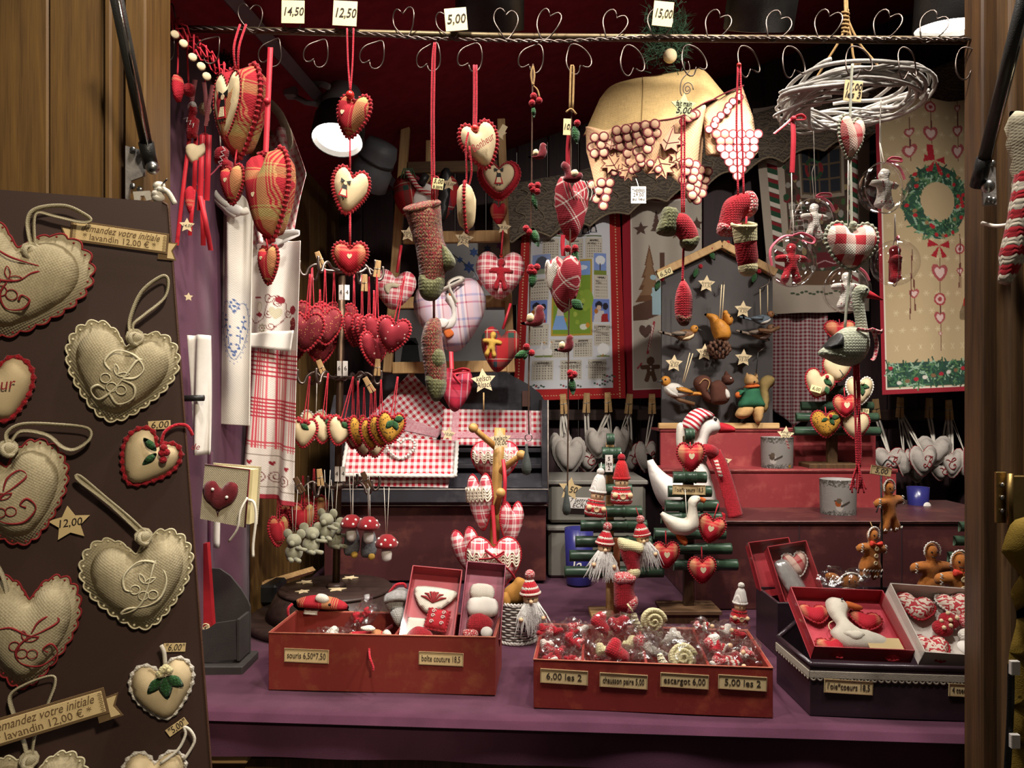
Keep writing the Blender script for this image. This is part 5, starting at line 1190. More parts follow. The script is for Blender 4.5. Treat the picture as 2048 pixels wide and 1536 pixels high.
for nm_,w_,off,mt in(('track_profile',.032,0,solid('track grey','#5a4f56',.45)),('track_slot',.009,-.012,M_black)):
 pts=[Vector(t.W(430,-42,1.42))+Vector((0,0,off)),Vector(t.W(786,366,2.75))+Vector((0,0,off))];t.part(nm_,sweep(pts,w_*.6,4),mt,smooth=False)
def strut(label,p0,p1,d0,d1,r=.0088):
 t=Th('gas_strut',label,'strut',p1[0],p1[1],d1);a,b=Vector(t.W(p0[0],p0[1],d0)),Vector(t.W(p1[0],p1[1],d1))
 t.part('cylinder_tube',sweep([a,a+(b-a)*.86],r,12),M_dark);t.part('polished_rod',sweep([a+(b-a)*.0+Vector((.005,-.008,0)),a+(b-a)*.88+Vector((.005,-.008,0))],r*.34,8),metal('polished steel','#c9c4bd',.15));t.part('end_joint',sweep([a+(b-a)*.85,b],r*1.25,10),M_black)
 t.part('ball_stud',ball(.010,tuple(b+Vector((.008,-.012,-.004)))),M_steel);return t
s1=strut('dark gas strut slanting across the wooden left post',(226,-40),(302,335),1.02,1.165)
s2=strut('dark gas strut slanting across the right hand post',(2062,-60),(1955,372),.98,1.17)
M_galv=solid('galvanised plate','#8c8680',.55,.3,70,300,.15,.5)
for lab,x,y,pts,scr in(('galvanised hinge bracket screwed to the left post below the strut',277,345,[(252,292),(282,300),(292,318),(290,352),(263,362),(258,400),(252,398)],((268,301),(282,308),(268,374),(282,380))),('galvanised hinge bracket screwed to the right post below the strut',1975,360,[(1962,345),(1975,330),(1990,336),(1992,410),(1966,412)],((1982,328),(1975,400),(1984,402)))):
 t=Th('hinge_bracket',lab,'bracket',x,y,1.172);t.flat('plate',pts,.004,M_galv)
 for sx_,sy_ in scr:t.part('screw',ball(.005,t.L(sx_,sy_,-.004),(1,.6,1),8,6),M_steel)
t=Th('hook_plate','small white hook plate with a pale rope knot at the top of the brown board','hook',288,392,1.16)
t.flat('plate',[(267,384),(300,382),(304,400),(294,402),(290,392),(282,392),(280,402),(270,402)],.004,M_white)
t.part('rope_knot',J(*[ball(.010,t.L(318+3*math.sin(i*2),372+i*8),(1,.8,.7),8,6)for i in range(4)]),M_whitecord,kind='stuff');t.cord([(320,380,-.005),(338,385,-.005),(350,408,0)],.004,M_whitecord);t.part('nail',sweep([t.L(320,374),t.L(346,366,-.02)],.0014,5),M_steel)
def pine(label,cx,cy,w,h,d,n,seed):
 g=random.Random(seed);V,Fc=[],[];t=Th('fir_garland',label,'greenery',cx,cy,d)
 for i in range(n):
  x,y=cx+g.uniform(-w,w),cy+g.gauss(0,h*.45);a=g.uniform(0,2*PI);l=g.uniform(.018,.034);p=Vector(t.L(x,y,g.uniform(-.03,.03)))
  q=p+Vector((math.cos(a)*l,g.uniform(-.02,.0),math.sin(a)*l));nn=Vector((-math.sin(a),.3,math.cos(a)))*.0011;b=len(V)
  V+=[tuple(p-nn),tuple(p+nn),tuple(q)];Fc+=[(b,b+1,b+2)]
 t.part('needles',(V,Fc),M_wpine,kind='stuff',smooth=False);t.part('branch',sweep([t.L(cx-w,cy),t.L(cx,cy+4),t.L(cx+w,cy)],.004,6),M_pined)
pine('dark fir garland behind the rail at the top left corner',415,50,48,62,1.75,1300,1);pine('fir sprig tied above the tablecloth, behind the rail',1330,75,40,62,1.9,900,2)
pine('dark fir sprig hanging by the red strings at the left',432,120,28,50,1.7,500,3)
t=Th('white_ball','pale round knob peeping out above the draped tablecloth','knob',1340,112,1.86);t.part('knob',ball(.017),M_star)
# ================================================================ left: red string decorations, apron, towels
M_redstr=solid('bright red string','#c01c30',.7,.1,60,400,.2);M_rwrib=knit('red white ribbon',['#c9283a','#d8b0b0'],.004,.004,.4,0,.003);M_sred=solid('red sheer ribbon','#c4202e',.5,.1,30,300,.1)
t=Th('string_net','red knotted string net garland with buttons running back along the left wall','garland',385,90,1.40)
for r_ in range(3):
 t.part('string',sweep([t.L(322+i*7.6+3*math.sin(i*2.1+r_),8+r_*14+i*7.5+7*math.sin(i*2.6+r_*2),-.01*math.cos(i+r_))for i in range(22)],.0017,5),M_redstr)
for i in range(12):t.part('string',sweep([t.L(328+i*12,14+i*11),t.L(331+i*12+4*math.sin(i),55+i*11)],.0017,5),M_redstr)
for i,(x,y)in enumerate(((357,77),(374,95),(392,122),(409,140),(420,160))):t.part('button',lathe([(.0001,.002),(.006,.002),(.008,0),(.006,-.002),(.0001,-.002)],12),M_star,t.L(x,y,-.015),(PI/2,0,.5))
t=Th('heart_string','flat cream striped heart on red string against the purple wall','ornament',355,178,1.42)
t.pil('heart',[(345,160),(355,149),(366,160),(366,185),(357,206),(346,190)],.03,M_plaids);t.cord([(355,85,0),(356,120,0),(355,152,0)],.0018,M_redstr)
t=Th('pompom','red knitted ball on red string beside the striped heart','ornament',378,180,1.45);t.part('ball',ball(.0125),M_redwool);t.cord([(374,100,0),(376,140,0),(377,172,0)],.0018,M_redstr)
t=Th('pompom','pale knitted ball hanging among the pink ribbons','ornament',410,218,1.53);t.part('ball',ball(.0125),M_creamwool);t.cord([(410,150,0),(410,208,0)],.0016,M_redstr)
t=Th('pompom','red knitted ball low among the ribbons at the left','ornament',410,278,1.53);t.part('ball',ball(.012),M_redwool);t.cord([(411,228,0),(410,268,0)],.0016,M_redstr)
t=Th('ribbon_bunch','bunch of red and pink ribbons with felt figures hanging at the left wall','garland',392,300,1.5)
for x0,y0,x1,y1,w_,m_ in((390,160,378,230,9,M_rwrib),(408,165,413,240,8,M_rwrib),(425,170,410,250,7,M_rwrib),(382,250,352,490,7,M_sred),(392,270,387,380,8,M_sred),(405,270,398,420,10,M_sred),(418,270,412,400,10,M_sred),(398,380,420,500,9,M_sred),(388,380,378,470,7,M_sred),(405,400,405,490,9,M_sred)):
 t.part('ribbon',ribbon([t.L(x0,y0,0),t.L((x0+x1)/2+6,(y0+y1)/2,-.012),t.L(x1,y1,.004)],w_*t.k,axis=(1,.3,0)),m_)
t.pil('felt_gingerbread',[(382,214),(395,212),(400,228),(396,238),(404,245),(402,262),(398,285),(390,280),(380,284),(377,262),(379,244),(383,232)],.022,M_redwool,-.012);t.part('icing',zig(*t.L2([(381,245)])[0],*t.L2([(399,262)])[0],-.026,6,.004,.0012),M_white);t.pil('white_cap',[(380,222),(385,212),(394,208),(398,218),(390,226)],.02,M_white,-.012)
t.pil('wooden_heart',[(376,296),(388,290),(400,294),(412,290),(414,308),(400,325),(388,330),(376,312)],.012,M_star,-.01);t.pil('plaid_heart',[(373,385),(384,374),(392,385),(392,420),(384,432),(375,412)],.02,M_plaids,-.008)
t=Th('felt_gingerbread','red felt gingerbread with white icing and pink ribbon left of the apron','ornament',446,322,1.52)
t.pil('body',[(432,300),(445,292),(458,302),(456,318),(466,326),(466,345),(455,340),(450,352),(440,345),(440,330),(430,326),(428,312)],.03,M_redwool);t.part('icing',zig(*t.L2([(455,300)])[0],*t.L2([(444,340)])[0],-.017,8,.004,.0012),M_white);t.part('ribbon',ribbon([t.L(450,330,-.016),t.L(430,355,-.02),t.L(402,375,-.02)],.007),M_pinkr);t.cord([(440,265,0),(441,292,0)],.0012,M_whitecord)
star_tag('small pale price star against the purple wall left of the apron',374,451,15,1.46,('14,00',),20,0,px=6);star_tag('tiny pale star half hidden behind the brown board edge',377,594,9,1.46,(),30,0)
t=Th('rope_towel','white linen towel with blue embroidered heart knotted on a white rope','tea towel',460,620,1.75)
c=Cv(84*t.k,460*t.k,'#cdc6ba',.002);X0,X1,Y0,Y1=418,502,395,855;BL_='#4a5f8c'
hq=[(472+p[0],662-p[1])for p in heart(50,118,60)]
Ln(hq+hq[:1],1.6,'#6a7590')
for i in range(0,60,2):E(472+(hq[i][0]-472)*1.13,662+(hq[i][1]-662)*1.09+3,1.5,1.4,'#7d86a0')
for s_ in(-1,1):
 Ln([(472,715),(472+s_*8,690),(472+s_*10,665),(472+s_*16,640)],1.5,BL_)
 for x,y in((15,632),(18,640),(12,642),(14,652),(18,655),(5,672),(13,676),(4,690),(8,697),(3,704),(6,655),(10,662)):E(472+s_*x,y,2.4,2.2,BL_)
for x,y in((472,600),(468,606),(476,606),(472,612),(466,615),(478,615),(472,622),(472,705),(472,712)):E(x,y,2.2,2.6,BL_)
cloth(t,'towel',c,[(424,396),(500,405),(498,852),(412,846)],lambda u,v:(.022*sin(u*9)*(1.15-v)+.01*sin(u*20)*(1-v)**2,0*u,-.02*(1-v)**6*sin(u*7)),th=.006)
t.part('rope',sweep(spl([t.L(428,380,-.02),t.L(445,402,-.03),t.L(466,420,-.035),t.L(490,430,-.03),t.L(500,425,-.02)],6,False),.008,8),M_whitecord);t.part('rope',sweep(spl([t.L(425,390,-.02),t.L(448,412,-.03),t.L(470,432,-.035),t.L(480,438,-.03)],6,False),.008,8),M_whitecord);t.part('knot',ball(.018,t.L(476,428,-.03),(1.3,.8,.8)),M_white)
t=Th('apron','white apron with red plaid skirt and brown swirl embroidery, hung left','apron',545,700,1.85)
c=Cv(125*t.k,540*t.k,'#cdc3ba',.0022);X0,X1,Y0,Y1=490,615,470,1010
for i in range(24):
 x=490+i*5.2
 if i%7 in(0,1,2,3):R(x,690,x+2.6,905,'#b5424e')
 elif i%7==4:R(x,690,x+5,905,'#c06068')
for y0,y1 in((705,760),(800,845)):
 for i in range(6):
  y=y0+i*(y1-y0)/6;R(490,y,615,y+(y1-y0)/12,'#a52c3c')
R(490,690,615,694,'#cdc3ba');R(490,890,615,893,'#b5424e');R(490,898,615,900,'#b5424e');R(490,904,615,1010,'#cdc3ba');R(490,918,615,920,'#7a6a5c');R(490,984,615,986,'#7a6a5c');R(490,1000,615,1010,'#9a2c38')
SW='#6d3030'
def spiral(x,y,r,n=14,f=1):Ln([(x+f*r*(1-i/n*.8)*math.cos(i*.62),y+r*(1-i/n*.8)*math.sin(i*.62))for i in range(n)],1.8,SW)
for x,y,r,f in((545,592,12,1),(548,625,10,-1),(562,600,8,1),(552,650,9,-1),(585,620,10,1)):spiral(x,y,r,14,f)
Ln([(500,635),(508,645),(520,645),(536,635),(540,615),(548,590),(565,585),(580,600),(582,625),(560,650),(550,665),(552,680)],1.8,SW)
E(568,593,10,7,'#7d1a26');E(598,612,8,9,'#7d1a26');E(522,612,8,11,'#a59a80');E(522,612,6,9,'#c9c0b0');Pl([(512,628),(524,622),(532,628),(526,634)],'#7d1a26');Ln([(508,592),(524,592)],2.5,'#7d1a26');c.heart(U(560),Vv(622),.2,'#b0a890')
for a in range(8):E(533+7*math.cos(a*.785),656+7*math.sin(a*.785),2.5,2.5,'#8a8068')
E(533,656,2,2,SW)
for x in(502,525,560,598):c.heart(U(x),Vv(935+(x%7)),.075,'#8a1c2a')
for x in(512,540,566,592):spiral(x,962,14,18,1 if x%4 else-1)
cloth(t,'skirt',c,[(500,478),(602,482),(592,1012),(466,986)],lambda u,v:.02*sin(u*10+v*2)*(.4+v)+.008*sin(u*22)*v)
t.part('pocket',slab(lambda u,v:t.L(500+u*92-6*v,665+v*26+16*u*v-6*(u-.5),-.026+.01*math.sin(u*9)),20,6,.003),M_white)
M_pstr=plaid('apron stripe',[(0,'#b5424e'),(.5,'#d0c4bc')],[(0,'#d0c4bc'),(.6,'#c27880')],.016,25)
t.part('bib_strap',slab(lambda u,v:t.L(540+18*v+u*(70-62*abs(v-.45)),275+v*195-18*u*(1-v),-.02+.014*math.sin(u*8+v*4)),14,26,.003),M_pstr);t.part('bib_strap',slab(lambda u,v:t.L(496+u*26+v*8,400+v*90,-.012+.01*math.sin(u*6)),8,14,.003),M_pstr);t.part('neck_loop',sweep(spl([t.L(533,200,.01),t.L(548,215,0),t.L(566,240,-.01),t.L(582,290,-.015),t.L(560,330,-.015)],5,False),.010,8,flat=.4),M_linenl)
t.part('tie_bow',ribbon([t.L(560,490,-.035),t.L(580,478,-.05),t.L(608,475,-.045),t.L(590,486,-.05),t.L(565,495,-.04)],.02),M_white);t.part('tie_knot',ball(.016,t.L(562,490,-.035),(1.2,.8,1)),M_white)
t.part('ties',J(sweep([t.L(440,850),t.L(436,900),t.L(433,935)],.006,6),sweep([t.L(448,850),t.L(456,890),t.L(462,935)],.006,6)),M_whitecord,kind='stuff')
t=Th('folded_towel','folded white towel on a black bar beside the brown board','tea towel',398,780,1.49)
t.part('cloth',slab(lambda u,v:t.L(374+u*42+v*8*(1-u),670+v*240,.012*math.sin(u*7+v*2)),14,24,.008),M_white);t.part('bar',sweep([t.L(372,797,-.02),t.L(416,796,-.02)],.006,8),M_black);t.text('de',396,893,13,M_rink,-.014,0,.3)
t=Th('hanging_tail','plain white cloth tail below the heart notebook','tea towel',428,1060,1.7);t.part('cloth',slab(lambda u,v:t.L(413+u*28-v*2,985+v*(104+8*u),.006*math.sin(u*6)),8,10,.004),M_white)
t=Th('purple_panel','purple cloth covered upright panel between the board and the notebook','panel',410,1326,1.64);t.part('panel',boxc(t.W(400,905,1.64),tuple(Vector(t.W(421,1325,1.64))+Vector((0,.018,0)))),M_purple,smooth=False)
t=Th('notebook','linen notebook with a dark red felt heart and twisted cord tie','book',468,990,1.38,rot=(0,2,-8))
t.part('front_cover',X(prism(t.L2([(415,930),(509,936),(503,1050),(408,1038)]),.003),(0,-.016,0)),M_linenl,smooth=False);t.part('red_binding',sweep([t.L(415,930,-.017),t.L(509,936,-.017),t.L(503,1050,-.017)],.0016,5),M_darkred)
t.part('pages',X(prism(t.L2([(418,933),(514,936),(510,1044),(412,1036)]),.022),(0,-.002,0)),M_paper,smooth=False);t.part('back_cover',X(prism(t.L2([(415,929),(517,932),(513,1048),(408,1038)]),.003),(0,.012,0)),M_linenl,smooth=False)
b=t.pil('felt_heart',[(450,975),(466,962),(484,966),(486,985),(474,1005),(450,1020),(446,1032),(440,1018),(418,1000),(412,980),(420,964),(438,962)],.012,M_darkred,-.018);[t.part('pearl',ball(.003,t.L(x,y,-.026),u=8,v=6),M_white,parent=b)for x,y in((438,977),(468,991))]
t.cord([(508,990,-.02),(500,1015,-.03),(495,1050,-.03),(475,1078,-.025)],.002,M_whitecord,'cord_tie');t.cord([(510,995,-.02),(522,1000,-.02),(527,1030,-.02),(523,1080,-.02),(524,1106,-.02)],.0026,M_whitecord,'cord_tie')
M_slate=solid('dark grey board','#3a3634',.45,.08)
t=Th('magazine_holder','dark grey letter rack with curved back, beside the brown board','rack',440,1345,1.585)
t.flat('back_panel',[(388,1325),(388,1148),(418,1150),(440,1165),(462,1192),(476,1215),(481,1228),(481,1325)],.006,M_slate,.06);t.flat('front_panel',[(388,1325),(388,1262),(415,1258),(432,1246),(472,1240),(474,1318)],.006,M_slate);t.part('end_panel',boxc(t.L(474,1322,-.002),t.L(480,1238,.06)),M_slate,smooth=False)
t.part('base',boxc(t.L(386,1346,-.02),t.L(492,1326,.08)),M_slate,smooth=False)
t=Th('gift_packet','glossy red card packet standing in the dark letter rack','packet',418,1250,1.615);t.flat('packet',[(396,1290),(396,1088),(417,1085),(430,1270),(428,1310)],.016,solid('glossy red card','#a81822',.25,.2,30,100,.05,spec=.6),.0);t.part('gold_cord',J(*[sweep([t.L(416+7*math.cos(a+i),1250+6*math.sin(a)+i*2,-.012)for a in[q*.6 for q in range(11)]],.0012,4)for i in range(3)]),M_star,kind='stuff')
t=Th('mallet','pale wooden handle with a square black head lying on the purple cloth','mallet',555,1190,2.03)
t.part('handle',sweep([t.W(520,1172,2.06),t.W(625,1140,2.36)],.011,4),M_light,smooth=False);t.part('head',boxc(t.W(482,1190,2.15),tuple(Vector(t.W(552,1171,2.05)))),M_black,smooth=False)
# ================================================================ carousel of little hearts
t=cs=Th('carousel_stand','brown wooden carousel stand with three tiers of iron hook arms','display stand',672,1241,1.95)
M_walnut=wood('walnut stain','#3a2720','#231510',0,6,.4,.15)
t.part('plinth',X(lathe([(.0001,0),(.21,0),(.214,.006),(.214,.014),(.205,.02),(.0001,.02)],40),(-.005,0,0)),M_walnut);t.part('drum',lathe([(.172,.02),(.165,.04),(.146,.076),(.0001,.076)],40),M_walnut);t.part('turntable',lathe([(.0001,.078),(.140,.078),(.142,.082),(.138,.086),(.0001,.086)],40),M_walnut)
t.part('pole',sweep([(0,0,.085),(.008,0,.5),(.016,0,.885)],.0095,10),metal('brown pole','#5a4636',.5));t.part('pole_foot',lathe([(.0001,.098),(.02,.096),(.026,.086),(.0001,.086)],16),M_walnut)
AP=spl([(0,0),(.045,.001),(.064,.013),(.082,.003),(.090,-.014),(.100,-.013),(.106,.002),(.105,.020)],4,False)
TZ=[.885,.616,.342]
for z in TZ:
 for a in(150,203,-28,24,75,250):
  t.part('hook_arm',X(sweep([(p[0],0,p[1])for p in AP],.0036,6),(.016*z/.885,0,z),(0,0,rad(a))),M_iron)
 t.part('tier_ring',lathe([(.013,z-.008),(.016,z-.006),(.016,z+.006),(.013,z+.008)],12),M_iron,loc=(.016*z/.885,0,0))
for y in(585,737,948):
 for x,a in((682,-.25),(694,.3)):card('small white price label on the carousel pole, %s tier, %s side'%({585:'top',737:'middle',948:'bottom'}[y],'left' if x==682 else 'right'),x-(y-585)/45,y,10,30,1.93,({585:'4',737:'6',948:'4'}[y],),0,40*a/.3*.6,9,mt=M_white,shear=0)
star_i=0
for x,y,r in((610,1166,17),(700,1155,17),(674,1182,19),(605,1187,15)):
 Y=1.95+(1175-y)*.0046;tt=Th('price_star',['pale star lying on the carousel base, back left','pale star lying on the carousel base, back right','pale star lying on the carousel base, at the pole foot','pale star lying under the fabric mouse on the carousel'][star_i],'price tag',x,y,Y,None,(90,0,20*star_i));star_i+=1
 tt.o.location.z=1.0285;tt.part('star_plate',prism(star(r*tt.k,k=.5),.002),M_star,smooth=False)
ORD=['first','second','third','fourth','fifth','sixth','seventh']
def bunch(rows,w,h,mt,edge,cordm,top,label,group,extra=None,cord_n=2,name='small_heart',T=None):
 first=None;un_=sorted(r[0]for r in rows if not r[5]);rows=[r[:5]+(r[5]or '%s, %s from the left'%(label,ORD[un_.index(r[0])]),)for r in rows]
 for i,(x,y,d,yaw,roll,lab)in enumerate(rows):
  if first is None:
   first=sheart(lab or label,x,y,w,h,d,mt,edge,T,yaw,roll,[[(x+s_,y-h*.36,0),(x+s_*.6,y-(y-top)*.55,0),(x+s_*.2,top,0)]for s_ in((-4,4)if cord_n==2 else(0,))],cordm,.0014,group,es=.0034)
   if extra:extra(first)
  else:dup(first,lab or label,x,y,d,(0,roll,yaw),group)
gl='red gold speckled heart in the carousel top left cluster'
bunch([(612,664,1.86,-8,4,'frontmost red gold speckled heart hanging at the carousel top left'),(585,684,1.93,30,-4,'leftmost red speckled heart on the carousel, half behind the front one'),(624,640,1.96,20,0,None),(650,652,1.9,38,0,None),(668,648,1.95,45,0,None),(684,642,2.0,40,0,None),(640,690,1.94,40,0,None)],74,74,M_rdots,M_redwool,M_redcord,548,gl,'red speckled hearts on the carousel top tier')
gl='sprig print heart edge on, carousel top right cluster'
bunch([(786,670,1.84,-12,12,'red white sprig print heart facing forward at the carousel top right'),(708,660,1.98,60,0,None),(724,664,1.95,66,0,None),(738,668,1.92,58,0,None),(754,664,1.9,50,0,None),(748,698,1.88,48,0,'lowest red sprig print heart in the right cluster of the carousel top')],68,66,M_rwdots,M_redwool,M_redcord,550,gl,'red sprig hearts on the carousel top tier')
def berries(t_):
 for i in range(4):t_.part('berry',ball(.005,t_.L(t_.x+(i-1.5)*7,t_.y-24+3*(i%2),-t_.T*.35),u=8,v=6),M_redwool)
 t_.part('leaf',X(leaf(12*t_.k,20*t_.k,.004),t_.L(t_.x-4,t_.y-18,-t_.T*.5),(0,rad(120),0)),M_greencr)
gl='cream heart with berries in the carousel middle cluster'
bunch([(608,866,1.86,-6,6,'cream heart with red edge facing forward at the carousel middle left'),(646,858,1.88,46,6,None),(680,862,1.88,28,14,'cream heart with red edge just left of the carousel pole, middle tier'),(706,868,1.92,60,0,None),(728,884,1.94,40,0,None),(750,886,1.95,30,0,None)],52,56,M_cream,M_redwool,M_redcord,752,gl,'cream hearts on the carousel middle tier',berries)
sheart('cream heart with white crochet edge, far left of the carousel middle tier',576,868,50,62,1.92,M_cream,M_whitewool,None,68,0,([(578,845,0),(580,760,0)],),M_whitecord,.0014)
sheart('cream heart with white crochet edge behind the carousel middle left hearts',628,850,50,56,1.97,M_cream,M_whitewool,None,20,0,([(632,830,0),(634,752,0)],),M_whitecord,.0014)
def mleaf(t_):
 for a in(70,150,215):t_.part('leaf',X(leaf(14*t_.k,22*t_.k,.004),t_.L(t_.x+2,t_.y-16,-t_.T*.5),(0,rad(a),0)),M_greencr)
 t_.part('berry',ball(.005,t_.L(t_.x+2,t_.y-22,-t_.T*.5),u=8,v=6),M_redwool)
gl='mustard speckled heart turned aside on the carousel middle'
bunch([(781,856,1.84,16,8,'mustard speckled heart with green leaves facing forward, carousel middle right'),(716,862,1.9,60,0,None),(742,868,1.87,48,0,None),(762,862,1.86,36,0,None)],54,60,M_mdots,M_redwool,M_redcord,752,gl,'mustard hearts on the carousel middle tier',mleaf)
gl='red plaid ruffled heart, carousel bottom left cluster'
bunch([(556,1062,1.9,62,0,'leftmost red plaid ruffled heart on the carousel bottom tier'),(584,1034,1.97,30,0,None),(606,1036,1.95,20,0,None),(628,1020,2.0,10,0,None)],52,58,M_plaid,M_redwool,M_redcord,975,gl,'red plaid hearts on the carousel bottom tier')
M_felt=solid('grey felt','#8a8872',.95,.12,90,700,.4,sheen=.2,spec=.05)
def mouse(label,x,y,d,yaw,group=None,src=None):
 if src:return dup(src,label,x,y,d,(0,0,yaw),group)
 t=Th('felt_mouse',label,'ornament',x,y,d,group,(0,0,yaw));k=t.k
 t.part('body',ball(18*k,(0,0,-14*k),(1,.9,1.05)),M_felt);t.part('head',ball(15*k,(2*k,-4*k,10*k),(1,1,.9)),M_felt)
 for s_ in(-1,1):t.part('ear',ball(10*k,(s_*14*k,2*k,22*k),(1,.4,1)),M_felt);t.part('foot',sweep([(s_*6*k,-8*k,-26*k),(s_*8*k+14*k,-22*k,-27*k)],[5*k,4.5*k],8),M_felt)
 t.part('snout',ball(6*k,(4*k,-18*k,6*k),u=8,v=6),M_felt);t.part('arm',sweep([(10*k,-10*k,-4*k),(34*k,-16*k,-6*k)],[4*k,3.5*k],8),M_felt)
 for s_ in(-6,8):t.part('string',sweep([(s_*.3*k,0,24*k),(s_*k,0,(y-978)*k)],.0008,4),M_whitecord)
 return t
m0=mouse('pale grey felt mouse hanging lowest on the carousel bottom tier',588,1090,1.84,-10)
mouse('grey felt mouse just right of the lowest mouse on the carousel',622,1076,1.88,15,None,m0);mouse('grey felt mouse highest in the mouse cluster on the carousel',654,1048,1.9,-20,'grey felt mice left of the carousel pole',m0);mouse('grey felt mouse touching the carousel pole on its left',668,1066,1.93,30,'grey felt mice left of the carousel pole',m0)
M_gfur=solid('grey wool','#6d6f72',.95,.3,200,400,.5)
def mushroom(label,x,y,d,src=None,yaw=0,group=None):
 if src:return dup(src,label,x,y,d,(0,0,yaw),group)
 t=Th('felt_mushroom',label,'ornament',x,y,d,group,(0,0,yaw));k=t.k
 c_=t.part('cap',lathe([(.0001,20*k),(10*k,18*k),(19*k,10*k),(23*k,0),(21*k,-6*k),(12*k,-7*k),(.0001,-7*k)],18),solid('red felt cap','#8a1820',.95,.1,80,600,.4,sheen=.2,spec=.05));g=random.Random(3)
 for a,e in((-90,35),(-150,40),(-30,30),(-110,10),(-60,5),(-175,10),(0,10),(90,40)):t.part('spot',ball(3*k,(21*k*math.cos(rad(a))*math.cos(rad(e)),21*k*math.sin(rad(a))*math.cos(rad(e)),-1*k+20*k*math.sin(rad(e))),u=8,v=6),M_white,parent=c_)
 t.part('stem',lathe([(.0001,-7*k),(9*k,-7*k),(11*k,-20*k),(10*k,-30*k),(5*k,-35*k),(.0001,-35*k)],14),M_white)
 for s_ in(-5,5):t.part('string',sweep([(s_*.2*k,0,19*k),(s_*k,0,(y-975)*k)],.0007,4),M_whitecord)
 return t
m1=mushroom('lowest red felt mushroom with white dots, right of the carousel pole',773,1088,1.86);mushroom('red felt mushroom nearest the carousel pole, white stem',703,1048,1.9,m1,40);mushroom('red felt mushroom in the middle of the carousel bottom right trio',737,1052,1.88,m1,80)
for lab,x,y,d in(('grey woolly ornament with yellow foot under the mushroom nearest the pole',706,1088,1.93),('grey woolly ornament with yellow foot under the middle mushroom',740,1092,1.92)):
 t=Th('woolly_ornament',lab,'ornament',x,y,d);k=t.k
 t.part('wool',pillow(spl([(-12*k,26*k),(8*k,28*k),(14*k,0),(8*k,-20*k),(-16*k,-22*k),(-18*k,2*k)],4),20*k),M_gfur);t.part('foot',ball(7*k,(4*k,-6*k,-20*k)),solid('yellow felt','#c9a045',.9));t.part('string',sweep([(0,0,26*k),(0,0,(y-972)*k)],.0007,4),M_whitecord)
for i,(x,y,d,r)in enumerate(((640,520,1.9,-20),(755,538,1.86,8),(729,566,1.84,2),(643,736,1.9,-22),(755,735,1.86,4),(738,770,1.84,-30),(640,955,1.86,-6),(598,970,1.82,-28),(732,960,1.85,-24))):peg(['wooden peg clipped at the carousel top left arm','wooden peg clipped at the carousel top right arm','wooden peg hanging below the carousel top right arm','wooden peg clipped at the carousel middle left arm','wooden peg standing on the carousel middle right arm','slanted wooden peg below the carousel middle right arm','pale wooden peg on the carousel bottom left arm','brown wooden peg at the far left of the carousel bottom tier','brown wooden peg on the carousel bottom right arm'][i],x,y,34,d,r,group=None,mt=M_oak if i in(7,8)else None)
# ================================================================ black desk on its brown box, gingham linen, peg stand
t=Th('brown_box','tall brown lacquered box under the black desk','box',870,1162,2.34);H=150*t.k
t.part('front_panel',boxc(t.L(648,1162,0),t.L(1092,1014,.018)),M_brleather,smooth=False);t.part('top_panel',boxc(t.L(644,1014,-.006),t.L(1096,1006,.42)),M_brleather,smooth=False)
for x in(650,1082):t.part('side_panel',boxc(t.L(x,1162,.018),t.L(x+10,1014,.42)),M_brleather,smooth=False)
t.part('worn_edge',sweep([t.L(646,1010,-.008),t.L(1094,1010,-.008)],.0016,4),M_whiteedge)
t=Th('writing_desk','small worn black desk with arched back holding gingham linen','desk',875,1006,2.32)
t.flat('arched_back',[(668,1000),(668,790),(700,758),(760,742),(860,722),(940,722),(1010,738),(1060,765),(1086,785),(1095,800),(1095,1000)],.014,M_blk,.26);t.part('base_ledge',boxc(t.L(664,1006,-.02),t.L(1096,976,.26)),M_blk,smooth=False)
t.flat('side_panel',[(660,1000),(660,830),(668,790),(682,790),(682,1000)],.24,M_blk,.12);t.flat('side_panel',[(1084,1000),(1084,800),(1096,800),(1096,1000)],.24,M_blk,.12)
t.part('sloping_front',slab(lambda u,v:t.L(676+u*410,975-v*90,.0+.18*v),2,2,.012),M_blk,smooth=False)
for y,dy in((935,.055),(905,.11)):t.part('shelf_edge',boxc(t.L(880,y+4,dy-.02),t.L(1084,y-4,dy+.01)),M_blk,smooth=False)
t.part('worn_edge',sweep([t.L(664,977,-.022),t.L(1096,977,-.022)],.0014,4),M_whiteedge);t.part('worn_edge',sweep([t.L(1096,800,0),t.L(1096,1004,-.01)],.002,4),M_whiteedge);t.part('hinge',boxc(t.L(1046,815,.235),t.L(1064,780,.245)),solid('rust','#4a2c22',.7),smooth=False)
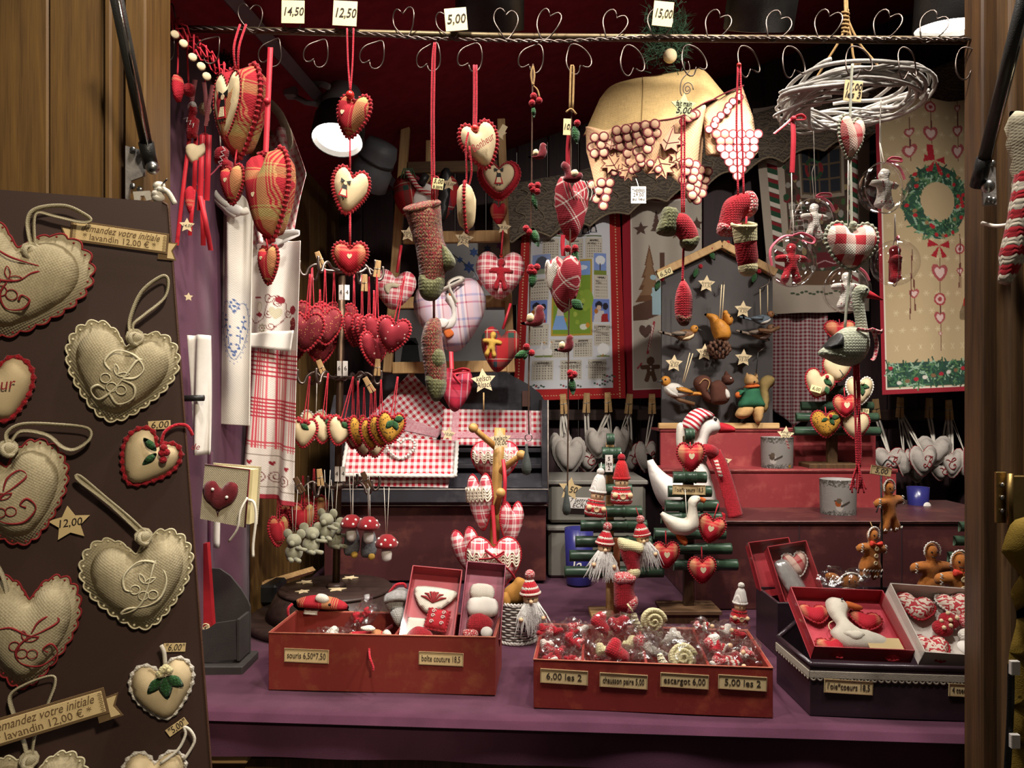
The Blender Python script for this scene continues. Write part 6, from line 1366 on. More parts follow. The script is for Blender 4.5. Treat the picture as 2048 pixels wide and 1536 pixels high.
def towel(label,quad,d,mt,tilt,edge=None,heart_=None,band=None):
 t=Th('gingham_towel',label,'tea towel',quad[3][0],quad[3][1],d)
 def fn(u,v,o=0):return tuple(Vector(t.L((1-v)*((1-u)*quad[0][0]+u*quad[1][0])+v*((1-u)*quad[3][0]+u*quad[2][0]),(1-v)*((1-u)*quad[0][1]+u*quad[1][1])+v*((1-u)*quad[3][1]+u*quad[2][1]),tilt*(1-v)+o+.002*math.sin(u*11+v*5))))
 t.part('folded_cloth',slab(fn,24,14,.012),mt)
 if band:
  for a,b_ in band:t.part('printed_band',slab(lambda u,v:fn(a[0]+(b_[0]-a[0])*u,a[1]+(b_[1]-a[1])*v,-.0012),20,10,.001),solid('pink print','#c97a88',.9,.3,160,900,.2,h2='#d8b0b4'))
 if edge:t.part('lace_edging',sweep([fn(*p,-.004)for p in[(i/40,1)for i in range(41)]+[(1,1-i/16)for i in range(17)]]+[],[.006*(1+.35*(i%2))for i in range(58)],5),M_white);t.part('lace_edging',sweep([fn(0,i/16,-.004)for i in range(17)],[.005*(1+.35*(i%2))for i in range(17)],5),M_white)
 if heart_:t.part('lace_heart',edging([(p[0]+t.L(heart_[0],0)[0],p[1]+t.L(0,heart_[1])[2])for p in heart(heart_[2]*t.k,heart_[3]*t.k,50)],.004,.011,.5,5,tilt*.45-.006),M_white)
 return t
towel('gingham towel folded askew with a pink band, leaning at the back of the desk',[(812,745),(884,880),(772,895),(698,872)]and[(818,742),(905,832),(862,893),(690,885)],2.5,plaid('tilted gingham',[(0,'#b81f33'),(.5,'#e2dad6')],[(0,'#b81f33'),(.5,'#e2dad6')],.0185,38),.04,band=(((.05,.5),(1,.72)),))
towel('gingham towel lying flat with pink bands at the desk right side',[(884,818),(1083,822),(1083,893),(880,890)],2.43,M_ging,.05,band=(((.1,0),(.17,1)),((0,.62),(1,.8)),((.85,0),(.9,1))))
towel('gingham towel under the lace edged one on the desk',[(690,940),(900,944),(896,976),(688,972)],2.31,M_ging,.01)
towel('gingham towel with white lace edge and lace heart, front of the desk',[(690,872),(912,884),(910,952),(684,950)],2.30,M_ging,.05,True,(800,898,58,40))
star_tag('pale price star pinned to the lace edged gingham towel',897,868,15,2.26,('10,00',),0,10,px=6);peg('wooden peg with price clipped on the tilted gingham towel',826,740,26,2.46,12,group=None)
t=ps=Th('peg_stand','pale turned wooden peg stand hung with plaid hearts','display stand',985,1234,1.985)
M_beech=wood('beech','#c09656','#a2773c',2,6,.4,.1)
t.part('base',lathe([(.0001,0),(.075,0),(.078,.008),(.07,.016),(.0001,.018)],24),M_beech);t.part('post',sweep([(0,0,.016),t.L(989,1080),t.L(994,960),t.L(1000,856)],[.014,.0135,.0135,.0145],12),M_beech)
for p0,p1 in(((992,895,0),(948,855,-.035)),((992,948,0),(1042,908,-.03)),((990,1030,-.0),(1002,980,-.06))):
 a,b_=Vector(t.L(*p0)),Vector(t.L(*p1));g=t.part('peg',sweep([a,a+(b_-a)*.8,b_],[.009,.0078,.007],10),M_beech);t.part('knob',ball(.0125,tuple(b_)),M_beech,parent=g)
star_tag('pale star reading kelsch 10,00 on the wooden peg stand',1001,880,23,1.94,('kelsch','10,00'),0,-4,px=9)
M_zig=solid('ecru lace','#d6c9b4',.9,.1,200,900,.3)
def kh(label,x,y,w,h,d,yaw,roll=0,lace=False,bowr=False):
 t=sheart(label,x,y,w,h,d,M_kelsch,None,w*.5,yaw,roll);k=t.k
 t.part('piping',edging(heart(w*k*1.0,h*k*1.0,60),.0022,.006,.2),M_red)
 if lace:t.part('zigzag_lace',J(*[sweep([((i/24-.5)*w*k*.92,-t.T*.5*(1-((i/24-.5)*1.85)**2)**.5-.002 if abs(i/24-.5)<.5 else-.004,h*k*(.22-j*.055)+.006*(1 if i%4<2 else-1))for i in range(25)],.0028,5)for j in range(4)]),M_zig,kind='stuff')
 if bowr:t.part('satin_bow',ribbon([t.L(x-28,y-18,-t.T*.62),t.L(x,y-22,-t.T*.7),t.L(x+22,y-34,-t.T*.66),t.L(x+6,y-24,-t.T*.7),t.L(x-16,y-36,-t.T*.6),t.L(x+4,y-22,-t.T*.7),t.L(x+34,y+8,-t.T*.5),t.L(x+44,y+24,-t.T*.4)],.008),M_redribbon)
 return t
kh('plaid heart with zigzag lace hanging behind the wooden peg stand',990,925,96,84,2.06,0,0,True);kh('plaid heart turned sideways on the left of the peg stand',962,1004,66,112,1.96,-38,-6,True);kh('plaid heart turned sideways on the right of the peg stand',1022,1047,62,86,1.95,42,4)
kh('plaid heart tilted at the lower left of the peg stand',934,1102,66,90,1.93,-30,-16);kh('large plaid heart with zigzag lace and red bow, lowest on the peg stand',987,1130,112,112,1.87,0,0,True,True)
t=Th('satin_ribbon','long red satin ribbon falling down the peg stand post','ribbon',1005,1000,1.93);t.part('band',ribbon([t.L(1006,920,.02),t.L(1010,960,0),t.L(1008,1010,0)],.009,axis=(1,.2,0)),M_redribbon);t.part('band',ribbon([t.L(985,1010),t.L(988,1050,-.01),t.L(990,1085,-.02)],.009,axis=(1,.2,0)),M_redribbon)
# ================================================================ back right: shelves, bird board, peg rail with linen hearts
M_slateb=solid('grey felt board','#4a4645',.9,.06,20,700,.15)
t=Th('red_step_shelf','two step shelf painted worn red, standing on the brown lacquered shelf','shelf',1560,1019,2.30)
W=t.W
t.part('lower_riser',boxc(W(1326,1019,2.30),tuple(Vector(W(1793,945,2.30))+Vector((0,.014,0)))),M_redshelf,smooth=False);t.part('lower_tread',boxc(tuple(Vector(W(1324,945,2.30))+Vector((0,-.004,0))),tuple(Vector(W(1795,938,2.30))+Vector((0,.13,0)))),M_redshelf,smooth=False)
b_=Vector(W(1321,941,2.42));u_=Vector(W(1752,858,2.42));t.part('upper_riser',boxc(tuple(b_),tuple(u_+Vector((0,.014,0)))),M_redshelf,smooth=False);t.part('upper_tread',boxc(tuple(Vector((b_.x-.002,b_.y-.004,u_.z-.008))),tuple(u_+Vector((.002,.16,0)))),M_redshelf,smooth=False)
for a in((1326,1793,941,2.295),(1321,1752,858,2.415)):t.part('worn_edge',sweep([W(a[0],a[2],a[3]),W(a[1],a[2],a[3])],.0016,4),solid('pale red edge','#b56a62',.7,.3,60))
t.part('light_batten',boxc(W(1318,858,2.41),tuple(Vector(W(1560,846,2.41))+Vector((0,.02,0)))),M_light,smooth=False)
t=Th('brown_shelf','long brown lacquered shelf box carrying the red steps and candle glasses','shelf',1680,1220,2.05);W=t.W
t.part('front_panel',boxc(W(1392,1219,2.05),tuple(Vector(W(1990,1047,2.05))+Vector((0,.016,0)))),M_brleather,smooth=False);z_=W(1392,1047,2.05)[2]
t.part('top_panel',boxc((W(1388,0,2.05)[0],-.006,z_),(W(2070,0,2.05)[0],.42,z_+.008)),M_brleather,smooth=False);t.part('side_panel',boxc((W(1390,0,2.05)[0],.016,.002),(W(1390,0,2.05)[0]+.014,.42,z_)),M_brleather,smooth=False)
t.part('worn_edge',sweep([(W(1388,0,2.05)[0],-.007,z_+.006),(W(2000,0,2.05)[0],-.007,z_+.006)],.0014,4),solid('worn brown edge','#7a5a54',.7,.3,60))
for i in(1,2):t.part('lacquer_joint',boxc((W(1392+i*205,0,2.05)[0],-.0015,.004),(W(1392+i*205,0,2.05)[0]+.003,.004,z_)),M_wallb,smooth=False)
for lab,x0,x1 in(('brown wooden wall batten left of the bird board, holding pegged linen hearts',1092,1326),('brown wooden wall batten right of the candle glasses, holding pegged linen hearts',1742,1990)):
 t=Th('wall_batten',lab,'batten',(x0+x1)//2,830,2.93);t.part('batten',boxc(t.L(x0,841,0),t.L(x1,819,.02)),M_walnut,smooth=False)
def glinen(w,h,red):
 d=2.82;k=d/F;o=heart(w*k,h*k,100);sc=[(p[0]*(1+.03*abs(math.sin(PI*20*i/100))),p[1]*(1+.035*abs(math.sin(PI*20*i/100))))for i,p in enumerate(o)]
 return d,k,sc
GH={}
def gheart(label,x,y,w,h,yaw,ch=None,peg_x=None,peg_y=828,d=2.80,roll=0):
 t=Th('linen_heart',label,'ornament',x,y,d,None,(0,roll,yaw));k=t.k
 _,_,sc=glinen(w,h,ch);t.part('flange',prism(sc,.003),M_greyl);t.part('stitched_edge',sweep([(p[0],0,p[1])for p in sc],.0016,4,True),M_rink if ch else M_greyl);t.T=.05
 t.part('padded_body',pillow(heart(w*k*.9,h*k*.9),.05,sp=w*k/9),M_greyl)
 if ch:mono(t,ch,x,y,w*.42,h*.42,M_rink,.0016,-.026,False)
 if peg_x:
  for s_ in(-5,5):
   a=Vector(t.W(peg_x+s_*.6,peg_y,2.88));a=Matrix.Rotation(-rad(yaw),3,'Z')@a
   t.part('ribbon',ribbon([tuple(a),(a.x*.5+s_*.3*k,a.y*.5,(a.z+h*.3*k)*.5),(s_*.2*k,0,h*.3*k)],.008,axis=(1,.2,0)),M_linenw)
 return t
for q in(('grey linen heart with a scalloped edge, leftmost on the left wall batten',1122,902,52,70,-35,None,1126),('grey linen heart facing forward, in front of the leftmost one on the batten',1138,912,66,72,6,None,1127,828,2.76),
('grey linen heart with red letter, under the second peg of the left batten',1176,918,52,56,8,'F',1173),('grey linen heart high under the third peg of the left batten',1196,886,50,58,-12,None,1216,828,2.77),('grey linen heart behind the bamboo tree tip, third peg of the left batten',1222,890,46,56,28,None,1217,828,2.82),('grey linen heart turned right, under the fourth peg of the left batten',1242,884,44,60,40,None,1257),('grey linen heart with red letter, under the fourth peg of the left batten',1262,916,46,58,10,'K',1258,828,2.84),('grey linen heart with red edge, under the fifth peg beside the white goose',1292,914,52,62,26,'F',1304)):gheart(*q)
for q in(('grey linen heart with red letter N, leftmost on the right wall batten',1778,922,62,52,-6,'N',1752),('grey linen heart with red edge behind the leftmost one on the right batten',1808,926,44,54,30,'F',1800),('grey linen heart with red letter H, frontmost on the right wall batten',1846,922,58,58,8,'H',1802,826,2.74),('large grey linen heart with white edge behind the letter H heart',1868,902,68,58,-4,None,1858),('lowest grey linen heart on the right batten, peeping below the letter H heart',1834,944,46,42,10,None,1800,826,2.84),('grey linen heart hanging low under the third peg of the right batten',1880,940,44,42,0,'F',1898,826,2.83),('grey linen heart turned left under the fourth peg of the right batten',1904,926,44,58,-38,'K',1898),('grey linen heart turned edge on, rightmost of the right wall batten',1930,926,50,62,56,'D',1900)):gheart(*q)
for i,(x,y)in enumerate(((1127,808),(1173,806),(1216,805),(1258,808),(1304,808),(1752,818),(1800,815),(1858,816),(1898,820))):peg('wooden peg, number %s from the left on the %s wall batten'%(['one','two','three','four','five','one','two','three','four'][i],'left' if i<5 else 'right'),x,y,40,2.86,(-4,2,-3,5,0,-4,2,1,-3)[i],group=None,mt=M_lightz if i%2 else M_light)
# bird board
t=bb=Th('bird_board','grey house shaped board with wooden eaves, hung with birds and squirrels','board',1440,857,2.46)
t.flat('panel',[(1324,856),(1324,545),(1440,496),(1546,545),(1546,856)],.014,M_slateb,.01);bar(t,'eave',(1313,550),(1440,490),15,.03,M_light,-.012);bar(t,'eave',(1440,490),(1548,548),15,.03,M_light,-.012)
for x,y in((1420,500),(1398,535),(1322,560),(1514,545),(1452,488)):
 t.part('holly_berry',ball(.008,t.L(x,y,-.02),u=8,v=6),M_redwool);t.part('holly_leaf',X(leaf(12*t.k,24*t.k,.004),t.L(x-5,y+2,-.018),(0,rad(200 if x%4 else 150),0)),M_greencr)
for x,y in((1355,682),(1526,682)):t.part('nail',sweep([t.L(x,y,0),t.L(x,y,-.05)],.005,8),M_steel)
for q in([(1442,565),(1442,575),(1434,580),(1434,572)],[(1532,560),(1530,570),(1512,580)],[(1525,695),(1510,706)]):t.cord([(p[0],p[1],-.03)for p in q],.002,M_iron,'wire_hook')
card('tiny paper tag reading 6,50 on the left eave of the bird board',1330,546,30,14,2.42,('6,50',),-24,px=10)
for lab,x,y,tx in(('pale price star at the top of the bird board, reading écureuil 11,50',1413,568,('écureuil','11,50')),('pale price star at the right of the bird board, reading oiseau 9,50',1486,619,('oiseau','9,50')),('pale price star at the lower left of the bird board above the sparrow',1348,727,('Ours','8,50')),('pale price star at the bird board middle, below the pine cone',1409,705,('écureuil','14,50')),('pale price star above the squirrel in the green coat',1487,716,('écureuil','15,00'))):star_tag(lab,x,y,18,2.43,tx,0,3,px=6.2)
M_yel=solid('carved yellow wood','#b87a28',.5,.18,60,200,.3);M_bwht=solid('carved white','#c9c4ba',.6,.1);M_brn=solid('carved brown wood','#6b4a2e',.55,.2,60,200,.3);M_choc=solid('chocolate felt','#4a2414',.9,.1,60,600,.3);M_bgrey=solid('carved slate blue','#5a6670',.55,.2,60);M_tan=solid('tan felt','#b08a58',.9,.1,60,600,.3);M_gcoat=solid('green felt coat','#1f5a3c',.9,.1,60,600,.3);M_orange=solid('orange felt','#b85a22',.9)
D=2.40
t=Th('squirrel','yellow carved squirrel sitting on a pine cone, hung from the bird board','ornament',1440,655,D)
t.pil('body',[(1428,672),(1424,650),(1432,636),(1446,640),(1458,652),(1462,668),(1456,680),(1440,682),(1430,680)],.06,M_yel);t.pil('head',[(1446,640),(1444,630),(1450,624),(1460,630),(1466,640),(1462,650),(1452,652)],.05,M_yel);t.pil('tail',[(1432,680),(1424,660),(1420,640),(1410,628),(1422,626),(1436,630),(1444,644),(1442,665)],.045,M_yel,.01);t.part('ear',ball(.008,t.L(1449,626,-.01)),M_yel);t.part('eye',ball(.003,t.L(1457,634,-.025),u=8,v=6),M_black)
pc=[]
for r_ in range(6):
 for i in range(9):
  a=i*2*PI/9+r_*.35;rr=[.3,.75,1,1,.8,.45][r_]*20*t.k;z=(14-r_*6.4)*t.k;pc.append(X(ball(.0088,sc=(.8,.6,1),u=6,v=4),Vector(t.L(1438,695))+Vector((rr*math.cos(a),rr*math.sin(a),z)),(0,.5,a)))
t.part('pine_cone',J(*pc),solid('pine cone','#5a3a28',.7,.3,60),kind='stuff')
for x in(1438,1443):t.cord([(x,572,-.03),(x-1,640,-.01)],.0016,M_star,'string')
def cbird(label,x,y,w,flip,cb,ch,cw,cbel,nm_='bird',tilt=0,string=None,perch=None):
 t=Th(nm_,label,'ornament',x,y,D,None,(0,tilt,0));q=lambda L_:[(x+flip*w*p[0],y+w*p[1])for p in L_]
 b=t.pil('body',q([(.36,-.06),(.46,.06),(.40,.2),(.2,.3),(-.05,.26),(-.25,.12),(-.1,-.02),(.1,-.1)]),w*.3*t.k,cb);t.pil('breast',q([(.42,.04),(.42,.16),(.25,.28),(.02,.26),(.1,.16),(.3,.08)]),w*.32*t.k,cbel,parent=b)
 t.pil('head',q([(.3,-.1),(.38,-.22),(.52,-.22),(.58,-.1),(.52,.02),(.38,.04)]),w*.24*t.k,ch);t.part('beak',sweep([t.L(x+flip*w*.55,y-w*.08,-.01),t.L(x+flip*w*.7,y-w*.02,-.01)],[w*.05*t.k,.0008],8),M_dark);t.part('eye',ball(w*.028*t.k,t.L(x+flip*w*.48,y-w*.13,-w*.11*t.k),u=8,v=6),M_black)
 wg=t.pil('wing',q([(.22,0),(.1,.14),(-.15,.14),(-.4,.06),(-.1,-.04)]),w*.36*t.k,cw);[t.part('feather_stripe',sweep([t.L(x+flip*w*(.15-.02*i),y+w*(.02+i*.035),-w*.165*t.k),t.L(x+flip*w*(-.2-.04*i),y+w*(.035+i*.022),-w*.13*t.k)],.0014,4),M_dark,parent=wg)for i in range(4)]
 t.pil('tail',q([(-.15,.08),(-.5,.0),(-.75,-.04),(-.74,.03),(-.5,.1),(-.15,.18)]),w*.09*t.k,cw)
 if perch:t.part('perch',sweep([t.L(*p)for p in perch],.006,8),M_brn)
 if string:
  for s_ in string:t.cord([(p[0],p[1],-.02)for p in s_],.0016,M_star,'string')
 return t
cbird('yellow headed carved bird with long grey tail, left of the squirrel on the bird board',1362,664,60,1,M_brn,M_yel,solid('carved taupe','#77685a',.55,.2,60),M_star,string=[[(1366,560),(1366,650)]]);cbird('blue grey carved bird with orange head, top right of the bird board',1518,634,52,1,M_bgrey,solid('carved rust','#8a5a34',.55,.2),M_bgrey,M_bwht,string=[[(1516,580),(1517,632)],[(1531,572),(1531,625)]]);cbird('taupe carved bird with white belly perched below the blue grey one',1516,662,58,1,M_brn,M_brn,solid('carved taupe','#77685a',.55,.2,60),M_bwht,perch=[(1512,662,-.03),(1536,664,-.03),(1552,656,-.03)])
cbird('large carved sparrow with yellow cap and striped wing, lower left of the bird board',1362,776,74,-1,M_bwht,M_yel,M_yel,M_bwht,'sparrow',12,[[(1362,705),(1360,765)],[(1368,705),(1363,765)]],[(1340,792,.0),(1365,800,0),(1395,802,0)])
t=Th('squirrel','chocolate brown felt squirrel with white belly, middle bottom of the bird board','ornament',1430,778,D)
t.pil('body',[(1420,795),(1420,770),(1434,760),(1446,764),(1456,778),(1460,795),(1450,808),(1425,808)],.06,M_choc);t.pil('head',[(1446,768),(1444,755),(1452,748),(1462,752),(1468,762),(1460,770)],.05,M_choc);t.pil('ear',[(1448,752),(1452,742),(1458,750)],.02,M_choc);t.pil('tail',[(1424,806),(1410,800),(1398,785),(1388,770),(1392,756),(1406,750),(1420,754),(1426,768),(1418,780),(1424,792)],.05,M_choc,.01);t.pil('belly',[(1446,775),(1456,782),(1458,796),(1448,800),(1442,788)],.065,M_bwht);t.part('eye',ball(.003,t.L(1457,757,-.026),u=8,v=6),M_white)
t.part('tail_stitching',sweep(spl([t.L(1396,768,-.018),t.L(1406,758,-.018),t.L(1416,764,-.018),t.L(1412,780,-.018)],4,False),.0014,4),M_tan)
t=Th('squirrel','tan squirrel in a green felt coat with curled tail and basket','ornament',1506,800,D)
t.pil('coat',[(1492,772),(1515,770),(1522,790),(1528,815),(1478,815),(1484,790)],.06,M_gcoat);t.pil('head',[(1490,768),(1490,754),(1500,748),(1512,754),(1516,766),(1504,774)],.055,M_tan)
for x in(1494,1512):t.pil('ear',[(x-4,756),(x,745),(x+4,756)],.016,M_tan)
t.pil('tail',[(1524,825),(1522,800),(1520,775),(1524,758),(1538,750),(1552,756),(1550,770),(1540,780),(1542,800),(1536,822)],.035,solid('olive tan felt','#8a7444',.9,.1,60),.012);t.pil('trouser_leg',[(1482,812),(1506,812),(1502,830),(1484,838),(1470,830)],.05,M_tan);t.pil('trouser_leg',[(1504,812),(1526,812),(1524,838),(1516,848),(1508,838)],.05,M_tan);t.pil('collar',[(1492,770),(1514,768),(1514,776),(1492,778)],.064,M_orange);t.pil('arm',[(1488,782),(1478,792),(1472,790),(1478,780)],.05,M_gcoat);t.part('mitten',ball(.010,t.L(1474,790,-.012)),M_orange);t.part('nose',ball(.003,t.L(1503,764,-.03),u=8,v=6),M_black);t.cord([(1510,706,-.03),(1510,750,-.01)],.0016,M_dark,'string')
# ---------------------------------------------------------------- bamboo trees, goose, glasses, storage
def bslat(t,x0,x1,y,r=10):
 k=t.k;L=(x1-x0)*k;V,Fc=[],[]
 prof=[0,.02,.3,.31,.34,.35,.66,.67,.70,.71,.98,1];rr=[1,1,1,1.1,1.1,1,1,1.1,1.1,1,1,1];n=9
 for i,p in enumerate(prof):
  for j in range(n):
   a=PI*j/(n-1);V.append((-L/2+p*L,-math.sin(a)*r*rr[i]*k*1.1,math.cos(a)*r*rr[i]*k))
 for i in range(len(prof)-1):
  for j in range(n-1):Fc.append((i*n+j,i*n+j+1,(i+1)*n+j+1,(i+1)*n+j))
  Fc.append((i*n,(i+1)*n,(i+1)*n+n-1,i*n+n-1))
 Fc+=[tuple(range(n)),tuple(range(len(V)-n,len(V)))]
 return t.part('bamboo_slat',(V,Fc),M_bamboo,t.L((x0+x1)/2,y,-.008),smooth=True)
def btree(label,x,y,d,slats,post,base=None,mt=M_light,r=11.5):
 t=Th('bamboo_tree',label,'display stand',x,y,d);px0,px1,py0=post
 t.part('post',boxc(t.L(px0,y-4,.0),t.L(px1,py0,.018)),mt,smooth=False)
 if base:t.part('base',boxc(t.L(base[0],y,-.045),t.L(base[1],y-base[2],.05)),mt,smooth=False)
 for s_ in slats:bslat(t,s_[1],s_[2],s_[0],r)
 return t
t1=btree('green bamboo slat tree hung with knitted dolls, in front of the grey boxes',1222,1232,1.99,[(878,1212,1227),(905,1203,1240),(938,1196,1250),(978,1182,1262),(1022,1168,1282),(1050,1160,1292),(1082,1150,1302),(1110,1138,1312),(1142,1128,1325)],(1213,1228,885),(1180,1262,10))
t2=btree('green bamboo slat tree with goose and hearts, in front of the white goose',1376,1241,1.97,[(868,1368,1386),(898,1358,1398),(954,1344,1410),(982,1334,1420),(1010,1328,1434),(1034,1320,1440),(1066,1306,1448),(1096,1300,1460),(1128,1345,1472)],(1368,1388,872),(1322,1430,22),M_oak)
t2.part('base_top',boxc(t2.L(1318,1220,-.05),t2.L(1434,1212,.055)),wood('weathered base','#7a5a3c','#543a24',0,6,.6),smooth=False)
t3=btree('small green bamboo tree with little hearts on the red step shelf',1668,945,2.365,[(750,1652,1680),(780,1640,1700),(812,1598,1742),(834,1588,1752),(862,1584,1756)],(1656,1676,742),(1608,1706,20),M_pined,9)
t4=btree('green bamboo slat tree at the far right, half hidden by the post',1990,1200,1.78,[(968,1948,2010),(992,1938,2020),(1022,1926,2030),(1052,1912,2040),(1080,1902,2050),(1112,1890,2060)],(1978,1992,940),(1940,2010,12),M_pined,10)
card('white tag reading 5 on top of the bamboo tree with knitted dolls',1218,927,15,34,1.94,('5','les','2'),0,px=8,mt=M_white,shear=0)
card('cream label reading l’oie*coeurs 18,5 on the bamboo tree with the goose',1378,980,66,20,1.94,('l’oie*coeurs 18,5',),1,px=9,mt=M_paper2,frame=True,shear=0,sx=.75)
card('tiny paper tag reading 6,50 at the right of the small bamboo tree',1728,822,20,10,2.32,('6,50',),4,px=6);card('tiny paper tag reading 6,00 stuck on the left heart of the small bamboo tree',1632,778,22,13,2.28,('6,00',),16,px=7)
def th(label,x,y,w,h,mt,d=1.90,edge=M_redwool,top=40,yaw=0,roll=0,mini_=True,cr=.0016):
 t=sheart(label,x,y,w,h,d,mt,edge,None,yaw,roll,([(x,y-h*.35,0),(x+1,y-h*.35-top,.01)],),M_redcord,cr,es=.0026)
 if mini_:mini(t,x,y-h*.04,12,M_cdot)
 return t
th('red plaid heart with tiny cream heart, at the goose tree top',1381,914,54,54,M_plaids,1.9,top=10);th('red plaid heart right of the felt goose on the bamboo tree',1422,1058,52,52,M_plaids,1.9,top=34,yaw=-18,roll=14);th('red plaid heart at the lower left of the goose tree',1332,1110,52,50,M_plaids,1.9,top=30);th('red plaid heart hanging lowest at the right of the goose tree',1404,1140,54,50,M_plaids,1.9,top=28)
t=th('cream heart with two green leaves, left on the small bamboo tree',1638,768,60,54,M_cream,2.3,top=20,mini_=False,roll=16);sprig(t,0,0,-t.T*.5,[(1640,758,110,.8),(1648,770,150,.7)],[(1644,752)],16,26)
t=th('cream heart stitched with a girl face at the top of the small bamboo tree',1674,738,56,50,M_cream,2.3,top=8,mini_=False);t.part('stitching',J(sweep([t.L(1678,728,-t.T*.5),t.L(1690,724,-t.T*.45)],.002,4),sweep([t.L(1674,740,-t.T*.51),t.L(1682,750,-t.T*.48),t.L(1678,756,-t.T*.4)],.0014,4)),M_dark,kind='stuff')
t=th('white edged heart with green leaves at the right of the small bamboo tree',1719,782,54,54,M_cream,2.3,M_whitewool,14,mini_=False);sprig(t,0,0,-t.T*.5,[(1716,772,100,.7),(1720,774,180,.7),(1724,772,-110,.7)],[(1719,766)],16,26,M_creamwool)
th('small red plaid heart at the middle of the small bamboo tree',1690,812,46,42,M_plaids,2.27,top=22);t=th('mustard speckled heart with green leaves at the left foot of the small bamboo tree',1652,848,60,52,M_mdots,2.29,top=16,mini_=False);sprig(t,0,0,-t.T*.5,[(1655,836,80,.8),(1655,836,150,.7),(1650,836,-120,.6)],[(1655,832)],14,24)
th('cream heart stitched in red at the right foot of the small bamboo tree',1711,852,56,50,M_cream,2.3,top=14,mini_=False);th('red plaid heart behind the grey goose at the top of the small tree',1680,662,62,40,M_plaids,2.35,top=10,mini_=False)
M_ribred=knit('ribbed red hat',['#c21f22','#b0181c'],.05,.0045,.9);M_ribwhite=knit('ribbed white hat',['#e2dcd4'],.05,.0045,.9);M_jump=knit('red white jumper',['#b61c28','#d8cdbd','#b61c28','#b61c28'],.005,.005,.9,0,.016)
def elf(label,x,y,s_,d,hat,roll=0,top=None,button=True):
 t=Th('knitted_doll',label,'doll',x,y,d,None,(0,roll,0));k=t.k*s_
 t.part('body',lathe([(.0001,-42*k),(26*k,-42*k),(30*k,-36*k),(28*k,-12*k),(20*k,2*k),(.0001,4*k)],18),M_jump);t.part('head',ball(19*k,(0,-4*k,16*k)),M_wbead);t.part('hat',lathe([(22*k,25*k),(23*k,30*k),(21*k,40*k),(15*k,64*k),(8*k,76*k),(.0001,78*k)],18),hat);t.part('brim',sweep([(21*k*math.cos(a),21*k*math.sin(a),27*k)for a in[2*PI*i/18 for i in range(18)]],4.5*k,6,True),hat)
 t.part('pompom',ball(11*k,(0,0,82*k)),M_redwool if hat is M_ribred else M_whitewool);t.part('scarf',sweep([(20*k*math.cos(a),20*k*math.sin(a),0)for a in[2*PI*i/18 for i in range(18)]],5*k,6,True),M_knitst)
 for e in(-6,6):t.part('eye',ball(2*k,(e*k,-22.5*k,17*k),u=8,v=6),M_black)
 for e in(-20,20):t.part('hand',ball(8*k,(e*k,-22*k,-18*k)),M_wbead)
 if button:t.part('button',X(lathe([(.0001,1.5*k),(6*k,1.5*k),(8*k,3*k),(8*k,-1*k),(.0001,-1*k)],14),(0,-28*k,-20*k),(PI/2,0,0)),M_wbead)
 if top:t.part('string',sweep([(0,0,85*k),(0,.01,(y-top)*t.k)],.0012,4),M_whitecord)
 return t
elf('knitted doll in a white ribbed hat, left on the bamboo tree',1193,1002,.72,1.91,M_ribwhite,8,925);elf('knitted doll in a tall red ribbed hat, right on the bamboo tree',1243,976,.74,1.91,M_ribred,0,905)
def gnome(label,x,y,s_,d,roll=0,top=None):
 t=Th('bearded_gnome',label,'doll',x,y,d,None,(0,roll,0));k=t.k*s_;g=random.Random(int(x))
 t.part('body',lathe([(.0001,-50*k),(20*k,-48*k),(22*k,-20*k),(14*k,0),(.0001,2*k)],14),solid('pink felt','#a02c40',.9));t.part('head',ball(18*k,(0,-4*k,12*k)),M_wbead);t.part('nose',ball(5*k,(0,-23*k,8*k),u=8,v=6),M_wbead);t.part('hat',lathe([(22*k,22*k),(23*k,28*k),(19*k,38*k),(10*k,54*k),(.0001,60*k)],16),M_jump);t.part('brim',sweep([(21*k*math.cos(a),21*k*math.sin(a),23*k)for a in[2*PI*i/16 for i in range(16)]],5*k,6,True),M_knitst);t.part('pompom',ball(12*k,(2*k,0,66*k)),M_mel2)
 V=[]
 for i in range(110):
  a=g.uniform(-1.5,1.5);x0=16*math.sin(a)*k;e=g.uniform(35,75)*k;sp_=g.uniform(.8,1.9)
  V.append(sweep([(x0,-18*k*math.cos(a)-3*k,3*k),(x0*1.25*sp_,-26*k,-e*.5),(x0*1.5*sp_+g.uniform(-8,8)*k,-24*k,-e)],[2.4*k,1.9*k,.5*k],3,cap=False))
 t.part('beard',J(*V,X(ball(1),(0,-13*k,-18*k),(0,0,0),(17*k,12*k,28*k))),M_whitehair,kind='stuff')
 for e in(-26,26):h_=t.part('mitten',ball(10*k,(e*k,-18*k,-30*k)),M_knitst);t.part('hand',ball(5.5*k,(e*k,-27*k,-30*k),u=8,v=6),M_wbead,parent=h_)
 for e in(-5,5):t.part('eye',ball(1.8*k,(e*k,-21.5*k,14*k),u=8,v=6),M_black)
 if top:t.part('string',sweep([(0,0,70*k),(-.004,.01,(y-top)*t.k)],.0012,4),M_redcord)
 return t
gnome('bearded gnome in a red knit hat, low on the left of the bamboo tree',1208,1104,.78,1.9,6,1020);gnome('bearded gnome in a red knit hat, right of the bamboo tree behind the bootie',1286,1086,.72,1.91,-8,1015);gnome('bearded gnome with long white hair hanging on the wicker basket',1062,1206,.86,1.76,-4)
